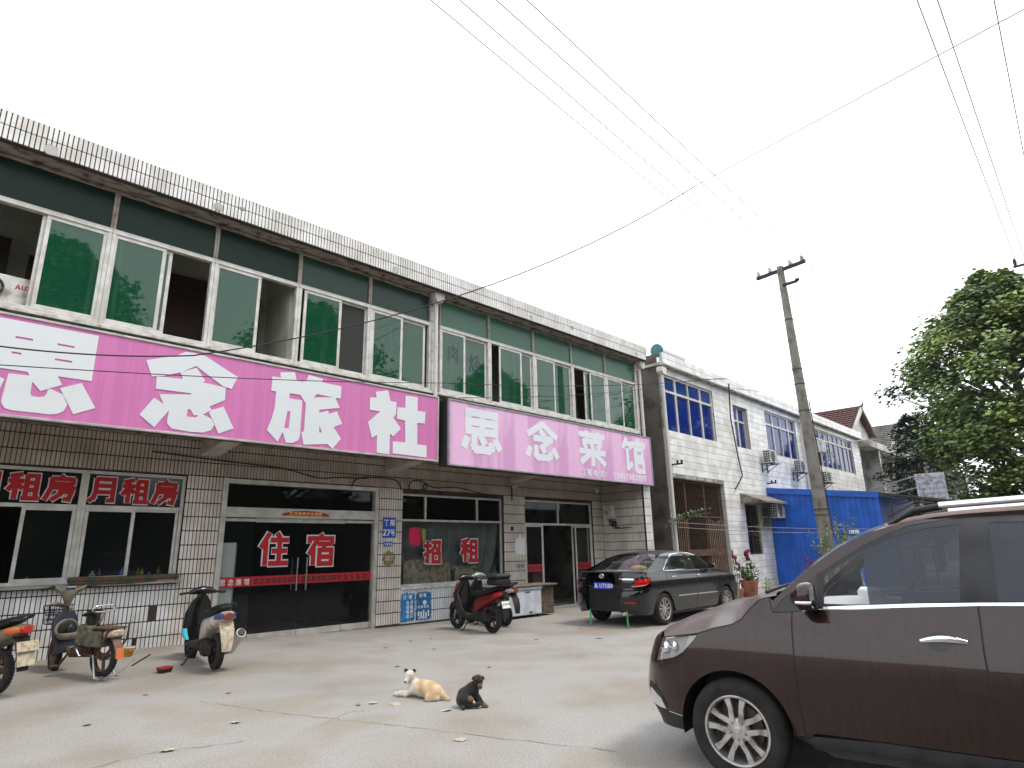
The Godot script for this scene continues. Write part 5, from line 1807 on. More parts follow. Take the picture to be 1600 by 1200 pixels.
	vine.append([Vector3(0, 0, 0), Vector3(-0.9, -0.35, 0.0)])
	vine.append([Vector3(0, 0, 0), Vector3(-0.7, -0.15, 0.1)])
	plant("gate_vine", "leafy branch reaching from the drainpipe across the barred gate", Vector3(18.6, 2.55, 1.4), vine, oval, 0.22, 13, [Color(0.05, 0.09, 0.03), Color(0.09, 0.14, 0.05), Color(0.14, 0.19, 0.09)])
	plant("window_creeper", "thin creeper hanging at the barred lower window", Vector3(24.7, 2.1, 1.25), [[Vector3(0, 0.3, 0), Vector3(0.05, -0.55, 0)], [Vector3(0, 0.3, 0), Vector3(0.2, -0.2, 0)]], narrow, 0.17, 18, [Color(0.12, 0.14, 0.07), Color(0.2, 0.2, 0.12)])


# body of a car: side chart (u, y); u is length along the flank and runs on round the rounded ends
class Shell:
	var inset: Array
	var la: Array
	var lb: Array
	var xa := 0.0
	var xb := 0.0
	var half := 0.9
	var arc := []          # [length, fx, fz]
	var host: Node3D

	func prepare(n: float, mean: float) -> void:
		var last := Vector2(0, half)
		var s := 0.0
		for i in 61:
			var a := PI / 2 * i / 60.0
			var f := Vector2(pow(sin(a), 2.0 / n), pow(maxf(cos(a), 0.0), 2.0 / n))
			var p := Vector2(f.x * mean, f.y * half)
			s += p.distance_to(last)
			last = p
			arc.append([s, f.x, f.y])

	func tab(t: Array, x: float) -> float:
		return host.smooth(t, x)

	func bend(d: float) -> Vector2:
		for i in range(1, 61):
			if d <= arc[i][0]:
				var t: float = (d - arc[i - 1][0]) / (arc[i][0] - arc[i - 1][0])
				return Vector2(lerpf(arc[i - 1][1], arc[i][1], t), lerpf(arc[i - 1][2], arc[i][2], t))
		return Vector2(1, 0)

	func at(p: Vector2) -> Vector3:
		var i: float = tab(inset, p.y)
		if p.x < xa:
			var q := bend(xa - p.x)
			return Vector3(xa - tab(la, p.y) * q.x, p.y, -i - (half - i) * (1.0 - q.y))
		if p.x > xb:
			var q := bend(p.x - xb)
			return Vector3(xb + tab(lb, p.y) * q.x, p.y, -i - (half - i) * (1.0 - q.y))
		return Vector3(p.x, p.y, -i)

	func off(p: Vector2, d: float) -> Vector3:
		var e := 0.004
		var nn := (at(p + Vector2(e, 0)) - at(p - Vector2(e, 0))).cross(at(p + Vector2(0, e)) - at(p - Vector2(0, e))).normalized()
		return at(p) + nn * d


# one panel on the flank and its mirror image
func panel(sh: Shell, car: Node, called: String, poly, m: Material, d := 0.0, cell := 0.06, both := true, label := "") -> MeshInstance3D:
	var p: PackedVector2Array = pts(poly) if poly is String else poly
	var b := Buf.new()
	b.skin(p, func(q): return sh.off(q, d), cell)
	var o := part(called, b, m, car, label)
	if both:
		part(called, b.mirror_z(-sh.half), m, car)
	return o


func strip_poly(line: String, w: float) -> PackedVector2Array:
	var p := pts(line)
	var a := PackedVector2Array()
	var b := PackedVector2Array()
	for i in p.size():
		var d := (p[mini(i + 1, p.size() - 1)] - p[maxi(i - 1, 0)]).normalized()
		var o := Vector2(-d.y, d.x) * w * 0.5
		a.append(p[i] + o)
		b.append(p[i] - o)
	b.reverse()
	a.append_array(b)
	return a


# surface between an edge on this flank and its mirror, crowned and bowed
func across(sh: Shell, car: Node, called: String, edge: Array, crown: Array, bow: Array, m: Material, pw := 2.0, sub := 3) -> MeshInstance3D:
	var rows := []
	var n := edge.size()
	for k in (n - 1) * sub + 1:
		var f := float(k) / sub
		var i := mini(int(f), n - 2)
		var t := f - i
		var e: Vector3 = (edge[i] as Vector3).cubic_interpolate(edge[i + 1], edge[maxi(i - 1, 0)], edge[mini(i + 2, n - 1)], t)
		var cr := lerpf(crown[i], crown[i + 1], t)
		var bo := lerpf(bow[i], bow[i + 1], t)
		var line := PackedVector3Array()
		for j in 25:
			var v := -1.0 + j / 12.0
			v = signf(v) * (1.0 - pow(1.0 - absf(v), 1.35))
			var z := -sh.half + (e.z + sh.half) * v
			var q := 1.0 - pow(absf(v), pw)
			line.append(Vector3(e.x + bo * q, e.y + cr * q, z))
		rows.append(line)
	var b := Buf.new()
	b.grid(rows, false, Vector3(1.2, -3.0, -sh.half))
	return part(called, b, m, car)


func wheel(car: Node, at: Vector3, r: float, rim: float, w: float, spokes: int, flip := false) -> void:
	var xf := Transform3D(Basis(Vector3.RIGHT, Vector3(0, 0, 1), Vector3(0, -1, 0)), Vector3.ZERO)
	var holder := Buf.new()
	holder.lathe([Vector2(rim, 0.0), Vector2(rim + 0.012, -0.004), Vector2(rim + 0.03, 0.004), Vector2((r + rim) / 2, 0.012), Vector2(r - 0.03, 0.002), Vector2(r - 0.008, -0.02), Vector2(r, -0.045), Vector2(r, -w + 0.045), Vector2(r - 0.02, -w + 0.01), Vector2(rim, -w)], xf, 44)
	for g in [0.35, 0.5, 0.65]:
		holder.lathe([Vector2(r + 0.002, -w * g - 0.012), Vector2(r + 0.004, -w * g), Vector2(r + 0.002, -w * g + 0.012)], xf, 44)
	var tyre := part("wheel", holder, M.dusty_rubber, car)
	tyre.position = at
	if flip:
		tyre.rotation.y = PI
	var rb := Buf.new()
	rb.lathe([Vector2(rim + 0.004, 0.002), Vector2(rim - 0.006, 0.006), Vector2(rim - 0.016, -0.004), Vector2(rim - 0.02, -0.09), Vector2(rim - 0.03, -w)], xf, 44)
	for k in spokes:
		for s in [-1.0, 1.0]:
			var a0 := TAU * k / spokes + PI / 2
			var t := Transform3D(Basis(Vector3.BACK, a0), Vector3.ZERO)
			var y0: float = s * rim * 0.14
			var y1: float = s * rim * 0.2
			var hw := rim * 0.088
			rb.prism(PackedVector2Array([Vector2(rim * 0.2, y0 - hw), Vector2(rim * 0.62, y0 * 1.2 - hw * 0.8), Vector2(rim - 0.008, y1 * 1.35 - hw * 1.25), Vector2(rim - 0.008, y1 * 1.35 + hw * 1.25), Vector2(rim * 0.62, y0 * 1.2 + hw * 0.8), Vector2(rim * 0.2, y0 + hw)]), -0.045, -0.012 - 0.001 * k, t)
	rb.lathe([Vector2(0.0, -0.012), Vector2(rim * 0.2, -0.014), Vector2(rim * 0.34, -0.02), Vector2(rim * 0.36, -0.05)], xf, 24)
	part("rim", rb, M.alloy, tyre)
	var cp := Buf.new()
	cp.lathe([Vector2(0.0, -0.006), Vector2(rim * 0.12, -0.007), Vector2(rim * 0.13, -0.014)], xf, 18)
	cp.prism(pts("-0.5,0.6 0.5,0.6 0.6,0.0 0,-0.8 -0.6,0.0") if true else null, -0.006, -0.003, Transform3D(Basis().scaled(Vector3(rim * 0.11, rim * 0.11, 1)), Vector3.ZERO))
	part("hub_cap", cp, M.steel, tyre)
	var lu := Buf.new()
	for k in 5:
		var a1 := TAU * (k + 0.5) / 5 + PI / 2
		lu.lathe([Vector2(0.0, -0.004), Vector2(rim * 0.04, -0.006), Vector2(rim * 0.05, -0.03)], xf.translated(Vector3(cos(a1), sin(a1), 0) * rim * 0.25), 8)
	part("wheel_nut", lu, M.painted_steel, tyre)
	var dk := Buf.new()
	dk.lathe([Vector2(0.0, -0.09), Vector2(rim * 0.72, -0.09), Vector2(rim * 0.72, -0.11)], xf, 28)
	dk.lathe([Vector2(rim - 0.03, -0.14), Vector2(0.0, -0.14)], xf, 24)
	part("brake_disc", dk, M.brake, tyre)


func arch_liner(sh: Shell, car: Node, x: float, y: float, r: float) -> void:
	for s in 2:
		var rows := []
		for z in [-0.012, -0.36]:
			var line := PackedVector3Array()
			for k in 25:
				var a := PI * (-0.06 + 1.12 * k / 24.0)
				line.append(Vector3(x + cos(a) * r, y + sin(a) * r, z if s == 0 else -2 * sh.half - z))
			rows.append(line)
		var b := Buf.new()
		b.grid(rows)
		var fan := PackedVector2Array()
		for k in 25:
			var a := PI * (-0.06 + 1.12 * k / 24.0)
			fan.append(Vector2(x + cos(a) * r, y + sin(a) * r))
		var zz := -0.36 if s == 0 else -2 * sh.half + 0.36
		b.prism(fan, zz - 0.01, zz)
		part("arch_liner", b, M.black, car)


func arch_pts(x: float, y: float, r: float, a0: float, a1: float, n := 14) -> PackedVector2Array:
	var o := PackedVector2Array()
	for k in n + 1:
		var a := deg_to_rad(lerpf(a0, a1, float(k) / n))
		o.append(Vector2(x + cos(a) * r, y + sin(a) * r))
	return o


func joinp(a, b) -> PackedVector2Array:
	var o := PackedVector2Array(a)
	o.append_array(b)
	return o


func cars() -> void:
	var dust := noise_tex(0.012, [Color(0.82, 0.78, 0.74), Color(0.94, 0.93, 0.92), Color(1, 1, 1)], [0.25, 0.5, 0.75], 41)
	var br := worn("brown_paint", lin(0.026, 0.009, 0.007), 0.34, dust, 1.2, 0.4)
	br.albedo_texture = noise_tex(0.02, [Color(0.86, 0.84, 0.82), Color(0.96, 0.955, 0.95), Color(1, 1, 1)], [0.2, 0.5, 0.8], 43, 512, 5)
	br.uv1_scale = Vector3(2.6, 0.3, 2.6)
	br.clearcoat_enabled = true
	br.clearcoat = 1.0
	br.clearcoat_roughness = 0.03
	br.metallic_specular = 0.25
	var dusty := worn("dust_and_sheen_paint", lin(0.1, 0.07, 0.06), 0.45, dust, 1.5, 0.05)  # paler than the flanks: dust plus sky sheen put into the colour
	dusty.clearcoat_enabled = true
	dusty.clearcoat = 0.5
	dusty.clearcoat_roughness = 0.2
	worn("roof_paint", lin(0.17, 0.1, 0.09), 0.7, dust, 1.5)  # sky highlight worked into the colour, so paler than the flanks
	var bl := worn("dark_paint", lin(0.005, 0.0055, 0.008), 0.2, dust, 1.2, 0.1)
	bl.clearcoat_enabled = true
	bl.clearcoat = 0.8
	bl.metallic_specular = 0.4
	bl.clearcoat_roughness = 0.05
	worn("dusty_dark_paint", lin(0.02, 0.02, 0.021), 0.45, dust, 1.2)
	worn("alloy", lin(0.5, 0.49, 0.48), 0.35, M.dirt, 3.0, 0.6)
	worn("cladding", lin(0.022, 0.023, 0.026), 0.6, M.dirt, 2.0)
	mat("brake", lin(0.06, 0.055, 0.05), 0.5, 0.6)
	glass("tint_film", lin(0.006, 0.009, 0.02), 0.93, 0.02)
	glass("car_glass", lin(0.01, 0.014, 0.016), 0.35, 0.02)
	glass("clear_car_glass", lin(0.01, 0.014, 0.016), 0.06, 0.02).metallic_specular = 0.35
	glass("lamp_glass", lin(0.4, 0.4, 0.42), 0.25, 0.03)
	glass("red_lens", lin(0.5, 0.008, 0.01), 0.85, 0.05)
	mat("seat_cloth", lin(0.14, 0.13, 0.125), 0.9)
	mat("dash", lin(0.42, 0.42, 0.43), 0.7)
	brown_car()
	dark_sedan()


func brown_car() -> void:
	var th := deg_to_rad(8.0)
	var c := thing("brown_people_carrier", "dusty brown people carrier parked close on the right", "car", Vector3(4.45, 0, 9.98), -(PI / 2 - th))
	var sh := Shell.new()
	sh.host = self
	sh.half = 0.88
	sh.xa = -0.1
	sh.xb = 3.15
	sh.inset = tabv("0.25,0.06 0.35,0.03 0.5,0.012 0.7,0.0 0.85,0.0 0.95,0.012 1.02,0.025 1.1,0.05 1.2,0.085 1.25,0.1 1.45,0.175 1.6,0.235 1.7,0.29 1.78,0.38")
	sh.la = tabv("0.25,0.7 0.45,0.8 0.6,0.79 0.72,0.76 0.85,0.7 0.95,0.62 1.05,0.5")
	sh.lb = tabv("0.25,0.6 0.5,0.66 0.9,0.62 1.2,0.56 1.5,0.4 1.75,0.2")
	sh.prepare(2.6, 0.75)
	var P: Material = M.brown_paint
	var arch := arch_pts(0, 0.345, 0.382, 186, -8)
	# bumper: from arch round the nose to the middle
	var seam := pts("-0.357,0.825 -0.297,0.733 -0.222,0.653")
	var bump := PackedVector2Array([Vector2(-1.34, 0.40), Vector2(-0.56, 0.385), Vector2(-0.388, 0.374)])
	bump.append_array(arch_pts(0, 0.345, 0.382, 176, 126, 8))
	bump.append_array(pts("-0.297,0.733 -0.357,0.823 -0.446,0.775 -0.638,0.726 -0.95,0.72 -1.34,0.72"))
	panel(sh, c, "front_bumper", bump, P)
	panel(sh, c, "bumper_lip", joinp(pts("-1.34,0.24 -0.9,0.24 -0.6,0.262 -0.412,0.273"), pts("-0.388,0.37 -0.563,0.381 -0.74,0.381 -1.34,0.39")), M.cladding)
	panel(sh, c, "fog_lamp", "-0.74,0.515 -0.675,0.502 -0.584,0.464 -0.553,0.395 -0.657,0.39 -0.782,0.406", M.chrome, 0.004, 0.03)
	panel(sh, c, "lamp_recess", "-0.78,0.56 -0.66,0.535 -0.575,0.5 -0.53,0.43 -0.533,0.4 -0.6,0.45 -0.68,0.49 -0.78,0.505", M.cladding, 0.003, 0.03)
	panel(sh, c, "grille", "-1.34,0.73 -0.95,0.73 -0.9,0.9 -1.34,0.9", M.black_gloss, -0.01)
	panel(sh, c, "nose_panel", "-0.95,0.725 -0.645,0.728 -0.637,0.9 -0.9,0.895", P)
	for y in [0.77, 0.81, 0.85]:
		panel(sh, c, "grille_bar", "-1.33,%.3f -0.97,%.3f -0.97,%.3f -1.33,%.3f" % [y, y + 0.01, y + 0.03, y + 0.02], M.chrome, 0.0, 0.08)
	# headlight: bright reflector under a clear cover
	var head := "-0.632,0.9 -0.251,0.948 -0.276,0.911 -0.36,0.825 -0.446,0.779 -0.638,0.73 -0.632,0.783"
	panel(sh, c, "headlight", head, M.lamp_glass, 0.004, 0.03)
	panel(sh, c, "headlight_reflector", head, M.steel, -0.03, 0.03)
	var pj := Buf.new()
	for q in [[-0.47, 0.855, 0.042], [-0.57, 0.835, 0.05]]:
		pj.ball(sh.off(Vector2(q[0], q[1]), -0.03), Vector3(q[2], q[2], q[2]))
	part("headlight_bulb", pj, M.chrome, c)
	# fender, doors, rear quarter
	var fend := joinp(pts("-0.357,0.827 -0.276,0.915 -0.249,0.957 -0.110,0.994 0.035,1.028 0.104,1.063 0.173,1.144 0.242,1.202 0.3,1.22 0.325,1.122 0.452,1.128 0.446,1.075 0.443,0.866 0.443,0.64 0.446,0.36 0.377,0.36"), arch_pts(0, 0.345, 0.382, 4, 128, 12))
	fend.append_array(seam.slice(0, 2))
	panel(sh, c, "front_fender", fend, P)
	var door := "0.462,1.131 0.457,1.075 0.451,0.866 0.451,0.64 0.456,0.352 0.52,0.392 0.9,0.395 1.503,0.4 1.494,0.692 1.494,0.943 1.508,1.2 1.205,1.182 0.807,1.156 0.62,1.15"
	panel(sh, c, "front_door", door, P)
	panel(sh, c, "rear_door", joinp(pts("1.518,1.2 1.504,0.943 1.504,0.692 1.513,0.4 2.28,0.41"), joinp(arch_pts(2.75, 0.345, 0.382, 150, 118, 5), pts("2.56,1.0 2.58,1.24 2.0,1.225"))), P)
	panel(sh, c, "rear_quarter", joinp(pts("2.57,1.0 2.565,0.7"), joinp(arch_pts(2.75, 0.345, 0.382, 112, 2, 10), pts("3.2,0.36 4.3,0.36 4.3,1.3 3.6,1.3 2.59,1.24"))), P)
	panel(sh, c, "sill", "0.377,0.355 0.446,0.355 0.458,0.335 0.51,0.312 1.234,0.315 2.37,0.33 2.36,0.408 1.514,0.393 0.88,0.389 0.5,0.368 0.45,0.345 0.374,0.372", M.cladding, -0.002)
	panel(sh, c, "underbody_edge", "0.38,0.34 0.6,0.25 2.3,0.26 2.37,0.35 1.2,0.33", M.cladding, -0.02)
	panel(sh, c, "gap", strip_poly("0.456,1.13 0.452,1.075 0.447,0.866 0.447,0.64 0.451,0.35", 0.016), M.black, -0.004)
	panel(sh, c, "gap", strip_poly("1.573,1.725 1.519,1.222 1.499,0.943 1.499,0.692 1.509,0.4", 0.016), M.black, -0.003)
	panel(sh, c, "seam", strip_poly("-0.357,0.825 -0.297,0.733 -0.222,0.653", 0.004), M.black, 0.001)
	# upper side: black frames, glass, chrome strip
	panel(sh, c, "mirror_triangle", "0.328,1.125 0.39,1.2 0.468,1.26 0.663,1.392 0.663,1.165 0.62,1.155 0.46,1.133", M.black_gloss, 0.0)
	var frame_top := pts("0.66,1.392 0.794,1.481 0.923,1.56 1.085,1.641 1.223,1.691 1.439,1.722 1.562,1.731 1.85,1.737 2.55,1.725 3.0,1.69")
	var low := pts("3.05,1.26 2.0,1.235 1.521,1.219 1.205,1.204 0.807,1.178 0.65,1.165")
	var gt := pts("3.0,1.64 2.55,1.68 2.4,1.69 1.631,1.689 1.508,1.685 1.349,1.672 1.218,1.647 1.082,1.606 0.921,1.527 0.792,1.451 0.661,1.352")
	panel(sh, c, "window_frame", joinp(frame_top, gt), M.cladding, -0.002)
	panel(sh, c, "window_frame", joinp(low, pts("0.65,1.19 0.808,1.19 0.936,1.194 1.2,1.212 1.437,1.228 1.607,1.233 1.74,1.234 2.45,1.255 2.56,1.265 3.05,1.288")), M.cladding, -0.002)
	panel(sh, c, "window_bar", "2.39,1.7 2.56,1.69 2.57,1.255 2.44,1.25", M.cladding, 0.001, 0.08)
	panel(sh, c, "window_bar", "0.63,1.38 0.675,1.4 0.664,1.165 0.62,1.16", M.cladding, 0.001, 0.08)
	panel(sh, c, "window", "0.661,1.352 0.792,1.451 0.921,1.527 0.933,1.192 0.808,1.19 0.65,1.19", M.clear_car_glass, -0.004, 0.05)
	panel(sh, c, "window", "0.924,1.529 1.082,1.606 1.218,1.647 1.349,1.672 1.508,1.685 1.437,1.228 1.2,1.212 0.936,1.194", M.tint_film, -0.004, 0.05, false)
	panel(sh, c, "window", "1.631,1.689 2.4,1.69 2.45,1.255 1.74,1.234 1.607,1.233", M.tint_film, -0.004, 0.06)
	panel(sh, c, "window", "2.55,1.68 3.0,1.64 3.1,1.29 2.56,1.265", M.tint_film, -0.004, 0.06)
	panel(sh, c, "window_bar", "1.495,1.7 1.645,1.7 1.614,1.226 1.428,1.22", M.cladding, 0.001, 0.08)
	panel(sh, c, "chrome_strip", "0.624,1.154 0.63,1.166 0.805,1.18 1.205,1.206 1.521,1.221 2.0,1.237 3.05,1.262 3.05,1.244 2.0,1.219 1.518,1.202 1.202,1.184 0.805,1.16", M.chrome, 0.006)
	# pillar and roof edge
	var edge2 := pts("0.33,1.2 0.5,1.345 0.64,1.46 0.8,1.565 0.98,1.648 1.09,1.685 1.36,1.738 1.84,1.762 2.6,1.755 3.2,1.7")
	var pil := PackedVector2Array(edge2)
	var back := PackedVector2Array(frame_top)
	back.reverse()
	pil.append_array(back)
	pil.append_array(pts("0.468,1.262 0.39,1.204 0.328,1.128 0.303,1.222"))
	panel(sh, c, "roof_pillar", pil, P, 0.0, 0.05)
	var edge := []
	for p in edge2:
		edge.append(sh.at(p))
	across(sh, c, "windscreen", edge.slice(0, 6), [0.0, 0.01, 0.015, 0.02, 0.03, 0.035], [-0.1, -0.1, -0.1, -0.09, -0.08, -0.06], M.clear_car_glass, 2.0)
	across(sh, c, "roof", edge.slice(5, 10), [0.035, 0.04, 0.045, 0.045, 0.04], [-0.06, -0.03, 0.0, 0.0, 0.05], M.roof_paint, 2.6)
	var tail := [edge[9], sh.at(Vector2(3.3, 1.5)) + Vector3(0.2, 0, -0.1), sh.at(Vector2(3.3, 1.3)) + Vector3(0.42, 0, -0.12)]
	across(sh, c, "rear_window", tail, [0.04, 0.0, 0.0], [0.05, 0.06, 0.08], M.tint_film, 2.0)
	panel(sh, c, "rear_pillar", "3.0,1.69 3.2,1.7 3.5,1.5 3.62,1.3 3.05,1.26", P, 0.0)
	# bonnet
	var he := []
	for p in pts("-0.622,0.906 -0.43,0.935 -0.247,0.962 -0.110,1.0 0.035,1.035 0.104,1.07 0.173,1.15 0.242,1.208 0.36,1.235"):
		he.append(sh.at(p))
	across(sh, c, "bonnet", he, [0.03, 0.09, 0.13, 0.14, 0.13, 0.12, 0.06, 0.01, 0.0], [-0.17, -0.13, -0.1, -0.09, -0.08, -0.08, -0.09, -0.1, -0.11], M.dust_and_sheen_paint, 2.4)
	panel(sh, c, "gap", strip_poly("-0.622,0.903 -0.43,0.932 -0.249,0.959 -0.110,0.997 0.035,1.031 0.104,1.066 0.173,1.147 0.242,1.205", 0.009), M.black, 0.001)
	for q in [[-1.1, 0.3], [-0.5, 0.9]]:
		var wp := Buf.new()
		wp.tube([Vector3(0.2, 1.235, q[0] + 0.1), Vector3(0.27, 1.27, q[0] - 0.2), Vector3(0.36, 1.29, q[0] - 0.5)], 0.012, 6)
		part("wiper", wp, M.black, c)
	# roof rails
	for s in 2:
		var zz := -0.36 if s == 0 else -1.4
		var rl := Buf.new()
		rl.tube([Vector3(1.09, 1.7, zz), Vector3(1.25, 1.785, zz), Vector3(1.42, 1.81, zz)], [0.012, 0.022, 0.022], 8)
		rl.tube([Vector3(3.1, 1.74, zz), Vector3(2.9, 1.8, zz), Vector3(2.7, 1.815, zz)], [0.012, 0.022, 0.022], 8)
		var rail := part("roof_rail", rl, M.black, c)
		var rc := Buf.new()
		rc.tube([Vector3(1.4, 1.812, zz), Vector3(2.0, 1.835, zz), Vector3(2.72, 1.82, zz)], 0.024, 10)
		part("rail_bar", rc, M.chrome, rail)
	# door handle in its recess, side mirror
	panel(sh, c, "handle_recess", "1.226,1.012 1.24,1.028 1.262,1.043 1.285,1.049 1.309,1.048 1.335,1.036 1.35,1.019 1.351,0.974 1.33,0.952 1.308,0.942 1.262,0.943 1.24,0.952 1.232,0.97", M.black_gloss, 0.001, 0.02)
	for q in [1.31, 2.3]:
		var hb := Buf.new()
		var secs := []
		for k in 9:
			var f := k / 8.0
			var p := sh.off(Vector2(q - 0.12 + 0.24 * f, 0.994 + 0.012 * sin(PI * f) + 0.006 * f), 0.012 + 0.022 * sin(PI * f))
			var g := 0.55 + 0.45 * sin(PI * f)
			secs.append([p, Vector3(0, 0.02 * g, 0), Vector3(0, 0, 0.009)])
		hb.loft(secs, 12, 2.6)
		part("door_handle", hb, M.chrome, c)
		part("door_handle", hb.mirror_z(-sh.half), M.chrome, c)
	for s in 2:
		var mb := Buf.new()
		mb.loft([[Vector3(0.50, 1.235, 0.09), Vector3(0, 0.02, 0), Vector3(0, 0, 0.03)], [Vector3(0.53, 1.243, 0.085), Vector3(0, 0.06, 0), Vector3(0, 0, 0.085)], [Vector3(0.57, 1.25, 0.08), Vector3(0, 0.083, 0), Vector3(0, 0, 0.105)], [Vector3(0.615, 1.252, 0.075), Vector3(0, 0.087, 0), Vector3(0, 0, 0.108)], [Vector3(0.635, 1.252, 0.075), Vector3(0, 0.08, 0), Vector3(0, 0, 0.1)]], 18, 2.6)
		var foot := Buf.new()
		foot.loft([[Vector3(0.585, 1.16, 0.03), Vector3(0.05, 0, 0), Vector3(0, 0, 0.09)], [Vector3(0.585, 1.195, 0.04), Vector3(0.065, 0, 0), Vector3(0, 0, 0.125)], [Vector3(0.58, 1.225, 0.06), Vector3(0.058, 0, 0), Vector3(0, 0, 0.115)]], 16, 2.5)
		foot.box(Vector3(0.58, 1.165, -0.04), Vector3(0.08, 0.03, 0.12))
		var ind := Buf.new()
		ind.loft([[Vector3(0.545, 1.212, 0.178), Vector3(0, 0.011, 0), Vector3(0, 0, 0.012)], [Vector3(0.6, 1.212, 0.188), Vector3(0, 0.012, 0), Vector3(0, 0, 0.012)], [Vector3(0.64, 1.212, 0.178), Vector3(0, 0.011, 0), Vector3(0, 0, 0.01)]], 8)
		var mi := part("mirror", mb if s == 0 else mb.mirror_z(-sh.half), P, c)
		part("mirror_foot", foot if s == 0 else foot.mirror_z(-sh.half), M.black, mi)
		part("indicator", ind if s == 0 else ind.mirror_z(-sh.half), M.chrome, mi)
	# wheels
	for q in [[0.0, 0], [2.75, 0], [0.0, 1], [2.75, 1]]:
		arch_liner(sh, c, q[0], 0.345, 0.39) if q[1] == 0 else null
		wheel(c, Vector3(q[0], 0.336, -0.02 if q[1] == 0 else -1.74), 0.336, 0.222, 0.21, 5, q[1] == 1)
	# dark inside: floor pan, seats, dashboard, steering wheel
	var fp := Buf.new()
	fp.span(Vector3(0.47, 0.27, -0.12), Vector3(2.3, 0.75, -1.64))
	fp.span(Vector3(-0.55, 0.35, -0.4), Vector3(3.4, 0.8, -1.36))
	fp.span(Vector3(2.3, 0.4, -0.4), Vector3(3.5, 0.9, -1.36))
	part("floor_pan", fp, M.black, c)
	var db := Buf.new()
	db.loft([[Vector3(0.75, 1.02, -0.16), Vector3(0.32, 0, 0), Vector3(0, 0.13, 0)], [Vector3(0.72, 1.05, -0.88), Vector3(0.34, 0, 0), Vector3(0, 0.14, 0)], [Vector3(0.75, 1.02, -1.6), Vector3(0.32, 0, 0), Vector3(0, 0.13, 0)]], 16, 3.0)
	part("dashboard", db, M.dash, c)
	var stw := Buf.new()
	var rp := []
	var sb := Basis(Vector3(0, 0, 1), deg_to_rad(62))
	for k in 25:
		rp.append(Vector3(1.08, 1.16, -0.5) + sb * Vector3(cos(TAU * k / 24.0) * 0.185, 0, sin(TAU * k / 24.0) * 0.185))
	stw.tube(rp, 0.016, 8, false)
	stw.rod(Vector3(1.08, 1.16, -0.5), Vector3(0.9, 1.06, -0.5), 0.03)
	stw.box(Vector3(1.075, 1.16, -0.5), Vector3(0.34, 0.03, 0.05), sb)
	part("steering_wheel", stw, M.seat_cloth, c)
	for q in [[1.5, -0.48], [1.5, -1.28], [2.35, -0.5], [2.35, -1.26]]:
		var st := Buf.new()
		st.bbox(Vector3(q[0] - 0.2, 0.82, q[1]), Vector3(0.5, 0.16, 0.5), 0.05)
		st.bbox(Vector3(q[0] + 0.08, 1.15, q[1]), Vector3(0.14, 0.6, 0.48), 0.05, Basis(Vector3.BACK, -0.2))
		st.bbox(Vector3(q[0] + 0.17, 1.52, q[1]), Vector3(0.09, 0.17, 0.26), 0.03, Basis(Vector3.BACK, -0.2))
		part("seat", st, M.seat_cloth, c)
	var tb := Buf.new()
	tb.bbox(Vector3(0.82, 1.2, -0.95), Vector3(0.12, 0.1, 0.24), 0.03, Basis(Vector3.UP, 0.5))
	solo("tissue_pack", tb, M.white_paint, "white tissue pack lying on the brown car's dashboard", "tissues").transform = c.transform


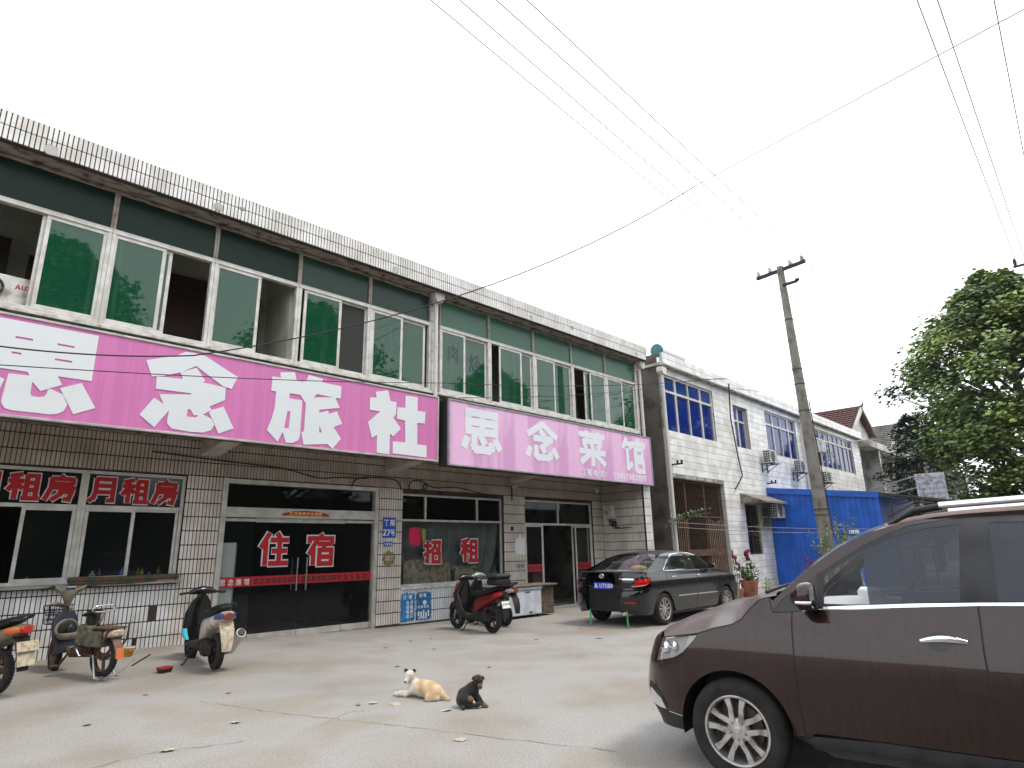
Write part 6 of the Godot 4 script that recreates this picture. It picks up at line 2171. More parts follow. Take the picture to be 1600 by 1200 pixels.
func dark_sedan() -> void:
	var c := thing("black_sedan", "black sedan with a blue number plate parked by the restaurant door", "car", Vector3(12.08, 0, 4.70))
	var sh := Shell.new()
	sh.host = self
	sh.half = 0.91
	sh.xa = -0.45
	sh.xb = 3.2
	sh.inset = tabv("0.2,0.09 0.3,0.04 0.5,0.015 0.68,0.0 0.85,0.004 0.97,0.022 1.05,0.06 1.1,0.09 1.3,0.2 1.4,0.27 1.46,0.35 1.52,0.5")
	sh.la = tabv("0.2,0.5 0.35,0.56 0.5,0.585 0.68,0.58 0.74,0.53 0.9,0.54 1.02,0.52 1.1,0.46")
	sh.lb = tabv("0.2,0.5 0.35,0.58 0.5,0.6 0.65,0.56 0.75,0.46 0.85,0.3")
	sh.prepare(3.0, 0.57)
	var P: Material = M.dark_paint
	panel(sh, c, "rear_bumper", joinp(pts("-1.258,0.3 -0.95,0.26 -0.6,0.24"), joinp(arch_pts(0, 0.33, 0.36, 194, 112, 8), pts("-0.2,0.76 -0.52,0.8 -0.9,0.725 -1.258,0.715"))), P)
	panel(sh, c, "boot_lid", "-1.258,0.735 -0.9,0.745 -0.62,0.81 -0.7,0.95 -0.72,1.06 -0.95,1.085 -1.258,1.09", P, -0.002)
	panel(sh, c, "rear_quarter", joinp(pts("-0.2,0.77 -0.5,0.81 -0.46,0.98 -0.7,0.96 -0.715,1.07 -0.5,1.09 -0.2,1.1 0.16,1.085 0.2,0.9 0.3,0.72"), arch_pts(0, 0.33, 0.36, 45, 112, 6)), P)
	panel(sh, c, "rear_door", joinp(pts("0.165,1.088 1.452,1.072 1.445,0.932 1.38,0.52 1.345,0.26 0.5,0.25"), joinp(arch_pts(0, 0.33, 0.36, 10, 45, 4), pts("0.305,0.72 0.205,0.9"))), P)
	panel(sh, c, "front_door", "1.462,1.072 2.19,1.06 2.36,0.93 2.37,0.25 1.355,0.26 1.39,0.52 1.455,0.932", P)
	panel(sh, c, "front_fender", joinp(pts("2.2,1.06 2.5,1.02 3.1,0.93 3.35,0.86 3.3,0.75"), joinp(arch_pts(2.775, 0.33, 0.36, 40, 180, 12), pts("2.41,0.25 2.38,0.25 2.37,0.93"))), P)
	panel(sh, c, "front_bumper", joinp(pts("4.45,0.25 3.3,0.25 3.13,0.3"), joinp(arch_pts(2.775, 0.33, 0.36, 8, 40, 4), pts("3.32,0.75 3.4,0.68 4.45,0.68"))), P)
	panel(sh, c, "headlight", "3.36,0.85 3.32,0.75 3.42,0.69 3.85,0.68 3.8,0.8", M.steel, 0.0)
	panel(sh, c, "grille", "4.45,0.69 3.87,0.69 3.82,0.82 4.45,0.84", M.chrome, -0.02)
	panel(sh, c, "gap", strip_poly("1.5,1.43 1.457,1.072 1.45,0.932 1.385,0.52 1.35,0.26", 0.014), M.black, 0.001)
	panel(sh, c, "gap", strip_poly("2.195,1.06 2.365,0.93 2.375,0.25", 0.012), M.black, 0.001)
	panel(sh, c, "gap", strip_poly("0.165,1.088 0.2,0.9 0.3,0.72", 0.012), M.black, 0.001)
	panel(sh, c, "sill", "0.42,0.26 2.38,0.26 2.36,0.19 0.45,0.19", M.cladding, -0.02)
	# lamps
	panel(sh, c, "tail_light", "-0.9,0.945 -0.66,0.958 -0.486,0.973 -0.52,0.9 -0.59,0.85 -0.75,0.825 -1.02,0.805 -1.0,0.83 -0.94,0.86", M.red_lens, 0.006, 0.05)
	panel(sh, c, "lamp_strip", "-0.62,0.845 -0.75,0.822 -1.0,0.803 -1.0,0.818 -0.75,0.838", mat("pale_lens", lin(0.5, 0.4, 0.4), 0.2), 0.009, 0.05)
	panel(sh, c, "reflector", "-1.13,0.485 -0.9,0.48 -0.9,0.505 -1.13,0.51", M.red_lens, 0.004, 0.06)
	panel(sh, c, "chrome_bar", "-1.258,0.945 -0.93,0.94 -0.94,0.965 -1.258,0.975", M.chrome, 0.012)
	panel(sh, c, "side_moulding", strip_poly("0.55,0.562 1.37,0.558", 0.022), M.chrome, 0.008)
	panel(sh, c, "side_moulding", strip_poly("1.4,0.557 2.32,0.548", 0.022), M.chrome, 0.008)
	# plate, badges
	var rx := sh.at(Vector2(-1.258, 0.82)).x - 0.012
	var rt := Basis(Vector3(0, 0, 1), Vector3.UP, Vector3.LEFT)
	var pb := Buf.new()
	pb.box(Vector3(rx + 0.004, 0.82, -0.91), Vector3(0.012, 0.14, 0.44))
	var plate := part("number_plate", pb, mat("plate_blue", lin(0.012, 0.05, 0.45), 0.4), c)
	var pt := Buf.new()
	glyphs(pt, "苏", Transform3D(rt, Vector3(rx - 0.003, 0.775, -1.115)), 0.06, 0.09, 0.1, 0.009, 0.001)
	pt.text("A U7U80", 0.118, 0.002, Transform3D(rt, Vector3(rx - 0.003, 0.82, -0.865)))
	part("plate_text", pt, M.white_paint, plate)
	var em := Buf.new()
	for q in [[0.062, 0.043], [0.02, 0.04], [0.05, 0.016]]:
		var rp := []
		for k in 25:
			rp.append(Vector3(rx - 0.005, 1.018 + (0.012 if q[0] > 0.04 and q[1] < 0.03 else 0.0) + sin(TAU * k / 24.0) * q[1], -0.91 + cos(TAU * k / 24.0) * q[0]))
		em.tube(rp, 0.007, 6, false)
	part("emblem", em, M.chrome, c)
	var bg := Buf.new()
	bg.text("Camry", 0.065, 0.003, Transform3D(rt, Vector3(rx + 0.012, 1.0, -0.42)), false)
	bg.text("240G", 0.05, 0.003, Transform3D(rt, Vector3(rx + 0.02, 1.01, -1.52)), false)
	part("badge", bg, M.chrome, c)
	# glass and roof
	panel(sh, c, "window_frame", strip_poly("0.16,1.1 0.5,1.29 0.8,1.4 1.3,1.445 1.6,1.43 1.85,1.362 2.05,1.235 2.2,1.075", 0.045), M.black_gloss, -0.001)
	panel(sh, c, "window_bar", strip_poly("1.5,1.44 1.44,1.075", 0.1), M.black_gloss, 0.0)
	panel(sh, c, "window_bar", strip_poly("0.5,1.29 0.48,1.09", 0.05), M.black_gloss, 0.0)
	panel(sh, c, "window", "0.24,1.11 0.42,1.22 0.46,1.1", M.car_glass, -0.002, 0.05)
	panel(sh, c, "window", "0.5,1.102 0.5,1.27 0.64,1.34 0.85,1.395 1.32,1.43 1.39,1.3 1.4,1.085", M.car_glass, -0.002, 0.06)
	panel(sh, c, "window", "1.52,1.425 1.65,1.405 1.84,1.345 2.0,1.23 2.14,1.075 1.5,1.084", M.car_glass, -0.002, 0.06)
	panel(sh, c, "chrome_strip", strip_poly("2.24,1.063 1.45,1.074 0.2,1.092 0.14,1.1 0.3,1.2 0.52,1.31 0.8,1.42 1.3,1.46 1.62,1.445 1.86,1.375 2.06,1.245 2.24,1.063", 0.018), M.chrome, 0.004)
	var e2 := pts("-0.56,1.095 -0.2,1.22 0.1,1.34 0.4,1.43 0.8,1.475 1.3,1.485 1.62,1.465 1.9,1.39 2.15,1.24 2.4,1.04")
	panel(sh, c, "roof_pillar", joinp(e2, pts("2.26,1.06 2.06,1.25 1.86,1.378 1.6,1.447 1.3,1.462 0.8,1.42 0.5,1.31 0.12,1.085 -0.2,1.095")), P, 0.0, 0.05)
	var edge := []
	for p in e2:
		edge.append(sh.at(p) + Vector3(0, 0, -0.07 if p.x < 0.4 else 0.0))
	across(sh, c, "rear_window", edge.slice(0, 4), [0.0, 0.01, 0.02, 0.03], [-0.16, -0.14, -0.1, -0.06], M.car_glass)
	across(sh, c, "roof", edge.slice(3, 7), [0.03, 0.035, 0.035, 0.03], [-0.06, 0.0, 0.0, 0.06], M.dusty_dark_paint, 2.4)
	across(sh, c, "windscreen", edge.slice(6, 10), [0.03, 0.03, 0.02, 0.01], [0.06, 0.12, 0.16, 0.2], M.car_glass)
	var deck := []
	for p in pts("-1.0,1.088 -0.8,1.092 -0.56,1.097"):
		deck.append(sh.at(p))
	across(sh, c, "boot_deck", deck, [0.004, 0.012, 0.01], [-0.03, -0.03, -0.16], M.dusty_dark_paint, 3.0)
	var hood := []
	for p in pts("2.38,1.045 2.7,1.0 3.1,0.935 3.4,0.86 3.6,0.8"):
		hood.append(sh.at(p))
	across(sh, c, "bonnet", hood, [0.02, 0.05, 0.05, 0.04, 0.02], [0.2, 0.12, 0.1, 0.12, 0.16], M.dusty_dark_paint, 2.4)
	for q in [0.44, 1.52]:
		var hb := Buf.new()
		var secs := []
		for k in 7:
			var f := k / 6.0
			secs.append([sh.off(Vector2(q - 0.1 + 0.2 * f, 0.955), 0.01 + 0.025 * sin(PI * f)), Vector3(0, 0.016 * (0.5 + 0.5 * sin(PI * f)), 0), Vector3(0, 0, 0.008)])
		hb.loft(secs, 10)
		part("door_handle", hb, M.chrome, c)
		part("door_handle", hb.mirror_z(-sh.half), M.chrome, c)
	for s in 2:
		var mb := Buf.new()
		mb.loft([[Vector3(2.0, 1.13, 0.06), Vector3(0, 0.07, 0), Vector3(0, 0, 0.08)], [Vector3(2.08, 1.13, 0.06), Vector3(0, 0.075, 0), Vector3(0, 0, 0.085)], [Vector3(2.16, 1.12, 0.04), Vector3(0, 0.03, 0), Vector3(0, 0, 0.04)]], 14, 2.6)
		mb.box(Vector3(2.08, 1.085, -0.04), Vector3(0.07, 0.04, 0.14))
		part("mirror", mb if s == 0 else mb.mirror_z(-sh.half), P, c)
	for q in [[0.0, 0], [2.775, 0], [0.0, 1], [2.775, 1]]:
		arch_liner(sh, c, q[0], 0.33, 0.366) if q[1] == 0 else null
		wheel(c, Vector3(q[0], 0.325, -0.015 if q[1] == 0 else -1.805), 0.325, 0.222, 0.2, 5, q[1] == 1)
	var fp := Buf.new()
	fp.span(Vector3(0.42, 0.22, -0.12), Vector3(2.36, 0.75, -1.7))
	fp.span(Vector3(-0.85, 0.3, -0.45), Vector3(3.5, 0.8, -1.37))
	part("floor_pan", fp, M.black, c)
	var ex := Buf.new()
	ex.rod(Vector3(-1.02, 0.28, -0.36), Vector3(-0.7, 0.28, -0.36), 0.035, 12)
	part("exhaust", ex, M.steel, c)
	for q in [[1.55, -0.5], [1.55, -1.32], [0.45, -0.91]]:
		var st := Buf.new()
		var wide := 0.48 if q[0] > 1 else 1.3
		st.bbox(Vector3(q[0] - 0.1, 1.0, q[1]), Vector3(0.14, 0.6, wide), 0.05, Basis(Vector3.BACK, 0.25))
		st.bbox(Vector3(q[0] + 0.2, 0.72, q[1]), Vector3(0.5, 0.16, wide), 0.05)
		if q[0] > 1:
			st.bbox(Vector3(q[0] - 0.19, 1.33, q[1]), Vector3(0.09, 0.16, 0.26), 0.03, Basis(Vector3.BACK, 0.2))
		part("seat", st, M.seat_cloth, c)
	var ps := Buf.new()
	ps.bbox(Vector3(-0.1, 1.09, -0.91), Vector3(0.5, 0.03, 1.3), 0.01)
	part("parcel_shelf", ps, M.dash, c)
	var cu := Buf.new()
	cu.ball(Vector3(-0.1, 1.15, -0.55), Vector3(0.16, 0.07, 0.2))
	solo("cushion", cu, mat("yellow_cloth", lin(0.5, 0.42, 0.15), 0.9), "pale yellow cushion on the black sedan's rear shelf", "cushion").position = c.position
	# two green strips hanging from the bumper to the ground
	for q in [[-0.98, -1.25], [-0.95, -0.32]]:
		var gs := Buf.new()
		gs.tube([Vector3(q[0], 0.34, q[1]), Vector3(q[0] - 0.015, 0.18, q[1]), Vector3(q[0] - 0.01, 0.03, q[1] + 0.01)], [0.012, 0.02, 0.024], 6)
		part("ground_strap", gs, mat("strap_green", lin(0.03, 0.32, 0.09), 0.5), c, "bright green strap reaching down to the concrete")


# local frame of a two-wheeler: x forward, y up, z to its right; origin on the ground between the wheels
func tyre(parent: Node, at: Vector3, r: float, w: float, rim_m: Material, spokes: int) -> void:
	var xf := Transform3D(Basis(Vector3.RIGHT, Vector3(0, 0, 1), Vector3(0, -1, 0)), Vector3.ZERO)
	var b := Buf.new()
	var prof := []
	for k in 13:
		var a := -PI * 0.62 + PI * 1.24 * k / 12.0
		prof.append(Vector2(r - w * 0.5 + cos(a) * w * 0.5, sin(a) * w * 0.5))
	b.lathe(prof, xf, 30)
	for k in 40:
		var a := TAU * k / 40.0
		b.box(Vector3(cos(a) * (r - 0.004), sin(a) * (r - 0.004), 0), Vector3(0.012, 0.012, w * 0.6), Basis(Vector3.BACK, a))
	var t := part("wheel", b, M.dusty_rubber, parent)
	t.position = at
	var q := Buf.new()
	var ri := r - w * 0.75
	q.lathe([Vector2(ri, -w * 0.35), Vector2(ri - 0.015, -w * 0.2), Vector2(ri - 0.015, w * 0.2), Vector2(ri, w * 0.35)], xf, 28)
	q.lathe([Vector2(0.0, -w * 0.5), Vector2(0.04, -w * 0.5), Vector2(0.045, w * 0.5), Vector2(0.0, w * 0.5)], xf, 14)
	for k in spokes:
		var a := TAU * k / spokes + 0.4
		q.box(Vector3(cos(a), sin(a), 0) * ri * 0.5, Vector3(ri, 0.035, 0.022), Basis(Vector3.BACK, a))
	part("rim", q, rim_m, t)


func scooter(label: String, at: Vector3, head: Vector2, o: Dictionary) -> Node3D:
	var s := thing("motor_scooter", label, "scooter", at, atan2(-head.y, head.x), "scooters and mopeds by the guesthouse wall")
	var r: float = o.get("r", 0.245)
	var fx: float = 0.6
	var rxx: float = -0.6
	var lean: float = o.get("lean", 0.0)
	s.rotation.x = 0.0
	tyre(s, Vector3(fx, r, 0), r, 0.1, o.rim, 5)
	tyre(s, Vector3(rxx, r, 0), r, 0.11, o.rim, 5)
	# fork and front mudguard
	var fk := Buf.new()
	for z in [-0.075, 0.075]:
		fk.rod(Vector3(fx, r, z), Vector3(fx - 0.13, 0.62, z), 0.018)
	part("fork", fk, M.painted_steel, s)
	var fg := Buf.new()
	var secs := []
	for k in 9:
		var a := deg_to_rad(20 + 16 * k)
		secs.append([Vector3(fx + cos(a) * (r + 0.035), r + sin(a) * (r + 0.035), 0), Vector3(cos(a), sin(a), 0) * 0.012, Vector3(0, 0, 0.07 * sin(PI * (k + 1) / 10.0))])
	fg.loft(secs, 10)
	part("front_mudguard", fg, o.main, s)
	# leg shield and apron
	var ls := Buf.new()
	ls.loft([[Vector3(0.36, 0.3, 0), Vector3(0.05, 0.02, 0), Vector3(0, 0, 0.17)], [Vector3(0.42, 0.5, 0), Vector3(0.07, 0, 0), Vector3(0, 0, 0.21)], [Vector3(0.4, 0.72, 0), Vector3(0.07, 0.0, 0), Vector3(0, 0, 0.2)], [Vector3(0.34, 0.9, 0), Vector3(0.05, 0.0, 0), Vector3(0, 0, 0.13)], [Vector3(0.3, 0.98, 0), Vector3(0.03, 0, 0), Vector3(0, 0, 0.07)]], 18, 2.8)
	part("leg_shield", ls, o.shield, s)
	var fb := Buf.new()
	fb.loft([[Vector3(0.4, 0.3, 0), Vector3(0, 0.035, 0), Vector3(0, 0, 0.15)], [Vector3(0.1, 0.27, 0), Vector3(0, 0.04, 0), Vector3(0, 0, 0.16)], [Vector3(-0.2, 0.3, 0), Vector3(0, 0.07, 0), Vector3(0, 0, 0.15)]], 14, 3.4)
	part("floor_board", fb, M.cladding, s)
	# body under the seat sweeping up into the tail
	var bd := Buf.new()
	bd.loft([[Vector3(-0.08, 0.42, 0), Vector3(0.0, 0.16, 0), Vector3(0, 0, 0.1)], [Vector3(-0.22, 0.52, 0), Vector3(0, 0.17, 0), Vector3(0, 0, 0.14)], [Vector3(-0.45, 0.6, 0), Vector3(0, 0.12, 0), Vector3(0, 0, 0.15)], [Vector3(-0.7, 0.67, 0), Vector3(0, 0.095, 0), Vector3(0, 0, 0.14)], [Vector3(-0.92, 0.74, 0), Vector3(0.0, 0.07, 0), Vector3(0, 0, 0.115)], [Vector3(-1.0, 0.765, 0), Vector3(0.0, 0.03, 0), Vector3(0, 0, 0.06)]], 18, 2.6)
	part("tail_body", bd, o.main, s)
	var st := Buf.new()
	st.loft([[Vector3(0.0, 0.7, 0), Vector3(0, 0.02, 0), Vector3(0, 0, 0.07)], [Vector3(-0.08, 0.74, 0), Vector3(0, 0.05, 0), Vector3(0, 0, 0.12)], [Vector3(-0.4, 0.75, 0), Vector3(0, 0.06, 0), Vector3(0, 0, 0.14)], [Vector3(-0.62, 0.81, 0), Vector3(0, 0.06, 0), Vector3(0, 0, 0.13)], [Vector3(-0.82, 0.85, 0), Vector3(0, 0.035, 0), Vector3(0, 0, 0.1)], [Vector3(-0.86, 0.85, 0), Vector3(0, 0.01, 0), Vector3(0, 0, 0.05)]], 16, 2.8)
	part("seat", st, M.black, s)
	var gr := Buf.new()
	gr.tube([Vector3(-0.6, 0.83, -0.15), Vector3(-0.85, 0.88, -0.14), Vector3(-0.98, 0.91, -0.07), Vector3(-0.98, 0.91, 0.07), Vector3(-0.85, 0.88, 0.14), Vector3(-0.6, 0.83, 0.15)], 0.014, 8)
	part("grab_rail", gr, o.get("rail", M.black), s)
	# lamps on the tail
	var tl := Buf.new()
	tl.loft([[Vector3(-0.9, 0.745, 0), Vector3(0, 0.05, 0), Vector3(0, 0, 0.085)], [Vector3(-0.985, 0.745, 0), Vector3(0, 0.055, 0), Vector3(0, 0, 0.075)], [Vector3(-1.015, 0.745, 0), Vector3(0, 0.035, 0), Vector3(0, 0, 0.05)]], 14, 3.0)
	part("tail_light", tl, o.tail, s)
	for z in [-1.0, 1.0]:
		var ib := Buf.new()
		ib.loft([[Vector3(-0.8, 0.73, z * 0.125), Vector3(0, 0.04, 0), Vector3(0, 0, 0.02)], [Vector3(-0.93, 0.745, z * 0.105), Vector3(0, 0.045, 0), Vector3(0, 0, 0.025)], [Vector3(-0.985, 0.75, z * 0.075), Vector3(0, 0.03, 0), Vector3(0, 0, 0.015)]], 10)
		part("indicator", ib, o.ind, s)
	# rear mudguard with plate
	var mg := Buf.new()
	mg.loft([[Vector3(-0.9, 0.67, 0), Vector3(0.015, 0.01, 0), Vector3(0, 0, 0.1)], [Vector3(-0.98, 0.56, 0), Vector3(0.012, 0.006, 0), Vector3(0, 0, 0.1)], [Vector3(-1.02, 0.42, 0), Vector3(0.012, 0.0, 0), Vector3(0, 0, 0.085)], [Vector3(-1.03, 0.28, 0), Vector3(0.01, 0, 0), Vector3(0, 0, 0.065)]], 12, 4.0)
	part("rear_mudguard", mg, o.guard, s)
	if o.has("plate"):
		var pb := Buf.new()
		pb.bbox(Vector3(-1.03, 0.55, 0), Vector3(0.012, 0.14, 0.2), 0.005, Basis(Vector3.BACK, -0.35))
		var pl := part("number_plate", pb, M.white_paint, s)
		var pt := Buf.new()
		pt.text(o.plate, 0.07, 0.002, Transform3D(Basis(Vector3(0, 0, 1), Vector3.UP, Vector3.LEFT), Vector3(-1.04, 0.55, 0)).rotated_local(Vector3.RIGHT, 0.35))
		part("plate_text", pt, M.black, pl)
	# engine, exhaust, stand
	var en := Buf.new()
	en.bbox(Vector3(-0.35, 0.3, -0.06), Vector3(0.4, 0.2, 0.16), 0.04)
	en.lathe([Vector2(0.0, -0.16), Vector2(0.1, -0.16), Vector2(0.12, -0.12), Vector2(0.12, 0.0)], Transform3D(Basis(Vector3.RIGHT, Vector3(0, 0, 1), Vector3(0, -1, 0)), Vector3(-0.45, 0.29, 0.0)), 18)
	en.bbox(Vector3(-0.5, 0.27, -0.11), Vector3(0.4, 0.13, 0.07), 0.03)
	en.rod(Vector3(-0.55, r + 0.05, 0.09), Vector3(-0.62, 0.6, 0.1), 0.028)
	part("engine", en, o.get("engine", M.greasy), s)
	if o.has("muffler"):
		var mf := Buf.new()
		mf.tube([Vector3(-0.3, 0.2, 0.13), Vector3(-0.5, 0.2, 0.17), Vector3(-0.6, 0.25, 0.19), Vector3(-0.92, 0.5, 0.22)], [0.02, 0.03, 0.068, 0.07], 14)
		part("muffler", mf, M.dirty_white, s)
		var me := Buf.new()
		me.tube([Vector3(-0.915, 0.497, 0.22), Vector3(-0.935, 0.513, 0.22)], [0.055, 0.05], 14)
		part("muffler_mouth", me, M.black, s)
	var sd := Buf.new()
	sd.tube([Vector3(0.0, 0.24, -0.13), Vector3(0.06, 0.03, -0.24), Vector3(0.12, 0.012, -0.26)], 0.012, 6)
	part("stand", sd, M.black, s)
	# handlebar
	var hb := Buf.new()
	hb.loft([[Vector3(0.3, 1.03, -0.2), Vector3(0.03, 0, 0), Vector3(0, 0.025, 0)], [Vector3(0.31, 1.05, -0.1), Vector3(0.07, 0, 0), Vector3(0, 0.055, 0)], [Vector3(0.33, 1.06, 0.0), Vector3(0.09, 0, 0), Vector3(0, 0.065, 0)], [Vector3(0.31, 1.05, 0.1), Vector3(0.07, 0, 0), Vector3(0, 0.055, 0)], [Vector3(0.3, 1.03, 0.2), Vector3(0.03, 0, 0), Vector3(0, 0.025, 0)]], 14)
	hb.loft([[Vector3(0.31, 0.94, 0), Vector3(0.05, 0, 0), Vector3(0, 0, 0.06)], [Vector3(0.32, 1.05, 0), Vector3(0.06, 0, 0), Vector3(0, 0, 0.07)]], 12)
	var bar := part("handlebar", hb, o.get("bar", M.black_gloss), s)
	for z in [-1.0, 1.0]:
		var gp := Buf.new()
		gp.rod(Vector3(0.29, 1.03, z * 0.2), Vector3(0.25, 1.02, z * 0.34), 0.018, 10)
		gp.tube([Vector3(0.34, 1.02, z * 0.2), Vector3(0.35, 1.01, z * 0.26), Vector3(0.31, 1.0, z * 0.33)], 0.007, 6)
		part("grip", gp, M.rubber, bar)
	return s


func scooters() -> void:
	worn("greasy", lin(0.035, 0.028, 0.024), 0.7, M.dirt, 4.0, 0.3)
	worn("scooter_white", lin(0.6, 0.55, 0.53), 0.35, M.dirt, 2.5)
	worn("cream", lin(0.55, 0.48, 0.36), 0.6, M.dirt, 4.0)
	worn("scooter_red", lin(0.16, 0.008, 0.012), 0.3, M.dirt, 2.0)
	worn("khaki", lin(0.17, 0.16, 0.11), 0.5, M.dirt, 3.0)
	worn("rusty_rim", lin(0.14, 0.075, 0.04), 0.75, M.dirt, 4.0)
	mat("navy", lin(0.01, 0.011, 0.026), 0.45)
	mat("orange_lens", lin(0.5, 0.13, 0.03), 0.25)
	mat("blue_lens", lin(0.06, 0.08, 0.18), 0.2)
	mat("dim_red_lens", lin(0.22, 0.05, 0.04), 0.25)
	mat("cyan_tape", lin(0.08, 0.5, 0.65), 0.4)
	var hd := Vector2(0.05, -1.0).normalized()
	var p := Vector2(3.74, 2.4) + hd * 0.6
	var bs := scooter("black and white motor scooter seen from behind with a silver muffler", Vector3(p.x, ground_y(p.x, p.y) - 0.005, p.y), hd, {"main": M.scooter_white, "shield": M.black_gloss, "rim": M.greasy, "tail": M.dim_red_lens, "ind": M.blue_lens, "guard": M.cream, "muffler": true})
	var tp := Buf.new()
	tp.loft([[Vector3(0.33, 0.34, -0.155), Vector3(0.035, 0, 0), Vector3(0, 0, 0.03)], [Vector3(0.37, 0.42, -0.185), Vector3(0.06, 0, 0), Vector3(0, 0, 0.04)], [Vector3(0.39, 0.5, -0.19), Vector3(0.06, 0, 0), Vector3(0, 0, 0.035)]], 12, 3.0)
	part("cyan_tape", tp, M.cyan_tape, bs)
	hd = Vector2(-0.44, -0.9).normalized()
	p = Vector2(1.3, 2.0) + hd * 0.6
	var os := scooter("scooter with orange tail lamps cut off by the left edge of the picture", Vector3(p.x, ground_y(p.x, p.y), p.y), hd, {"main": M.khaki, "shield": M.black_gloss, "rim": M.rusty_rim, "tail": M.red_lens, "ind": M.orange_lens, "guard": M.greasy, "r": 0.26})
	for q in [[0.56, 0.2, 0.12, 0.22], [0.42, 0.16, 0.17, 0.02]]:
		var bx := Buf.new()
		bx.bbox(Vector3(-1.06, q[0], 0.0), Vector3(0.01, q[2], q[1] * 1.3), 0.004, Basis(Vector3.BACK, -0.25))
		part("cardboard_flap", bx, M.cream, os)
	hd = Vector2(0.07, -1.0).normalized()
	p = Vector2(9.06, 2.55) + hd * 0.6
	var rs := scooter("dark red scooter with a black top box and white number plate", Vector3(p.x, 0.0, p.y), hd, {"main": M.scooter_red, "shield": M.black_gloss, "rim": M.black, "tail": M.black_gloss, "ind": M.red_lens, "guard": M.black, "plate": "A3578", "r": 0.26, "engine": M.black})
	var tb := Buf.new()
	tb.bbox(Vector3(-0.82, 0.98, 0), Vector3(0.36, 0.13, 0.4), 0.04)
	var box_ := part("top_box", tb, M.black, rs)
	var tl := Buf.new()
	tl.bbox(Vector3(-0.82, 1.09, 0), Vector3(0.38, 0.1, 0.42), 0.05)
	part("lid", tl, M.cladding, box_)
	var hl := Buf.new()
	hl.ball(Vector3(0.42, 0.98, -0.1), Vector3(0.05, 0.065, 0.06))
	part("headlight", hl, M.cream, rs)
	var ap := Buf.new()
	ap.loft([[Vector3(0.5, 0.45, 0), Vector3(0.03, 0, 0), Vector3(0, 0, 0.13)], [Vector3(0.5, 0.7, 0), Vector3(0.05, 0, 0), Vector3(0, 0, 0.19)], [Vector3(0.43, 0.92, 0), Vector3(0.06, 0, 0), Vector3(0, 0, 0.14)], [Vector3(0.4, 1.02, 0), Vector3(0.03, 0, 0), Vector3(0, 0, 0.06)]], 16, 2.6)
	part("apron", ap, M.scooter_red, rs)
	var gw := Buf.new()
	gw.loft([[Vector3(0.2, 0.3, -0.17), Vector3(0.16, 0, 0), Vector3(0, 0, 0.02)], [Vector3(0.28, 0.5, -0.2), Vector3(0.1, 0, 0), Vector3(0, 0, 0.02)], [Vector3(0.34, 0.72, -0.19), Vector3(0.03, 0, 0), Vector3(0, 0, 0.02)]], 12)
	part("side_fairing", gw, M.cladding, rs)
	var mr := Buf.new()
	mr.tube([Vector3(0.3, 1.05, -0.24), Vector3(0.34, 1.2, -0.28)], 0.006, 6)
	mr.ball(Vector3(0.34, 1.22, -0.29), Vector3(0.012, 0.045, 0.06))
	mr.tube([Vector3(0.3, 1.05, 0.24), Vector3(0.34, 1.2, 0.28)], 0.006, 6)
	mr.ball(Vector3(0.34, 1.22, 0.29), Vector3(0.012, 0.045, 0.06))
	part("mirror", mr, M.black, rs)
	hd = Vector2(0.05, -1.0).normalized()
	p = Vector2(9.98, 1.95) + hd * 0.6
	scooter("second dark scooter almost hidden behind the red one, next to the freezer", Vector3(p.x, 0, p.y), hd, {"main": M.black_gloss, "shield": M.black_gloss, "rim": M.black, "tail": M.dim_red_lens, "ind": M.scooter_white, "guard": M.black, "r": 0.235, "bar": M.painted_steel})
	moped()


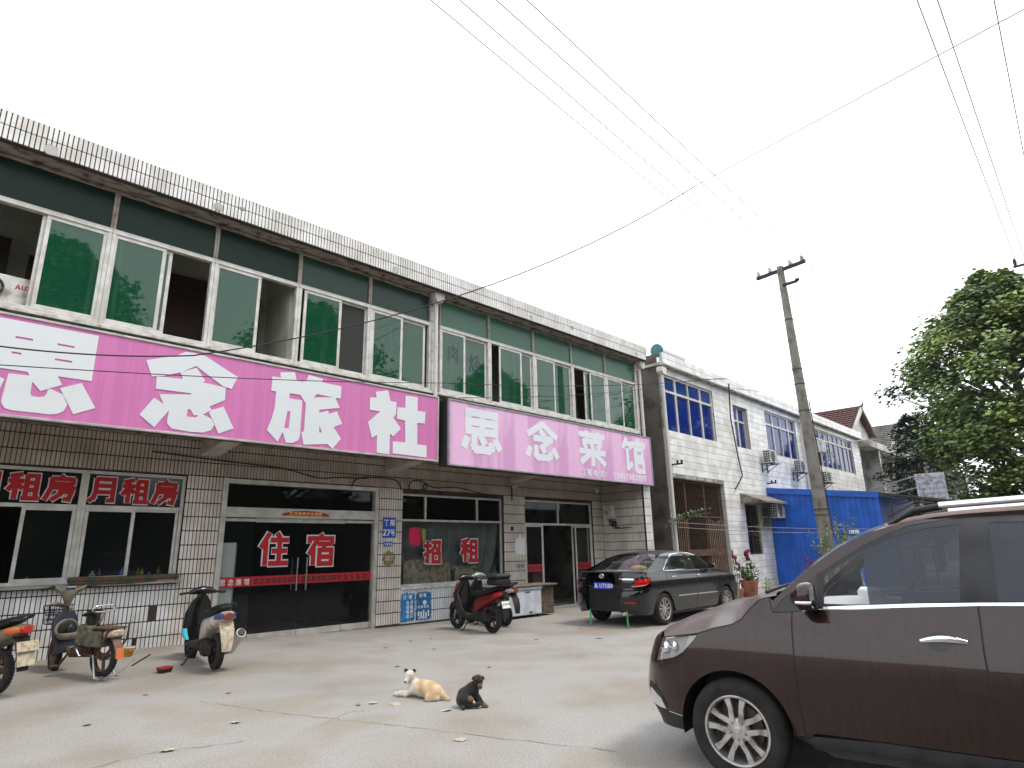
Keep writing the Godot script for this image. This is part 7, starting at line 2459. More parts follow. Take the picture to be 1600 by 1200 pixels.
func moped() -> void:
	var hd := Vector2(-0.36, -0.93).normalized()
	var p := Vector2(2.42, 1.92) + hd * 0.52
	var s := thing("electric_moped", "rusty khaki electric moped with a basket, open glove box and chrome seat rail", "moped", Vector3(p.x, ground_y(p.x, p.y), p.y), atan2(-hd.y, hd.x), "scooters and mopeds by the guesthouse wall")
	tyre(s, Vector3(0.56, 0.24, 0), 0.24, 0.075, M.rusty_rim, 3)
	tyre(s, Vector3(-0.52, 0.25, 0), 0.24, 0.08, M.rusty_rim, 3)
	var fk := Buf.new()
	for z in [-0.06, 0.06]:
		fk.rod(Vector3(0.56, 0.24, z), Vector3(0.44, 0.66, z), 0.017)
	fk.rod(Vector3(0.44, 0.62, 0), Vector3(0.36, 0.95, 0), 0.03)
	part("fork", fk, M.rust, s)
	var fr := Buf.new()
	fr.tube([Vector3(0.4, 0.6, 0), Vector3(0.3, 0.36, 0), Vector3(0.15, 0.24, 0), Vector3(-0.2, 0.26, 0), Vector3(-0.52, 0.25, 0.07)], 0.028, 8)
	fr.tube([Vector3(-0.2, 0.26, 0), Vector3(-0.3, 0.5, 0), Vector3(-0.33, 0.66, 0)], 0.022, 8)
	fr.rod(Vector3(-0.52, 0.25, -0.07), Vector3(-0.15, 0.27, -0.03), 0.016)
	part("frame", fr, M.rust, s)
	# shield with the open pocket facing the rider
	var ls := Buf.new()
	ls.loft([[Vector3(0.26, 0.28, 0), Vector3(0.03, 0.01, 0), Vector3(0, 0, 0.14)], [Vector3(0.33, 0.48, 0), Vector3(0.045, 0, 0), Vector3(0, 0, 0.165)], [Vector3(0.37, 0.68, 0), Vector3(0.05, 0, 0), Vector3(0, 0, 0.16)], [Vector3(0.37, 0.78, 0), Vector3(0.03, 0, 0), Vector3(0, 0, 0.1)]], 16, 3.0)
	part("leg_shield", ls, M.navy, s)
	var pk := Buf.new()
	var rp := []
	for k in 25:
		var a := TAU * k / 24.0
		rp.append(Vector3(0.275 + 0.05 * (0.5 + 0.5 * sin(a)), 0.55 + sin(a) * 0.125 * (1.0 if sin(a) > 0 else 0.85), cos(a) * 0.145))
	pk.tube(rp, 0.018, 10, false)
	pk.loft([[Vector3(0.27, 0.43, 0), Vector3(0.045, 0, 0), Vector3(0, 0, 0.09)], [Vector3(0.26, 0.47, 0), Vector3(0.06, 0, 0), Vector3(0, 0, 0.14)], [Vector3(0.27, 0.51, 0), Vector3(0.05, 0, 0), Vector3(0, 0, 0.15)]], 16, 2.6)
	part("glove_box", pk, M.khaki, s)
	var bk := Buf.new()
	bk.ball(Vector3(0.31, 0.57, 0), Vector3(0.03, 0.11, 0.13))
	part("pocket", bk, M.black, s)
	var rg := Buf.new()
	rg.ball(Vector3(0.275, 0.55, 0.03), Vector3(0.03, 0.07, 0.05))
	part("rag", rg, M.navy, s)
	# basket
	var ba := Buf.new()
	for y in [0.62, 0.68, 0.74, 0.8, 0.86]:
		var g: float = 0.8 + (y - 0.62) * 0.9
		ba.tube([Vector3(0.45, y, -0.13 * g), Vector3(0.45 + 0.2 * g, y, -0.13 * g), Vector3(0.45 + 0.2 * g, y, 0.13 * g), Vector3(0.45, y, 0.13 * g), Vector3(0.45, y, -0.13 * g)], 0.006, 5)
	for k in 16:
		var f := k / 15.0
		var c := Vector3(0.45 + 0.2 * minf(1, f * 3.2) * float(f < 0.4) + (0.2 if f >= 0.4 and f <= 0.6 else 0.0) + (0.2 * (1 - (f - 0.6) * 2.5) if f > 0.6 else 0.0), 0, -0.13 if f < 0.4 else (-0.13 + (f - 0.4) * 1.3 if f <= 0.6 else 0.13))
		ba.rod(Vector3(c.x, 0.62, c.z * 0.8), Vector3(c.x + 0.02, 0.86, c.z), 0.005, 5)
	ba.box(Vector3(0.55, 0.62, 0), Vector3(0.2, 0.01, 0.2))
	part("basket", ba, M.cladding, s)
	var pg := Buf.new()
	pg.bbox(Vector3(0.54, 0.86, 0.0), Vector3(0.16, 0.04, 0.2), 0.015, Basis(Vector3.RIGHT, 0.3))
	part("cloth", pg, mat("pale_cloth", lin(0.4, 0.3, 0.3), 0.9), s)
	# head with handlebar
	var hb := Buf.new()
	hb.loft([[Vector3(0.35, 0.86, 0), Vector3(0.035, 0, 0), Vector3(0, 0, 0.035)], [Vector3(0.35, 0.94, 0), Vector3(0.05, 0, 0), Vector3(0, 0, 0.06)], [Vector3(0.36, 1.02, 0), Vector3(0.075, 0, 0), Vector3(0, 0, 0.1)], [Vector3(0.36, 1.07, 0), Vector3(0.07, 0, 0), Vector3(0, 0, 0.11)], [Vector3(0.36, 1.1, 0), Vector3(0.04, 0, 0), Vector3(0, 0, 0.07)]], 16)
	for z in [-1.0, 1.0]:
		hb.tube([Vector3(0.35, 1.03, z * 0.07), Vector3(0.34, 1.08, z * 0.15), Vector3(0.31, 1.11, z * 0.2)], [0.035, 0.024, 0.018], 10)
	var bar := part("handlebar", hb, M.khaki, s)
	for z in [-1.0, 1.0]:
		var gp := Buf.new()
		gp.rod(Vector3(0.31, 1.11, z * 0.19), Vector3(0.2, 1.08, z * 0.33), 0.019, 10)
		gp.tube([Vector3(0.33, 1.1, z * 0.2), Vector3(0.32, 1.09, z * 0.27), Vector3(0.24, 1.07, z * 0.34)], 0.007, 6)
		part("grip", gp, M.rubber, bar)
	var me := Buf.new()
	me.bbox(Vector3(0.3, 1.085, 0), Vector3(0.06, 0.03, 0.11), 0.01, Basis(Vector3.BACK, -0.5))
	part("speedometer", me, M.blue_lens, bar)
	# battery box, saddle, chrome rail, carrier
	var bb := Buf.new()
	bb.bbox(Vector3(-0.2, 0.5, 0), Vector3(0.3, 0.24, 0.2), 0.02, Basis(Vector3.BACK, 0.15))
	bb.bbox(Vector3(-0.42, 0.47, 0.0), Vector3(0.3, 0.2, 0.24), 0.02)
	part("battery_box", bb, M.khaki, s)
	var sa := Buf.new()
	sa.loft([[Vector3(0.0, 0.74, 0), Vector3(0, 0.015, 0), Vector3(0, 0, 0.03)], [Vector3(-0.08, 0.75, 0), Vector3(0, 0.03, 0), Vector3(0, 0, 0.06)], [Vector3(-0.22, 0.77, 0), Vector3(0, 0.035, 0), Vector3(0, 0, 0.11)], [Vector3(-0.3, 0.79, 0), Vector3(0, 0.02, 0), Vector3(0, 0, 0.08)]], 14)
	sa.tube([Vector3(-0.18, 0.76, 0), Vector3(-0.19, 0.62, 0)], 0.05, 8)
	part("saddle", sa, M.black, s)
	var rl := Buf.new()
	var lp := []
	for k in 25:
		var a := TAU * k / 24.0
		lp.append(Vector3(-0.4 - 0.02 * sin(a), 0.83 + 0.04 * sin(a), 0.15 * signf(cos(a)) * pow(absf(cos(a)), 0.5)))
	rl.tube(lp, 0.012, 8, false)
	rl.tube([Vector3(-0.4, 0.79, 0), Vector3(-0.38, 0.7, 0), Vector3(-0.3, 0.6, 0)], 0.014, 8)
	part("seat_rail", rl, M.chrome, s)
	var ca := Buf.new()
	ca.bbox(Vector3(-0.55, 0.6, 0), Vector3(0.36, 0.02, 0.24), 0.006)
	for z in [-0.11, 0.11]:
		ca.rod(Vector3(-0.7, 0.6, z), Vector3(-0.55, 0.27, z), 0.012)
	ca.tube([Vector3(-0.72, 0.6, 0.14), Vector3(-0.72, 0.64, 0.15), Vector3(-0.7, 0.45, 0.15), Vector3(-0.62, 0.36, 0.15)], 0.012, 6)
	part("carrier", ca, M.rust, s)
	var tl := Buf.new()
	tl.loft([[Vector3(-0.6, 0.53, 0), Vector3(0, 0.05, 0), Vector3(0, 0, 0.1)], [Vector3(-0.72, 0.535, 0), Vector3(0, 0.045, 0), Vector3(0, 0, 0.105)], [Vector3(-0.76, 0.54, 0), Vector3(0, 0.025, 0), Vector3(0, 0, 0.09)]], 14, 3.0)
	part("tail_light", tl, M.cream, s)
	var mg := Buf.new()
	var secs := []
	for k in 9:
		var a := deg_to_rad(60 + 15 * k)
		secs.append([Vector3(-0.52 + cos(a) * 0.285, 0.25 + sin(a) * 0.285, 0), Vector3(cos(a), sin(a), 0) * 0.008, Vector3(0, 0, 0.055)])
	mg.loft(secs, 10, 3.0)
	part("rear_mudguard", mg, M.rusty_wood, s)
	var fl := Buf.new()
	fl.loft([[Vector3(-0.8, 0.36, 0), Vector3(0.008, 0.004, 0), Vector3(0, 0, 0.05)], [Vector3(-0.84, 0.24, 0), Vector3(0.006, 0, 0), Vector3(0, 0, 0.06)]], 8, 4.0)
	part("mud_flap", fl, M.orange_lens, s)
	# pedals and centre stand
	var pd := Buf.new()
	pd.rod(Vector3(0.05, 0.28, -0.1), Vector3(0.16, 0.14, -0.12), 0.014)
	pd.bbox(Vector3(0.18, 0.13, -0.17), Vector3(0.1, 0.025, 0.09), 0.008)
	pd.bbox(Vector3(-0.03, 0.3, 0.0), Vector3(0.34, 0.14, 0.09), 0.04)
	part("pedal", pd, M.rust, s)
	var sd := Buf.new()
	sd.tube([Vector3(-0.45, 0.28, -0.1), Vector3(-0.58, 0.02, -0.13), Vector3(-0.66, 0.012, -0.13)], 0.012, 6)
	sd.tube([Vector3(-0.45, 0.28, 0.1), Vector3(-0.58, 0.02, 0.13), Vector3(-0.66, 0.012, 0.13)], 0.012, 6)
	sd.rod(Vector3(-0.58, 0.02, -0.13), Vector3(-0.58, 0.02, 0.13), 0.01)
	part("stand", sd, M.painted_steel, s)
	var ch := Buf.new()
	ch.tube([Vector3(-0.02, 0.36, -0.12), Vector3(-0.12, 0.38, -0.13), Vector3(-0.22, 0.26, -0.12)], 0.016, 8)
	part("chain_guard", ch, M.chrome, s)
	s.scale = Vector3.ONE * 1.06
	for called in ["fork", "handlebar", "wheel"]:
		var q: Node3D = s.get_node(called)
		var turn := Basis(Vector3.UP, -0.32)
		q.transform = Transform3D(turn, turn * (q.position - Vector3(0.4, 0, 0)) + Vector3(0.4, 0, 0))


# one continuous skin over tapered bones [a, b, ra, rb]: smooth union on a grid, meshed as surface nets
func body(b: Buf, bones: Array, cell: float, k: float, paint: Callable) -> void:
	var lo := Vector3.INF
	var hi := -Vector3.INF
	for q in bones:
		var r := Vector3.ONE * (maxf(q[2], q[3]) + cell * 3)
		lo = lo.min(q[0] - r).min(q[1] - r)
		hi = hi.max(q[0] + r).max(q[1] + r)
	var nx := ceili((hi.x - lo.x) / cell) + 1
	var ny := ceili((hi.y - lo.y) / cell) + 1
	var nz := ceili((hi.z - lo.z) / cell) + 1
	var f := PackedFloat32Array()
	f.resize(nx * ny * nz)
	f.fill(1.0)
	for q in bones:
		var a: Vector3 = q[0]
		var d: Vector3 = q[1] - a
		var dd := maxf(d.length_squared(), 1e-9)
		var ra: float = q[2]
		var rb: float = q[3]
		var pad := Vector3.ONE * (maxf(ra, rb) + k + cell * 2)
		var i0 := Vector3i(((a.min(q[1]) - pad - lo) / cell).floor()).max(Vector3i.ZERO)
		var i1 := Vector3i(((a.max(q[1]) + pad - lo) / cell).ceil()).min(Vector3i(nx - 1, ny - 1, nz - 1))
		for i in range(i0.x, i1.x + 1):
			for j in range(i0.y, i1.y + 1):
				var at := (i * ny + j) * nz
				for l in range(i0.z, i1.z + 1):
					var p := lo + Vector3(i, j, l) * cell - a
					var t := clampf(p.dot(d) / dd, 0.0, 1.0)
					var v := (p - d * t).length() - lerpf(ra, rb, t)
					var o := f[at + l]
					var h := maxf(k - absf(v - o), 0.0) / k
					f[at + l] = minf(v, o) - h * h * k * 0.25
	var vert := {}
	var get_v := func(i: int, j: int, l: int) -> Array:
		var key := (i * ny + j) * nz + l
		if not vert.has(key):
			var s := Vector3.ZERO
			var n := 0
			var g := Vector3.ZERO
			var val := []
			for c in 8:
				val.append(f[((i + (c & 1)) * ny + j + ((c >> 1) & 1)) * nz + l + (c >> 2)])
			for e in [[0, 1], [2, 3], [4, 5], [6, 7], [0, 2], [1, 3], [4, 6], [5, 7], [0, 4], [1, 5], [2, 6], [3, 7]]:
				if (val[e[0]] < 0) != (val[e[1]] < 0):
					var t: float = val[e[0]] / (val[e[0]] - val[e[1]])
					var pa := Vector3(e[0] & 1, (e[0] >> 1) & 1, e[0] >> 2)
					var pb := Vector3(e[1] & 1, (e[1] >> 1) & 1, e[1] >> 2)
					s += pa.lerp(pb, t)
					n += 1
			g = Vector3(val[1] + val[3] + val[5] + val[7] - val[0] - val[2] - val[4] - val[6], val[2] + val[3] + val[6] + val[7] - val[0] - val[1] - val[4] - val[5], val[4] + val[5] + val[6] + val[7] - val[0] - val[1] - val[2] - val[3])
			vert[key] = [lo + (Vector3(i, j, l) + s / maxf(n, 1)) * cell, g.normalized()]
		return vert[key]
	for i in range(1, nx - 1):
		for j in range(1, ny - 1):
			for l in range(1, nz - 1):
				var v0 := f[(i * ny + j) * nz + l] < 0
				for ax in 3:
					var o: float = f[((i + int(ax == 0)) * ny + j + int(ax == 1)) * nz + l + int(ax == 2)]
					if v0 != (o < 0):
						var q: Array
						if ax == 0:
							q = [get_v.call(i, j - 1, l - 1), get_v.call(i, j, l - 1), get_v.call(i, j, l), get_v.call(i, j - 1, l)]
						elif ax == 1:
							q = [get_v.call(i - 1, j, l - 1), get_v.call(i, j, l - 1), get_v.call(i, j, l), get_v.call(i - 1, j, l)]
						else:
							q = [get_v.call(i - 1, j - 1, l), get_v.call(i, j - 1, l), get_v.call(i, j, l), get_v.call(i - 1, j, l)]
						for w in [[0, 1, 2], [0, 2, 3]]:
							var from := b.v.size()
							b.tri3(q[w[0]][0], q[w[1]][0], q[w[2]][0], q[w[0]][1], q[w[1]][1], q[w[2]][1])
							for m in 3:
								b.c[from + m] = paint.call(b.v[from + m])
	b.tinted = true


func dog(called: String, label: String, at: Vector3, turn: float, trunk: Array, head: Array, paint: Callable, ears: Array, ear_m: Material, nose: Vector3, eyes: Array, scale_ := 1.0) -> void:
	var d := thing(called, label, "dog", at, turn, "two dogs resting on the concrete")
	d.scale = Vector3.ONE * scale_
	var b := Buf.new()
	body(b, trunk, 0.0085, 0.03, paint)
	body(b, head, 0.0045, 0.014, paint)
	var m := tinted("fur", 0.85)
	m.rim_enabled = true
	m.rim = 0.3
	m.heightmap_enabled = true
	m.heightmap_texture = M.fine
	m.heightmap_scale = 0.2
	m.uv1_triplanar = true
	m.uv1_scale = Vector3.ONE * 9.0
	var o := part("body", b, m, d)
	var where := []
	var tone := []
	for k in 5200:
		var i := (rng.randi() % (b.v.size() / 3)) * 3
		var p := b.v[i].lerp(b.v[i + 1], rng.randf()).lerp(b.v[i + 2], rng.randf())
		var nn := b.n[i]
		var lie := (nn * 0.45 + Vector3(0.55, -0.35, 0.3) + Vector3(rng.randfn(), rng.randfn(), rng.randfn()) * 0.25).normalized()
		lie = (lie - nn * minf(0.0, lie.dot(nn) - 0.25)).normalized()
		var x := lie.cross(nn).normalized()
		var ln := rng.randf_range(0.006, 0.014)
		where.append(Transform3D(Basis(x * 0.0011, lie * ln, x.cross(lie)), p - nn * 0.001))
		var q := b.c[i] * rng.randf_range(0.7, 1.2)
		tone.append(Color(q.r, q.g, q.b))
	var hair := Buf.new()
	hair.tri(Vector3(-1, 0, 0), Vector3(1, 0, 0), Vector3(0, 1, 0))
	many("fur", hair.mesh(), m, where, tone, d)
	for e in ears:
		var eb := Buf.new()
		eb.loft([[e[0], e[1] * 0.9, e[2]], [e[0] + e[3] * 0.45, e[1], e[2]], [e[0] + e[3] * 0.8 + e[4] * 0.4, e[1] * 0.7, e[2]], [e[0] + e[3] * 0.85 + e[4], e[1] * 0.15, e[2] * 0.5]], 10)
		part("ear", eb, ear_m, o)
	var nb := Buf.new()
	nb.ball(nose, Vector3(0.0125, 0.0105, 0.012))
	part("nose", nb, M.black_gloss, o)
	for e in eyes:
		var ey := Buf.new()
		ey.ball(e, Vector3(0.0075, 0.0065, 0.0065))
		part("eye", ey, M.black_gloss, o)


func dogs() -> void:
	var V := func(x, y, z): return Vector3(x, y, z)
	# tan and white dog lying down, chest to the left, looking over its shoulder
	var trunk := [
		[Vector3(-0.075, 0.1, -0.09), Vector3(0.02, 0.098, -0.02), 0.072, 0.086], [Vector3(0.02, 0.098, -0.02), Vector3(0.11, 0.092, 0.05), 0.086, 0.088], [Vector3(0.11, 0.092, 0.05), Vector3(0.19, 0.08, 0.11), 0.088, 0.076],
		[Vector3(-0.075, 0.12, -0.09), Vector3(-0.115, 0.2, -0.08), 0.06, 0.044],
		[Vector3(-0.1, 0.07, -0.04), Vector3(-0.17, 0.026, -0.05), 0.036, 0.024], [Vector3(-0.17, 0.026, -0.05), Vector3(-0.28, 0.02, -0.12), 0.022, 0.018], [Vector3(-0.28, 0.02, -0.12), Vector3(-0.315, 0.018, -0.145), 0.019, 0.017],
		[Vector3(-0.09, 0.06, -0.13), Vector3(-0.15, 0.026, -0.15), 0.034, 0.022], [Vector3(-0.15, 0.026, -0.15), Vector3(-0.27, 0.02, -0.2), 0.021, 0.018],
		[Vector3(0.17, 0.075, 0.13), Vector3(0.12, 0.04, 0.18), 0.066, 0.042], [Vector3(0.12, 0.035, 0.19), Vector3(0.22, 0.025, 0.18), 0.03, 0.022],
		[Vector3(0.2, 0.09, 0.1), Vector3(0.27, 0.055, 0.13), 0.05, 0.03], [Vector3(0.27, 0.055, 0.13), Vector3(0.325, 0.022, 0.165), 0.026, 0.017], [Vector3(0.325, 0.02, 0.165), Vector3(0.345, 0.017, 0.19), 0.018, 0.015]]
	var hc := Vector3(-0.13, 0.225, -0.065)
	var head := [
		[hc + Vector3(0.01, 0.0, -0.01), hc + Vector3(-0.008, 0.0, 0.012), 0.052, 0.05], [hc + Vector3(-0.012, -0.016, 0.03), hc + Vector3(-0.03, -0.05, 0.066), 0.034, 0.021],
		[hc + Vector3(-0.03, -0.05, 0.066), hc + Vector3(-0.034, -0.056, 0.074), 0.02, 0.018], [hc + Vector3(-0.02, -0.048, 0.045), hc + Vector3(-0.029, -0.066, 0.062), 0.016, 0.012], [hc + Vector3(0.02, -0.03, -0.01), hc + Vector3(0.04, -0.07, -0.02), 0.042, 0.044]]
	var tan_ := func(p: Vector3) -> Color:
		var w := Color(0.66, 0.6, 0.52)
		var t := Color(0.5, 0.32, 0.17)
		var f := smoothstep(-0.07, 0.0, p.x + 0.012 * sin(p.y * 90.0) + 0.01 * sin(p.z * 70.0))
		f *= smoothstep(0.015, 0.055, p.y + 0.1 * maxf(0.0, p.x - 0.12))
		var c := w.lerp(t.lerp(Color(0.62, 0.47, 0.3), 0.5 + 0.5 * sin(p.x * 38.0 + p.z * 20.0 + p.y * 20.0)), f)
		return c
	dog("tan_dog", "small tan and white dog lying on the concrete with its head turned back", Vector3(4.62, ground_y(4.62, 6.1), 6.12), -PI / 4, trunk, head, tan_,
		[[hc + Vector3(-0.042, 0.034, 0.0), Vector3(0.02, 0.008, 0), Vector3(0, 0, 0.008), Vector3(-0.006, 0.045, 0.0), Vector3(-0.018, -0.006, 0.02)], [hc + Vector3(0.042, 0.032, -0.005), Vector3(0.02, -0.008, 0), Vector3(0, 0, 0.008), Vector3(0.012, 0.042, 0.0), Vector3(0.022, -0.014, 0.018)]],
		mat("ear_brown", lin(0.05, 0.03, 0.02), 0.9), hc + Vector3(-0.037, -0.052, 0.088), [hc + Vector3(-0.033, 0.002, 0.045), hc + Vector3(0.012, 0.002, 0.056)])
	# black and tan puppy sitting, front leg forward to the right
	trunk = [
		[Vector3(-0.09, 0.075, 0.0), Vector3(-0.07, 0.12, -0.01), 0.072, 0.07], [Vector3(-0.07, 0.12, -0.01), Vector3(0.0, 0.175, -0.02), 0.07, 0.056], [Vector3(0.0, 0.175, -0.02), Vector3(0.035, 0.19, -0.02), 0.056, 0.05], [Vector3(0.03, 0.2, -0.02), Vector3(0.06, 0.24, -0.01), 0.046, 0.038],
		[Vector3(0.03, 0.16, 0.015), Vector3(0.08, 0.085, 0.02), 0.036, 0.023], [Vector3(0.08, 0.085, 0.02), Vector3(0.13, 0.028, 0.03), 0.022, 0.017], [Vector3(0.13, 0.024, 0.03), Vector3(0.165, 0.016, 0.04), 0.018, 0.015],
		[Vector3(0.02, 0.15, -0.05), Vector3(0.05, 0.07, -0.06), 0.034, 0.021], [Vector3(0.05, 0.07, -0.06), Vector3(0.075, 0.02, -0.06), 0.02, 0.017],
		[Vector3(-0.075, 0.085, 0.05), Vector3(-0.01, 0.09, 0.07), 0.062, 0.03], [Vector3(-0.01, 0.085, 0.07), Vector3(-0.02, 0.03, 0.075), 0.026, 0.02], [Vector3(-0.02, 0.025, 0.075), Vector3(0.07, 0.04, 0.075), 0.02, 0.016], [Vector3(0.07, 0.04, 0.075), Vector3(0.09, 0.05, 0.07), 0.017, 0.015],
		[Vector3(-0.09, 0.03, 0.06), Vector3(-0.075, 0.018, 0.13), 0.022, 0.018], [Vector3(-0.08, 0.04, -0.05), Vector3(0.0, 0.02, -0.07), 0.03, 0.018]]
	hc = Vector3(0.075, 0.265, 0.01)
	head = [[hc + Vector3(-0.005, 0, -0.012), hc + Vector3(0.0, 0.0, 0.01), 0.05, 0.048], [hc + Vector3(0.006, -0.018, 0.026), hc + Vector3(0.02, -0.05, 0.052), 0.032, 0.021], [hc + Vector3(0.02, -0.05, 0.052), hc + Vector3(0.024, -0.057, 0.06), 0.02, 0.017], [hc + Vector3(0.012, -0.05, 0.035), hc + Vector3(0.02, -0.066, 0.05), 0.015, 0.012], [hc + Vector3(-0.01, -0.03, -0.012), Vector3(0.055, 0.23, -0.012), 0.04, 0.042]]
	var h2 := hc
	var black_ := func(p: Vector3) -> Color:
		var c := Color(0.012, 0.011, 0.011)
		var brown := Color(0.17, 0.085, 0.04)
		if p.distance_to(h2 + Vector3(0.022, -0.052, 0.05)) < 0.032 or (p.x > 0.11 and p.y < 0.05) or p.distance_to(Vector3(0.0, 0.105, 0.095)) < 0.03:
			return brown
		if p.distance_to(h2 + Vector3(-0.016, 0.02, 0.044)) < 0.009 or p.distance_to(h2 + Vector3(0.024, 0.02, 0.042)) < 0.009:
			return brown
		return c
	dog("black_dog", "small black and tan puppy sitting right of the tan dog", Vector3(4.72, 0, 6.88), -PI / 4, trunk, head, black_,
		[[hc + Vector3(-0.046, 0.02, 0.0), Vector3(0.008, 0.02, 0), Vector3(0, 0, 0.008), Vector3(-0.022, 0.01, 0.004), Vector3(-0.012, -0.035, 0.012)], [hc + Vector3(0.046, 0.02, -0.002), Vector3(0.008, -0.02, 0), Vector3(0, 0, 0.008), Vector3(0.02, 0.008, 0.004), Vector3(0.012, -0.035, 0.012)]],
		M.black, hc + Vector3(0.026, -0.053, 0.073), [hc + Vector3(-0.018, 0.004, 0.046), hc + Vector3(0.026, 0.004, 0.043)])


func small_things() -> void:
	# air conditioner standing inside the open window, top left
	var ac := ac_unit("white air conditioner with red lettering standing in the open upper left window", Vector3(0.62, 5.2, 1.02), 0.0, 0.86, 0.46, 0.3, false)
	var at := Buf.new()
	at.text("AUX", 0.1, 0.003, Transform3D(Basis(), Vector3(0.28, 0.3, 0.152)))
	part("lettering", at, M.letter_red, ac)
	# blue house-number plate, tag below, tile emblem
	var np := Buf.new()
	np.bbox(Vector3(8.245, 2.15, 0.004), Vector3(0.36, 0.45, 0.012), 0.004)
	var plate := solo("house_number_plate", np, mat("sign_blue", lin(0.012, 0.07, 0.4), 0.35), "blue enamel house-number plate with white characters between door and shop window", "number plate")
	var nt := Buf.new()
	glyphs(nt, "丁解", Transform3D(Basis(), Vector3(8.09, 2.18, 0.011)), 0.14, 0.15, 0.165, 0.016, 0.001)
	glyphs(nt, "号", Transform3D(Basis(), Vector3(8.27, 1.96, 0.011)), 0.12, 0.15, 0.165, 0.016, 0.001)
	nt.text("27", 0.19, 0.003, Transform3D(Basis(), Vector3(8.17, 2.035, 0.0125)))
	part("lettering", nt, M.white_paint, plate)
	var tg := Buf.new()
	tg.bbox(Vector3(8.23, 1.785, 0.004), Vector3(0.24, 0.1, 0.01), 0.003)
	var tag2 := solo("small_blue_tag", tg, M.sign_blue, "small blue tag with tiny lettering under the house-number plate", "tag")
	var tt := Buf.new()
	glyphs(tt, "住宿电话", Transform3D(Basis(), Vector3(8.13, 1.755, 0.01)), 0.04, 0.055, 0.052, 0.006, 0.001)
	part("lettering", tt, M.white_paint, tag2)
	var em := Buf.new()
	var gear := PackedVector2Array()
	for k in 32:
		var a := TAU * k / 32.0
		gear.append(Vector2(cos(a), sin(a)) * (0.17 if k % 4 < 2 else 0.14))
	em.prism(gear, 0.0, 0.012, Transform3D(Basis(), Vector3(8.25, 1.47, 0.0)))
	var emb := solo("wall_emblem", em, mat("bronze", lin(0.22, 0.17, 0.08), 0.5, 0.3), "toothed bronze emblem with a pale label on the tiles under the blue plates", "emblem")
	var ec := Buf.new()
	ec.bbox(Vector3(8.25, 1.47, 0.013), Vector3(0.2, 0.1, 0.008), 0.003)
	part("label_card", ec, M.cream, emb)
	var el := Buf.new()
	el.box(Vector3(8.21, 1.47, 0.019), Vector3(0.06, 0.012, 0.003))
	el.box(Vector3(8.29, 1.475, 0.019), Vector3(0.03, 0.05, 0.003))
	part("print", el, M.black, emb)
	# red and gold couplet banner over the door
	var bn := Buf.new()
	bn.prism(pts("5.67,2.36 6.7,2.36 6.7,2.4 6.45,2.45 6.18,2.465 5.92,2.45 5.67,2.4"), 0.034, 0.038)
	var ban := solo("door_banner", bn, M.letter_red, "small red paper banner with gold characters above the glass entrance", "banner")
	var bt := Buf.new()
	glyphs(bt, "吉祥高照好运福思", Transform3D(Basis(), Vector3(5.82, 2.375, 0.039)), 0.075, 0.06, 0.092, 0.009, 0.001)
	part("lettering", bt, M.gold, ban)
	# two torn blue posters below the shop window
	for q in [[8.61, 9.01, "plain blue torn poster with white upright lettering under the shop window"], [9.04, 9.47, "right-hand torn blue poster with a white disc and small print"]]:
		var pl := PackedVector2Array()
		for k in 9:
			pl.append(Vector2(q[0] + rng.randf_range(0, 0.015), lerpf(0.08, 0.66, k / 8.0)))
		for k in 9:
			pl.append(Vector2(lerpf(q[0] + 0.03, q[1] - 0.02, k / 8.0), 0.67 + rng.randf_range(0, 0.06) * float(k % 2)))
		for k in 8:
			pl.append(Vector2(q[1] - rng.randf_range(0, 0.02), lerpf(0.64, 0.1, k / 7.0)))
		var pb := Buf.new()
		pb.prism(pl, 0.0, 0.004)
		var po := solo("wall_poster", pb, worn("poster_" + str(used.size()), lin(0.02, 0.24, 0.55) if q[0] < 9 else lin(0.015, 0.16, 0.4), 0.6, M.dirt, 3.0), q[2], "poster", "torn blue posters under the shop window")
		var pt := Buf.new()
		if q[0] < 9:
			glyphs(pt, "订餐", Transform3D(Basis(), Vector3(q[0] + 0.06, 0.56, 0.005)), 0.1, 0.09, 0.15, 0.014, 0.001)
			for k in 4:
				glyphs(pt, ["住", "宿", "电", "话"][k], Transform3D(Basis(), Vector3(q[0] + 0.15, 0.44 - 0.095 * k, 0.005)), 0.075, 0.08, 0.1, 0.012, 0.001)
				glyphs(pt, ["月", "租", "房", "订"][k], Transform3D(Basis(), Vector3(q[0] + 0.26, 0.44 - 0.095 * k, 0.005)), 0.075, 0.08, 0.1, 0.012, 0.001)
		else:
			pt.lathe([Vector2(0.0, 0.002), Vector2(0.055, 0.002), Vector2(0.055, 0.0)], Transform3D(Basis(Vector3.RIGHT, Vector3(0, 0, 1), Vector3(0, -1, 0)), Vector3(q[0] + 0.24, 0.46, 0.004)), 16)
			glyphs(pt, "招租", Transform3D(Basis(), Vector3(q[0] + 0.08, 0.58, 0.005)), 0.08, 0.08, 0.12, 0.012, 0.001)
			glyphs(pt, "住宿电话", Transform3D(Basis(), Vector3(q[0] + 0.04, 0.34, 0.005)), 0.06, 0.06, 0.085, 0.009, 0.001)
			for k in 5:
				pt.box(Vector3(q[0] + 0.07 + 0.07 * k, 0.22 - 0.02 * (k % 2), 0.006), Vector3(0.04, 0.1 + 0.03 * (k % 3), 0.003))
			glyphs(pt, "月租房", Transform3D(Basis(), Vector3(q[0] + 0.06, 0.1, 0.005)), 0.06, 0.05, 0.09, 0.008, 0.001)
		part("print", pt, M.letter_white, po)
	# paper notices on the pillar by the restaurant door
	var nb := Buf.new()
	nb.prism(pts("12.3,1.5 12.66,1.46 12.7,1.9 12.55,1.93 12.52,2.02 12.46,2.0 12.45,1.92 12.34,1.9 12.3,1.7"), 0.0, 0.004)
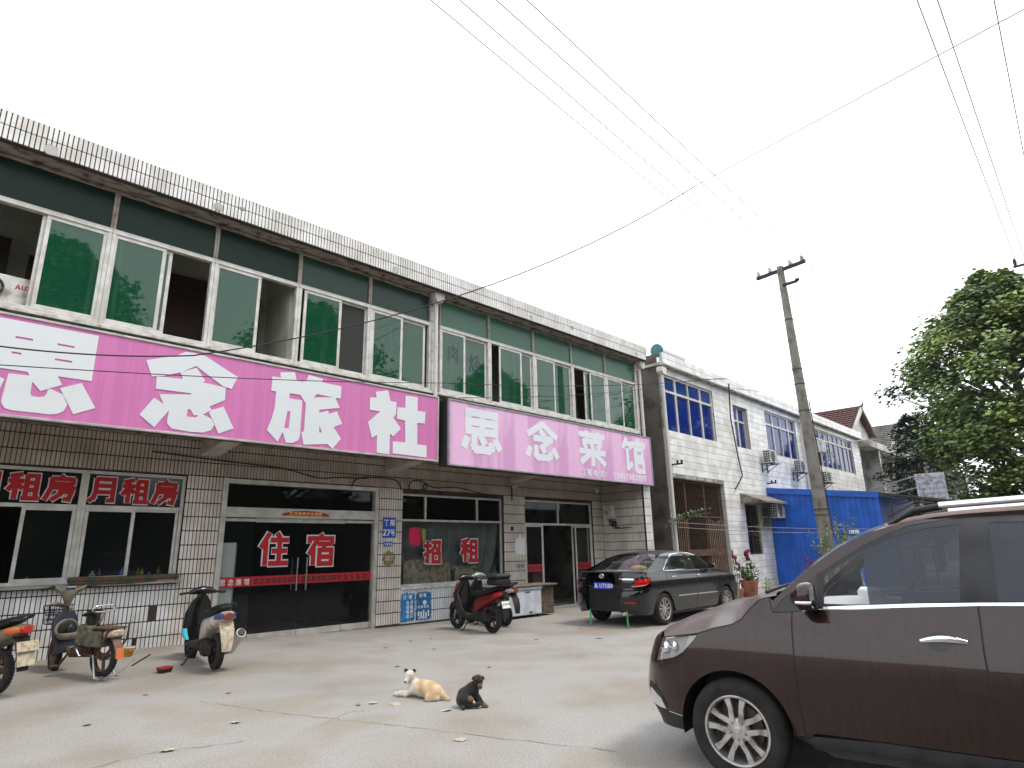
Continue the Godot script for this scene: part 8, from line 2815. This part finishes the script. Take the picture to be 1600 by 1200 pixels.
	solo("paper_notice", nb, M.white_paint, "torn white paper notice pasted beside the restaurant door", "notice")
	var n2 := Buf.new()
	n2.bbox(Vector3(12.2, 2.16, 0.003), Vector3(0.12, 0.11, 0.008), 0.003)
	solo("tiny_dark_plate", n2, mat("dark_navy", lin(0.015, 0.02, 0.06), 0.5), "tiny dark blue plate on the pillar above the torn white notice", "plate")
	var n3 := Buf.new()
	for k in 6:
		n3.box(Vector3(12.36 + 0.05 * k, 1.16 + 0.04 * (k % 2), 0.003), Vector3(0.035, 0.05 + 0.03 * (k % 3), 0.005))
	solo("blue_paint_mark", n3, mat("mark_blue", lin(0.05, 0.2, 0.35), 0.7), "scrawled light blue marks on the pillar left of the restaurant door", "graffiti")
	# chest freezer with a worn board on top
	var fz := thing("chest_freezer", "old pale blue chest freezer under a worn board beside the restaurant door", "freezer", Vector3(11.35, 0, 0.95))
	var fb := Buf.new()
	fb.bbox(Vector3(-0.15, 0.36, 0.0), Vector3(1.5, 0.58, 0.6), 0.02)
	var fm := worn("freezer_white", lin(0.56, 0.6, 0.66), 0.45, M.soft, 1.0)
	part("cabinet", fb, fm, fz)
	var fl := Buf.new()
	fl.bbox(Vector3(-0.15, 0.685, 0.01), Vector3(1.53, 0.07, 0.64), 0.02)
	part("lid", fl, fm, fz)
	var tb := Buf.new()
	tb.bbox(Vector3(0.1, 0.745, 0.0), Vector3(2.1, 0.035, 0.72), 0.008)
	part("top_board", tb, worn("board", lin(0.2, 0.165, 0.12), 0.9, M.dirt, 2.5), fz)
	var sb := Buf.new()
	sb.bbox(Vector3(0.88, 0.38, -0.02), Vector3(0.5, 0.68, 0.5), 0.01)
	part("side_crate", sb, worn("crate_brown", lin(0.12, 0.085, 0.06), 0.9, M.dirt, 3.0), fz)
	var lg := Buf.new()
	for q in [[-0.8, 0.25], [0.5, 0.25], [-0.8, -0.25], [0.5, -0.25]]:
		lg.box(Vector3(q[0], 0.035, q[1]), Vector3(0.05, 0.07, 0.05))
	part("foot", lg, M.black, fz)
	var hn := Buf.new()
	hn.box(Vector3(0.1, 0.6, 0.305), Vector3(0.16, 0.02, 0.01))
	hn.box(Vector3(0.2, 0.13, 0.305), Vector3(0.1, 0.03, 0.012))
	part("trim", hn, M.black, fz)
	# refrigerator behind the entrance glass
	var rf := Buf.new()
	rf.bbox(Vector3(4.74, 0.95, -0.42), Vector3(0.3, 1.78, 0.6), 0.015)
	var fr := solo("refrigerator", rf, mat("pale_green_white", lin(0.78, 0.86, 0.82), 0.4), "pale green upright refrigerator standing just inside the left of the entrance", "refrigerator")
	var re := Buf.new()
	re.box(Vector3(4.885, 0.95, -0.11), Vector3(0.012, 1.7, 0.02))
	part("door_edge", re, M.painted_steel, fr)
	# dim furniture in the restaurant
	var ch := Buf.new()
	ch.bbox(Vector3(15.0, 0.5, -1.5), Vector3(0.5, 0.1, 0.5), 0.03)
	ch.bbox(Vector3(15.0, 0.85, -1.72), Vector3(0.5, 0.6, 0.08), 0.03)
	for q in [[-0.2, -0.2], [0.2, -0.2], [-0.2, 0.2], [0.2, 0.2]]:
		ch.rod(Vector3(15.0 + q[0], 0.0, -1.5 + q[1]), Vector3(15.0 + q[0], 0.48, -1.5 + q[1]), 0.018)
	solo("red_chair", ch, mat("chair_red", lin(0.4, 0.01, 0.015), 0.5), "red chair in the dark restaurant doorway", "chair")
	var tab := Buf.new()
	tab.bbox(Vector3(14.2, 0.72, -2.2), Vector3(1.4, 0.05, 0.8), 0.01)
	for q in [[-0.6, -0.3], [0.6, -0.3], [-0.6, 0.3], [0.6, 0.3]]:
		tab.rod(Vector3(14.2 + q[0], 0.0, -2.2 + q[1]), Vector3(14.2 + q[0], 0.72, -2.2 + q[1]), 0.02)
	solo("dining_table", tab, M.dark_wood, "dark dining table inside the restaurant doorway", "table")
	# garments on a hanger outside the shop window
	var hg := Buf.new()
	hg.tube([Vector3(8.66, 2.15, 0.12), Vector3(8.9, 2.2, 0.12), Vector3(9.2, 2.13, 0.12)], 0.012, 6)
	solo("clothes_hanger", hg, M.black, "black clothes hanger in front of the shop window's upper left corner", "hanger")
	var g1 := Buf.new()
	g1.loft([[Vector3(8.87, 2.14, 0.12), Vector3(0.13, 0, 0), Vector3(0, 0, 0.03)], [Vector3(8.87, 2.0, 0.12), Vector3(0.165, 0, 0), Vector3(0, 0, 0.05)], [Vector3(8.88, 1.8, 0.13), Vector3(0.155, 0, 0), Vector3(0, 0, 0.06)], [Vector3(8.89, 1.74, 0.13), Vector3(0.1, 0, 0), Vector3(0, 0, 0.05)]], 18, 2.4)
	solo("pink_cloth", g1, mat("hot_pink", lin(0.5, 0.01, 0.07), 0.9), "bright pink cloth hanging in front of the to-let window", "cloth")
	var g2 := Buf.new()
	g2.loft([[Vector3(9.14, 2.12, 0.12), Vector3(0.05, 0, 0), Vector3(0, 0, 0.02)], [Vector3(9.14, 1.95, 0.12), Vector3(0.055, 0, 0), Vector3(0, 0, 0.03)], [Vector3(9.14, 1.82, 0.12), Vector3(0.04, 0, 0), Vector3(0, 0, 0.02)]], 12)
	solo("yellow_sock", g2, mat("olive_yellow", lin(0.25, 0.22, 0.05), 0.9), "olive yellow cloth hanging right of the pink one", "cloth")
	# rolled mats on the sill
	for q in [[2.22, 3.84, 1.275, 0.045, "long rolled green and red mat on the left window sill"], [2.24, 3.5, 1.225, 0.032, "thinner mat rolled just below the long one on the sill"]]:
		var rb := Buf.new()
		rb.tube([Vector3(q[0], q[2], 0.1), Vector3((q[0] + q[1]) / 2, q[2] - 0.01, 0.1), Vector3(q[1], q[2], 0.08)], q[3], 12)
		var rm := mat("mat_" + str(used.size()), Color.WHITE, 0.8)
		rm.albedo_texture = noise_tex(0.02, [lin(0.03, 0.05, 0.03), lin(0.07, 0.07, 0.035), lin(0.17, 0.04, 0.03)], [0.3, 0.55, 0.75], 51, 256)
		rm.uv1_triplanar = true
		rm.uv1_scale = Vector3.ONE * 1.2
		solo("rolled_mat", rb, rm, q[4], "mat", "rolled mats on the sill")
	# bottles on the inner sill
	var ins := [[2.62, 0.16, 0.05, "white tub on the inner sill at the left of the right-hand window", Color(0.4, 0.42, 0.42)], [2.72, 0.2, 0.035, "purple bottle beside the white tub", Color(0.12, 0.03, 0.2)], [3.06, 0.2, 0.06, "blue squat bottle in the middle of the inner sill", Color(0.05, 0.13, 0.35)], [3.3, 0.2, 0.03, "clear green bottle right of the middle sash bar", Color(0.1, 0.16, 0.1)], [3.36, 0.18, 0.03, "yellow bottle next to the clear green one", Color(0.35, 0.3, 0.04)], [3.48, 0.13, 0.04, "small blue jar near the right end of the inner sill", Color(0.08, 0.1, 0.35)], [3.62, 0.2, 0.06, "brown tin at the right end of the inner sill", Color(0.12, 0.06, 0.03)], [1.75, 0.1, 0.03, "tiny bottle behind the left sliding pane", Color(0.35, 0.35, 0.2)]]
	for q in ins:
		var b := Buf.new()
		var h: float = q[1]
		var r: float = q[2]
		b.lathe([Vector2(0.0, 0.0), Vector2(r, 0.0), Vector2(r, h * 0.6), Vector2(r * 0.5, h * 0.78), Vector2(r * 0.4, h * 0.8), Vector2(r * 0.4, h), Vector2(0.0, h)], Transform3D(Basis(), Vector3(q[0], 1.24, -0.3)), 12)
		solo("bottle", b, mat("bottle_" + str(used.size()), (q[4] as Color).linear_to_srgb(), 0.25), q[3], "bottle", "bottles on the inner sill")
	var sill := Buf.new()
	sill.bbox(Vector3(1.5, 1.215, -0.38), Vector3(4.7, 0.05, 0.26), 0.01)
	solo("inner_shelf", sill, M.dark_wood, "dark shelf along the inside of the left service window", "shelf")
	# yellow cup and red tray
	var cy := thing("noodle_cup", "yellow paper noodle cup by the tiled wall", "cup", Vector3(3.08, ground_y(3.08, 0.62), 0.62))
	var cb := Buf.new()
	cb.lathe([Vector2(0.0, 0.0), Vector2(0.055, 0.0), Vector2(0.075, 0.12)], Transform3D(), 20)
	part("cup", cb, mat("cup_yellow", lin(0.55, 0.33, 0.02), 0.5), cy)
	var cr := Buf.new()
	cr.lathe([Vector2(0.075, 0.12), Vector2(0.08, 0.125), Vector2(0.08, 0.14), Vector2(0.072, 0.14)], Transform3D(), 20)
	part("rim", cr, M.white_paint, cy)
	var cl := Buf.new()
	for k in 5:
		cl.box(Vector3(-0.03 + 0.015 * k, 0.06 + 0.015 * sin(k * 2.0), 0.063), Vector3(0.012, 0.03, 0.008))
	part("print", cl, M.letter_red, cy)
	var ty := thing("red_tray", "shallow dark tray with a red rim on the concrete", "tray", Vector3(3.2, ground_y(3.2, 2.0), 2.0), 0.3)
	var t1 := Buf.new()
	t1.loft([[Vector3(0, 0.0, 0), Vector3(0.075, 0, 0), Vector3(0, 0, 0.06)], [Vector3(0, 0.05, 0), Vector3(0.09, 0, 0), Vector3(0, 0, 0.07)]], 20, 6.0)
	part("base", t1, M.black, ty)
	var t2 := Buf.new()
	t2.loft([[Vector3(0, 0.05, 0), Vector3(0.092, 0, 0), Vector3(0, 0, 0.072)], [Vector3(0, 0.07, 0), Vector3(0.1, 0, 0), Vector3(0, 0, 0.08)], [Vector3(0, 0.058, 0), Vector3(0.085, 0, 0), Vector3(0, 0, 0.066)], [Vector3(0, 0.045, 0), Vector3(0.01, 0, 0), Vector3(0, 0, 0.01)]], 20, 6.0, false)
	part("rim", t2, mat("tray_red", lin(0.3, 0.012, 0.02), 0.5), ty)
	# black scraper lying by the drain opening
	var sc := Buf.new()
	sc.tube([Vector3(2.95, ground_y(2.95, 1.35) + 0.01, 1.35), Vector3(3.35, ground_y(3.35, 0.75) + 0.012, 0.75)], 0.01, 6)
	solo("thin_stick", sc, M.black, "thin dark stick lying between the tray and the wall", "stick")
	# cables and fittings under the sign
	var cabs := [["3.2,3.42 4.3,3.36 5.6,3.3 6.4,3.16 6.9,3.2 7.6,3.22", "thin cable sagging along the tiles under the large sign"], ["7.2,2.98 7.35,3.2 7.9,3.26 8.4,3.22 8.55,3.0", "looped cable over the tiles right of the entrance"], ["8.75,3.0 8.8,3.22 9.1,3.26 9.5,3.12 10.2,3.16 11.0,3.06 11.5,2.98", "black cable drooping above the shop window"], ["9.12,3.02 9.22,3.2 9.28,3.1 9.18,3.06", "knot of black cable above the shop window"]]
	for q in cabs:
		var p := []
		for w in pts(q[0]):
			p.append(Vector3(w.x, w.y, 0.02))
		var smoothed := []
		for k in p.size() - 1:
			for f in 4:
				smoothed.append((p[k] as Vector3).cubic_interpolate(p[k + 1], p[maxi(k - 1, 0)], p[mini(k + 2, p.size() - 1)], f / 4.0))
		smoothed.append(p[-1])
		var b := Buf.new()
		b.tube(smoothed, 0.013, 6)
		solo("wall_cable", b, M.cable, q[1], "cable")
	var cm := thing("security_camera", "small white security camera at the top of the pillar by the freezer", "camera", Vector3(12.2, 3.22, 0.0))
	var c1 := Buf.new()
	c1.tube([Vector3(0, 0.06, 0.0), Vector3(0, 0.05, 0.12)], 0.015, 8)
	c1.tube([Vector3(0.0, -0.3, 0.02), Vector3(0.0, 0.05, 0.02)], 0.02, 6)
	part("arm", c1, M.black, cm)
	var c2 := Buf.new()
	c2.tube([Vector3(0.08, 0.08, 0.1), Vector3(-0.1, 0.03, 0.2)], 0.045, 14)
	part("housing", c2, M.dirty_white, cm)
	var lb := Buf.new()
	lb.ball(Vector3(15.9, 3.36, 0.12), Vector3(0.05, 0.07, 0.05))
	lb.rod(Vector3(15.9, 3.42, 0.0), Vector3(15.9, 3.42, 0.13), 0.02)
	solo("white_bulb", lb, M.white_paint, "unlit white bulb fitting under the small sign", "bulb")
	var mb := thing("electric_meter", "grey meter box with hanging wires on the side wall by the restaurant", "meter box", Vector3(16.27, 2.5, 0.35))
	var m1 := Buf.new()
	m1.bbox(Vector3(-0.08, 0.18, 0.0), Vector3(0.16, 0.42, 0.36), 0.015)
	part("box", m1, M.dirty_white, mb)
	var m2 := Buf.new()
	for k in 5:
		m2.tube([Vector3(-0.06, 0.0, -0.1 + 0.06 * k), Vector3(-0.1, -0.18, 0.05 * sin(k * 2.0)), Vector3(-0.04, -0.32, 0.1 + 0.07 * k), Vector3(-0.02, -0.3, 0.35 + 0.1 * k)], 0.01, 5)
	m2.bbox(Vector3(-0.05, -0.16, 0.12), Vector3(0.1, 0.14, 0.16), 0.02)
	part("wiring", m2, M.cable, mb)
	# fallen leaves
	var lobed := leaf_mesh("lobed")
	var dry := mat("dry_leaf", lin(0.42, 0.38, 0.29), 0.9)
	var brown := mat("brown_leaf", lin(0.24, 0.18, 0.12), 0.9)
	var green := mat("green_leaf", lin(0.3, 0.36, 0.12), 0.8)
	var lv := [[4.11, 5.96, 0, "pale dry leaf left of the tan dog"], [2.8, 5.51, 0, "pale leaf alone on the open concrete in the left foreground"], [3.93, 7.71, 0, "pale curled leaf in the foreground below the two dogs"], [2.09, 6.02, 0, "pale leaf nearest the bottom left corner"], [4.44, 6.83, 0, "pale dry leaf touching the black puppy's tail"], [4.29, 6.14, 0, "flat pale leaf under the tan dog's paws"], [3.98, 5.9, 1, "small brown leaf next to the pale one left of the tan dog"], [9.3, 2.72, 2, "bright green leaf behind the red scooter's rear wheel"], [7.35, 2.2, 1, "brown leaf on the concrete in front of the shop posters"], [7.75, 2.25, 1, "darker brown leaf right in front of the shop posters"], [8.85, 3.9, 1, "brown leaf between the red scooter and the black sedan"], [10.6, 3.55, 1, "brown leaf left of the sedan's green straps"], [7.0, 3.3, 1, "thin brown twig leaf in the middle of the yard"], [6.55, 2.55, 1, "brown leaf just outside the glass entrance"], [3.3, 4.1, 1, "brown leaf in front of the black and white scooter"], [2.6, 3.4, 1, "brown leaf in front of the khaki moped"], [9.7, 4.7, 0, "pale yellow leaf in front of the sedan's bumper"], [6.4, 5.3, 1, "brown leaf between the dogs and the sedan"], [1.8, 4.5, 1, "dark leaf on the left of the yard"], [5.6, 4.2, 1, "brown leaf behind the tan dog"]]
	for q in lv:
		var o := MeshInstance3D.new()
		o.name = numbered("fallen_leaf")
		o.mesh = lobed
		o.material_override = [dry, brown, green][q[2]]
		add_child(o)
		var sz := rng.randf_range(0.11, 0.16) if q[2] != 1 else rng.randf_range(0.07, 0.11)
		o.transform = Transform3D(Basis(Vector3.UP, rng.randf_range(0, TAU)).rotated(Vector3.RIGHT, rng.randf_range(-0.2, 0.2)).scaled_local(Vector3(sz, sz * 0.4, sz)), Vector3(q[0], ground_y(q[0], q[1]) + 0.014, q[1]))
		tag(o, q[3], "leaf", "fallen leaves on the concrete")
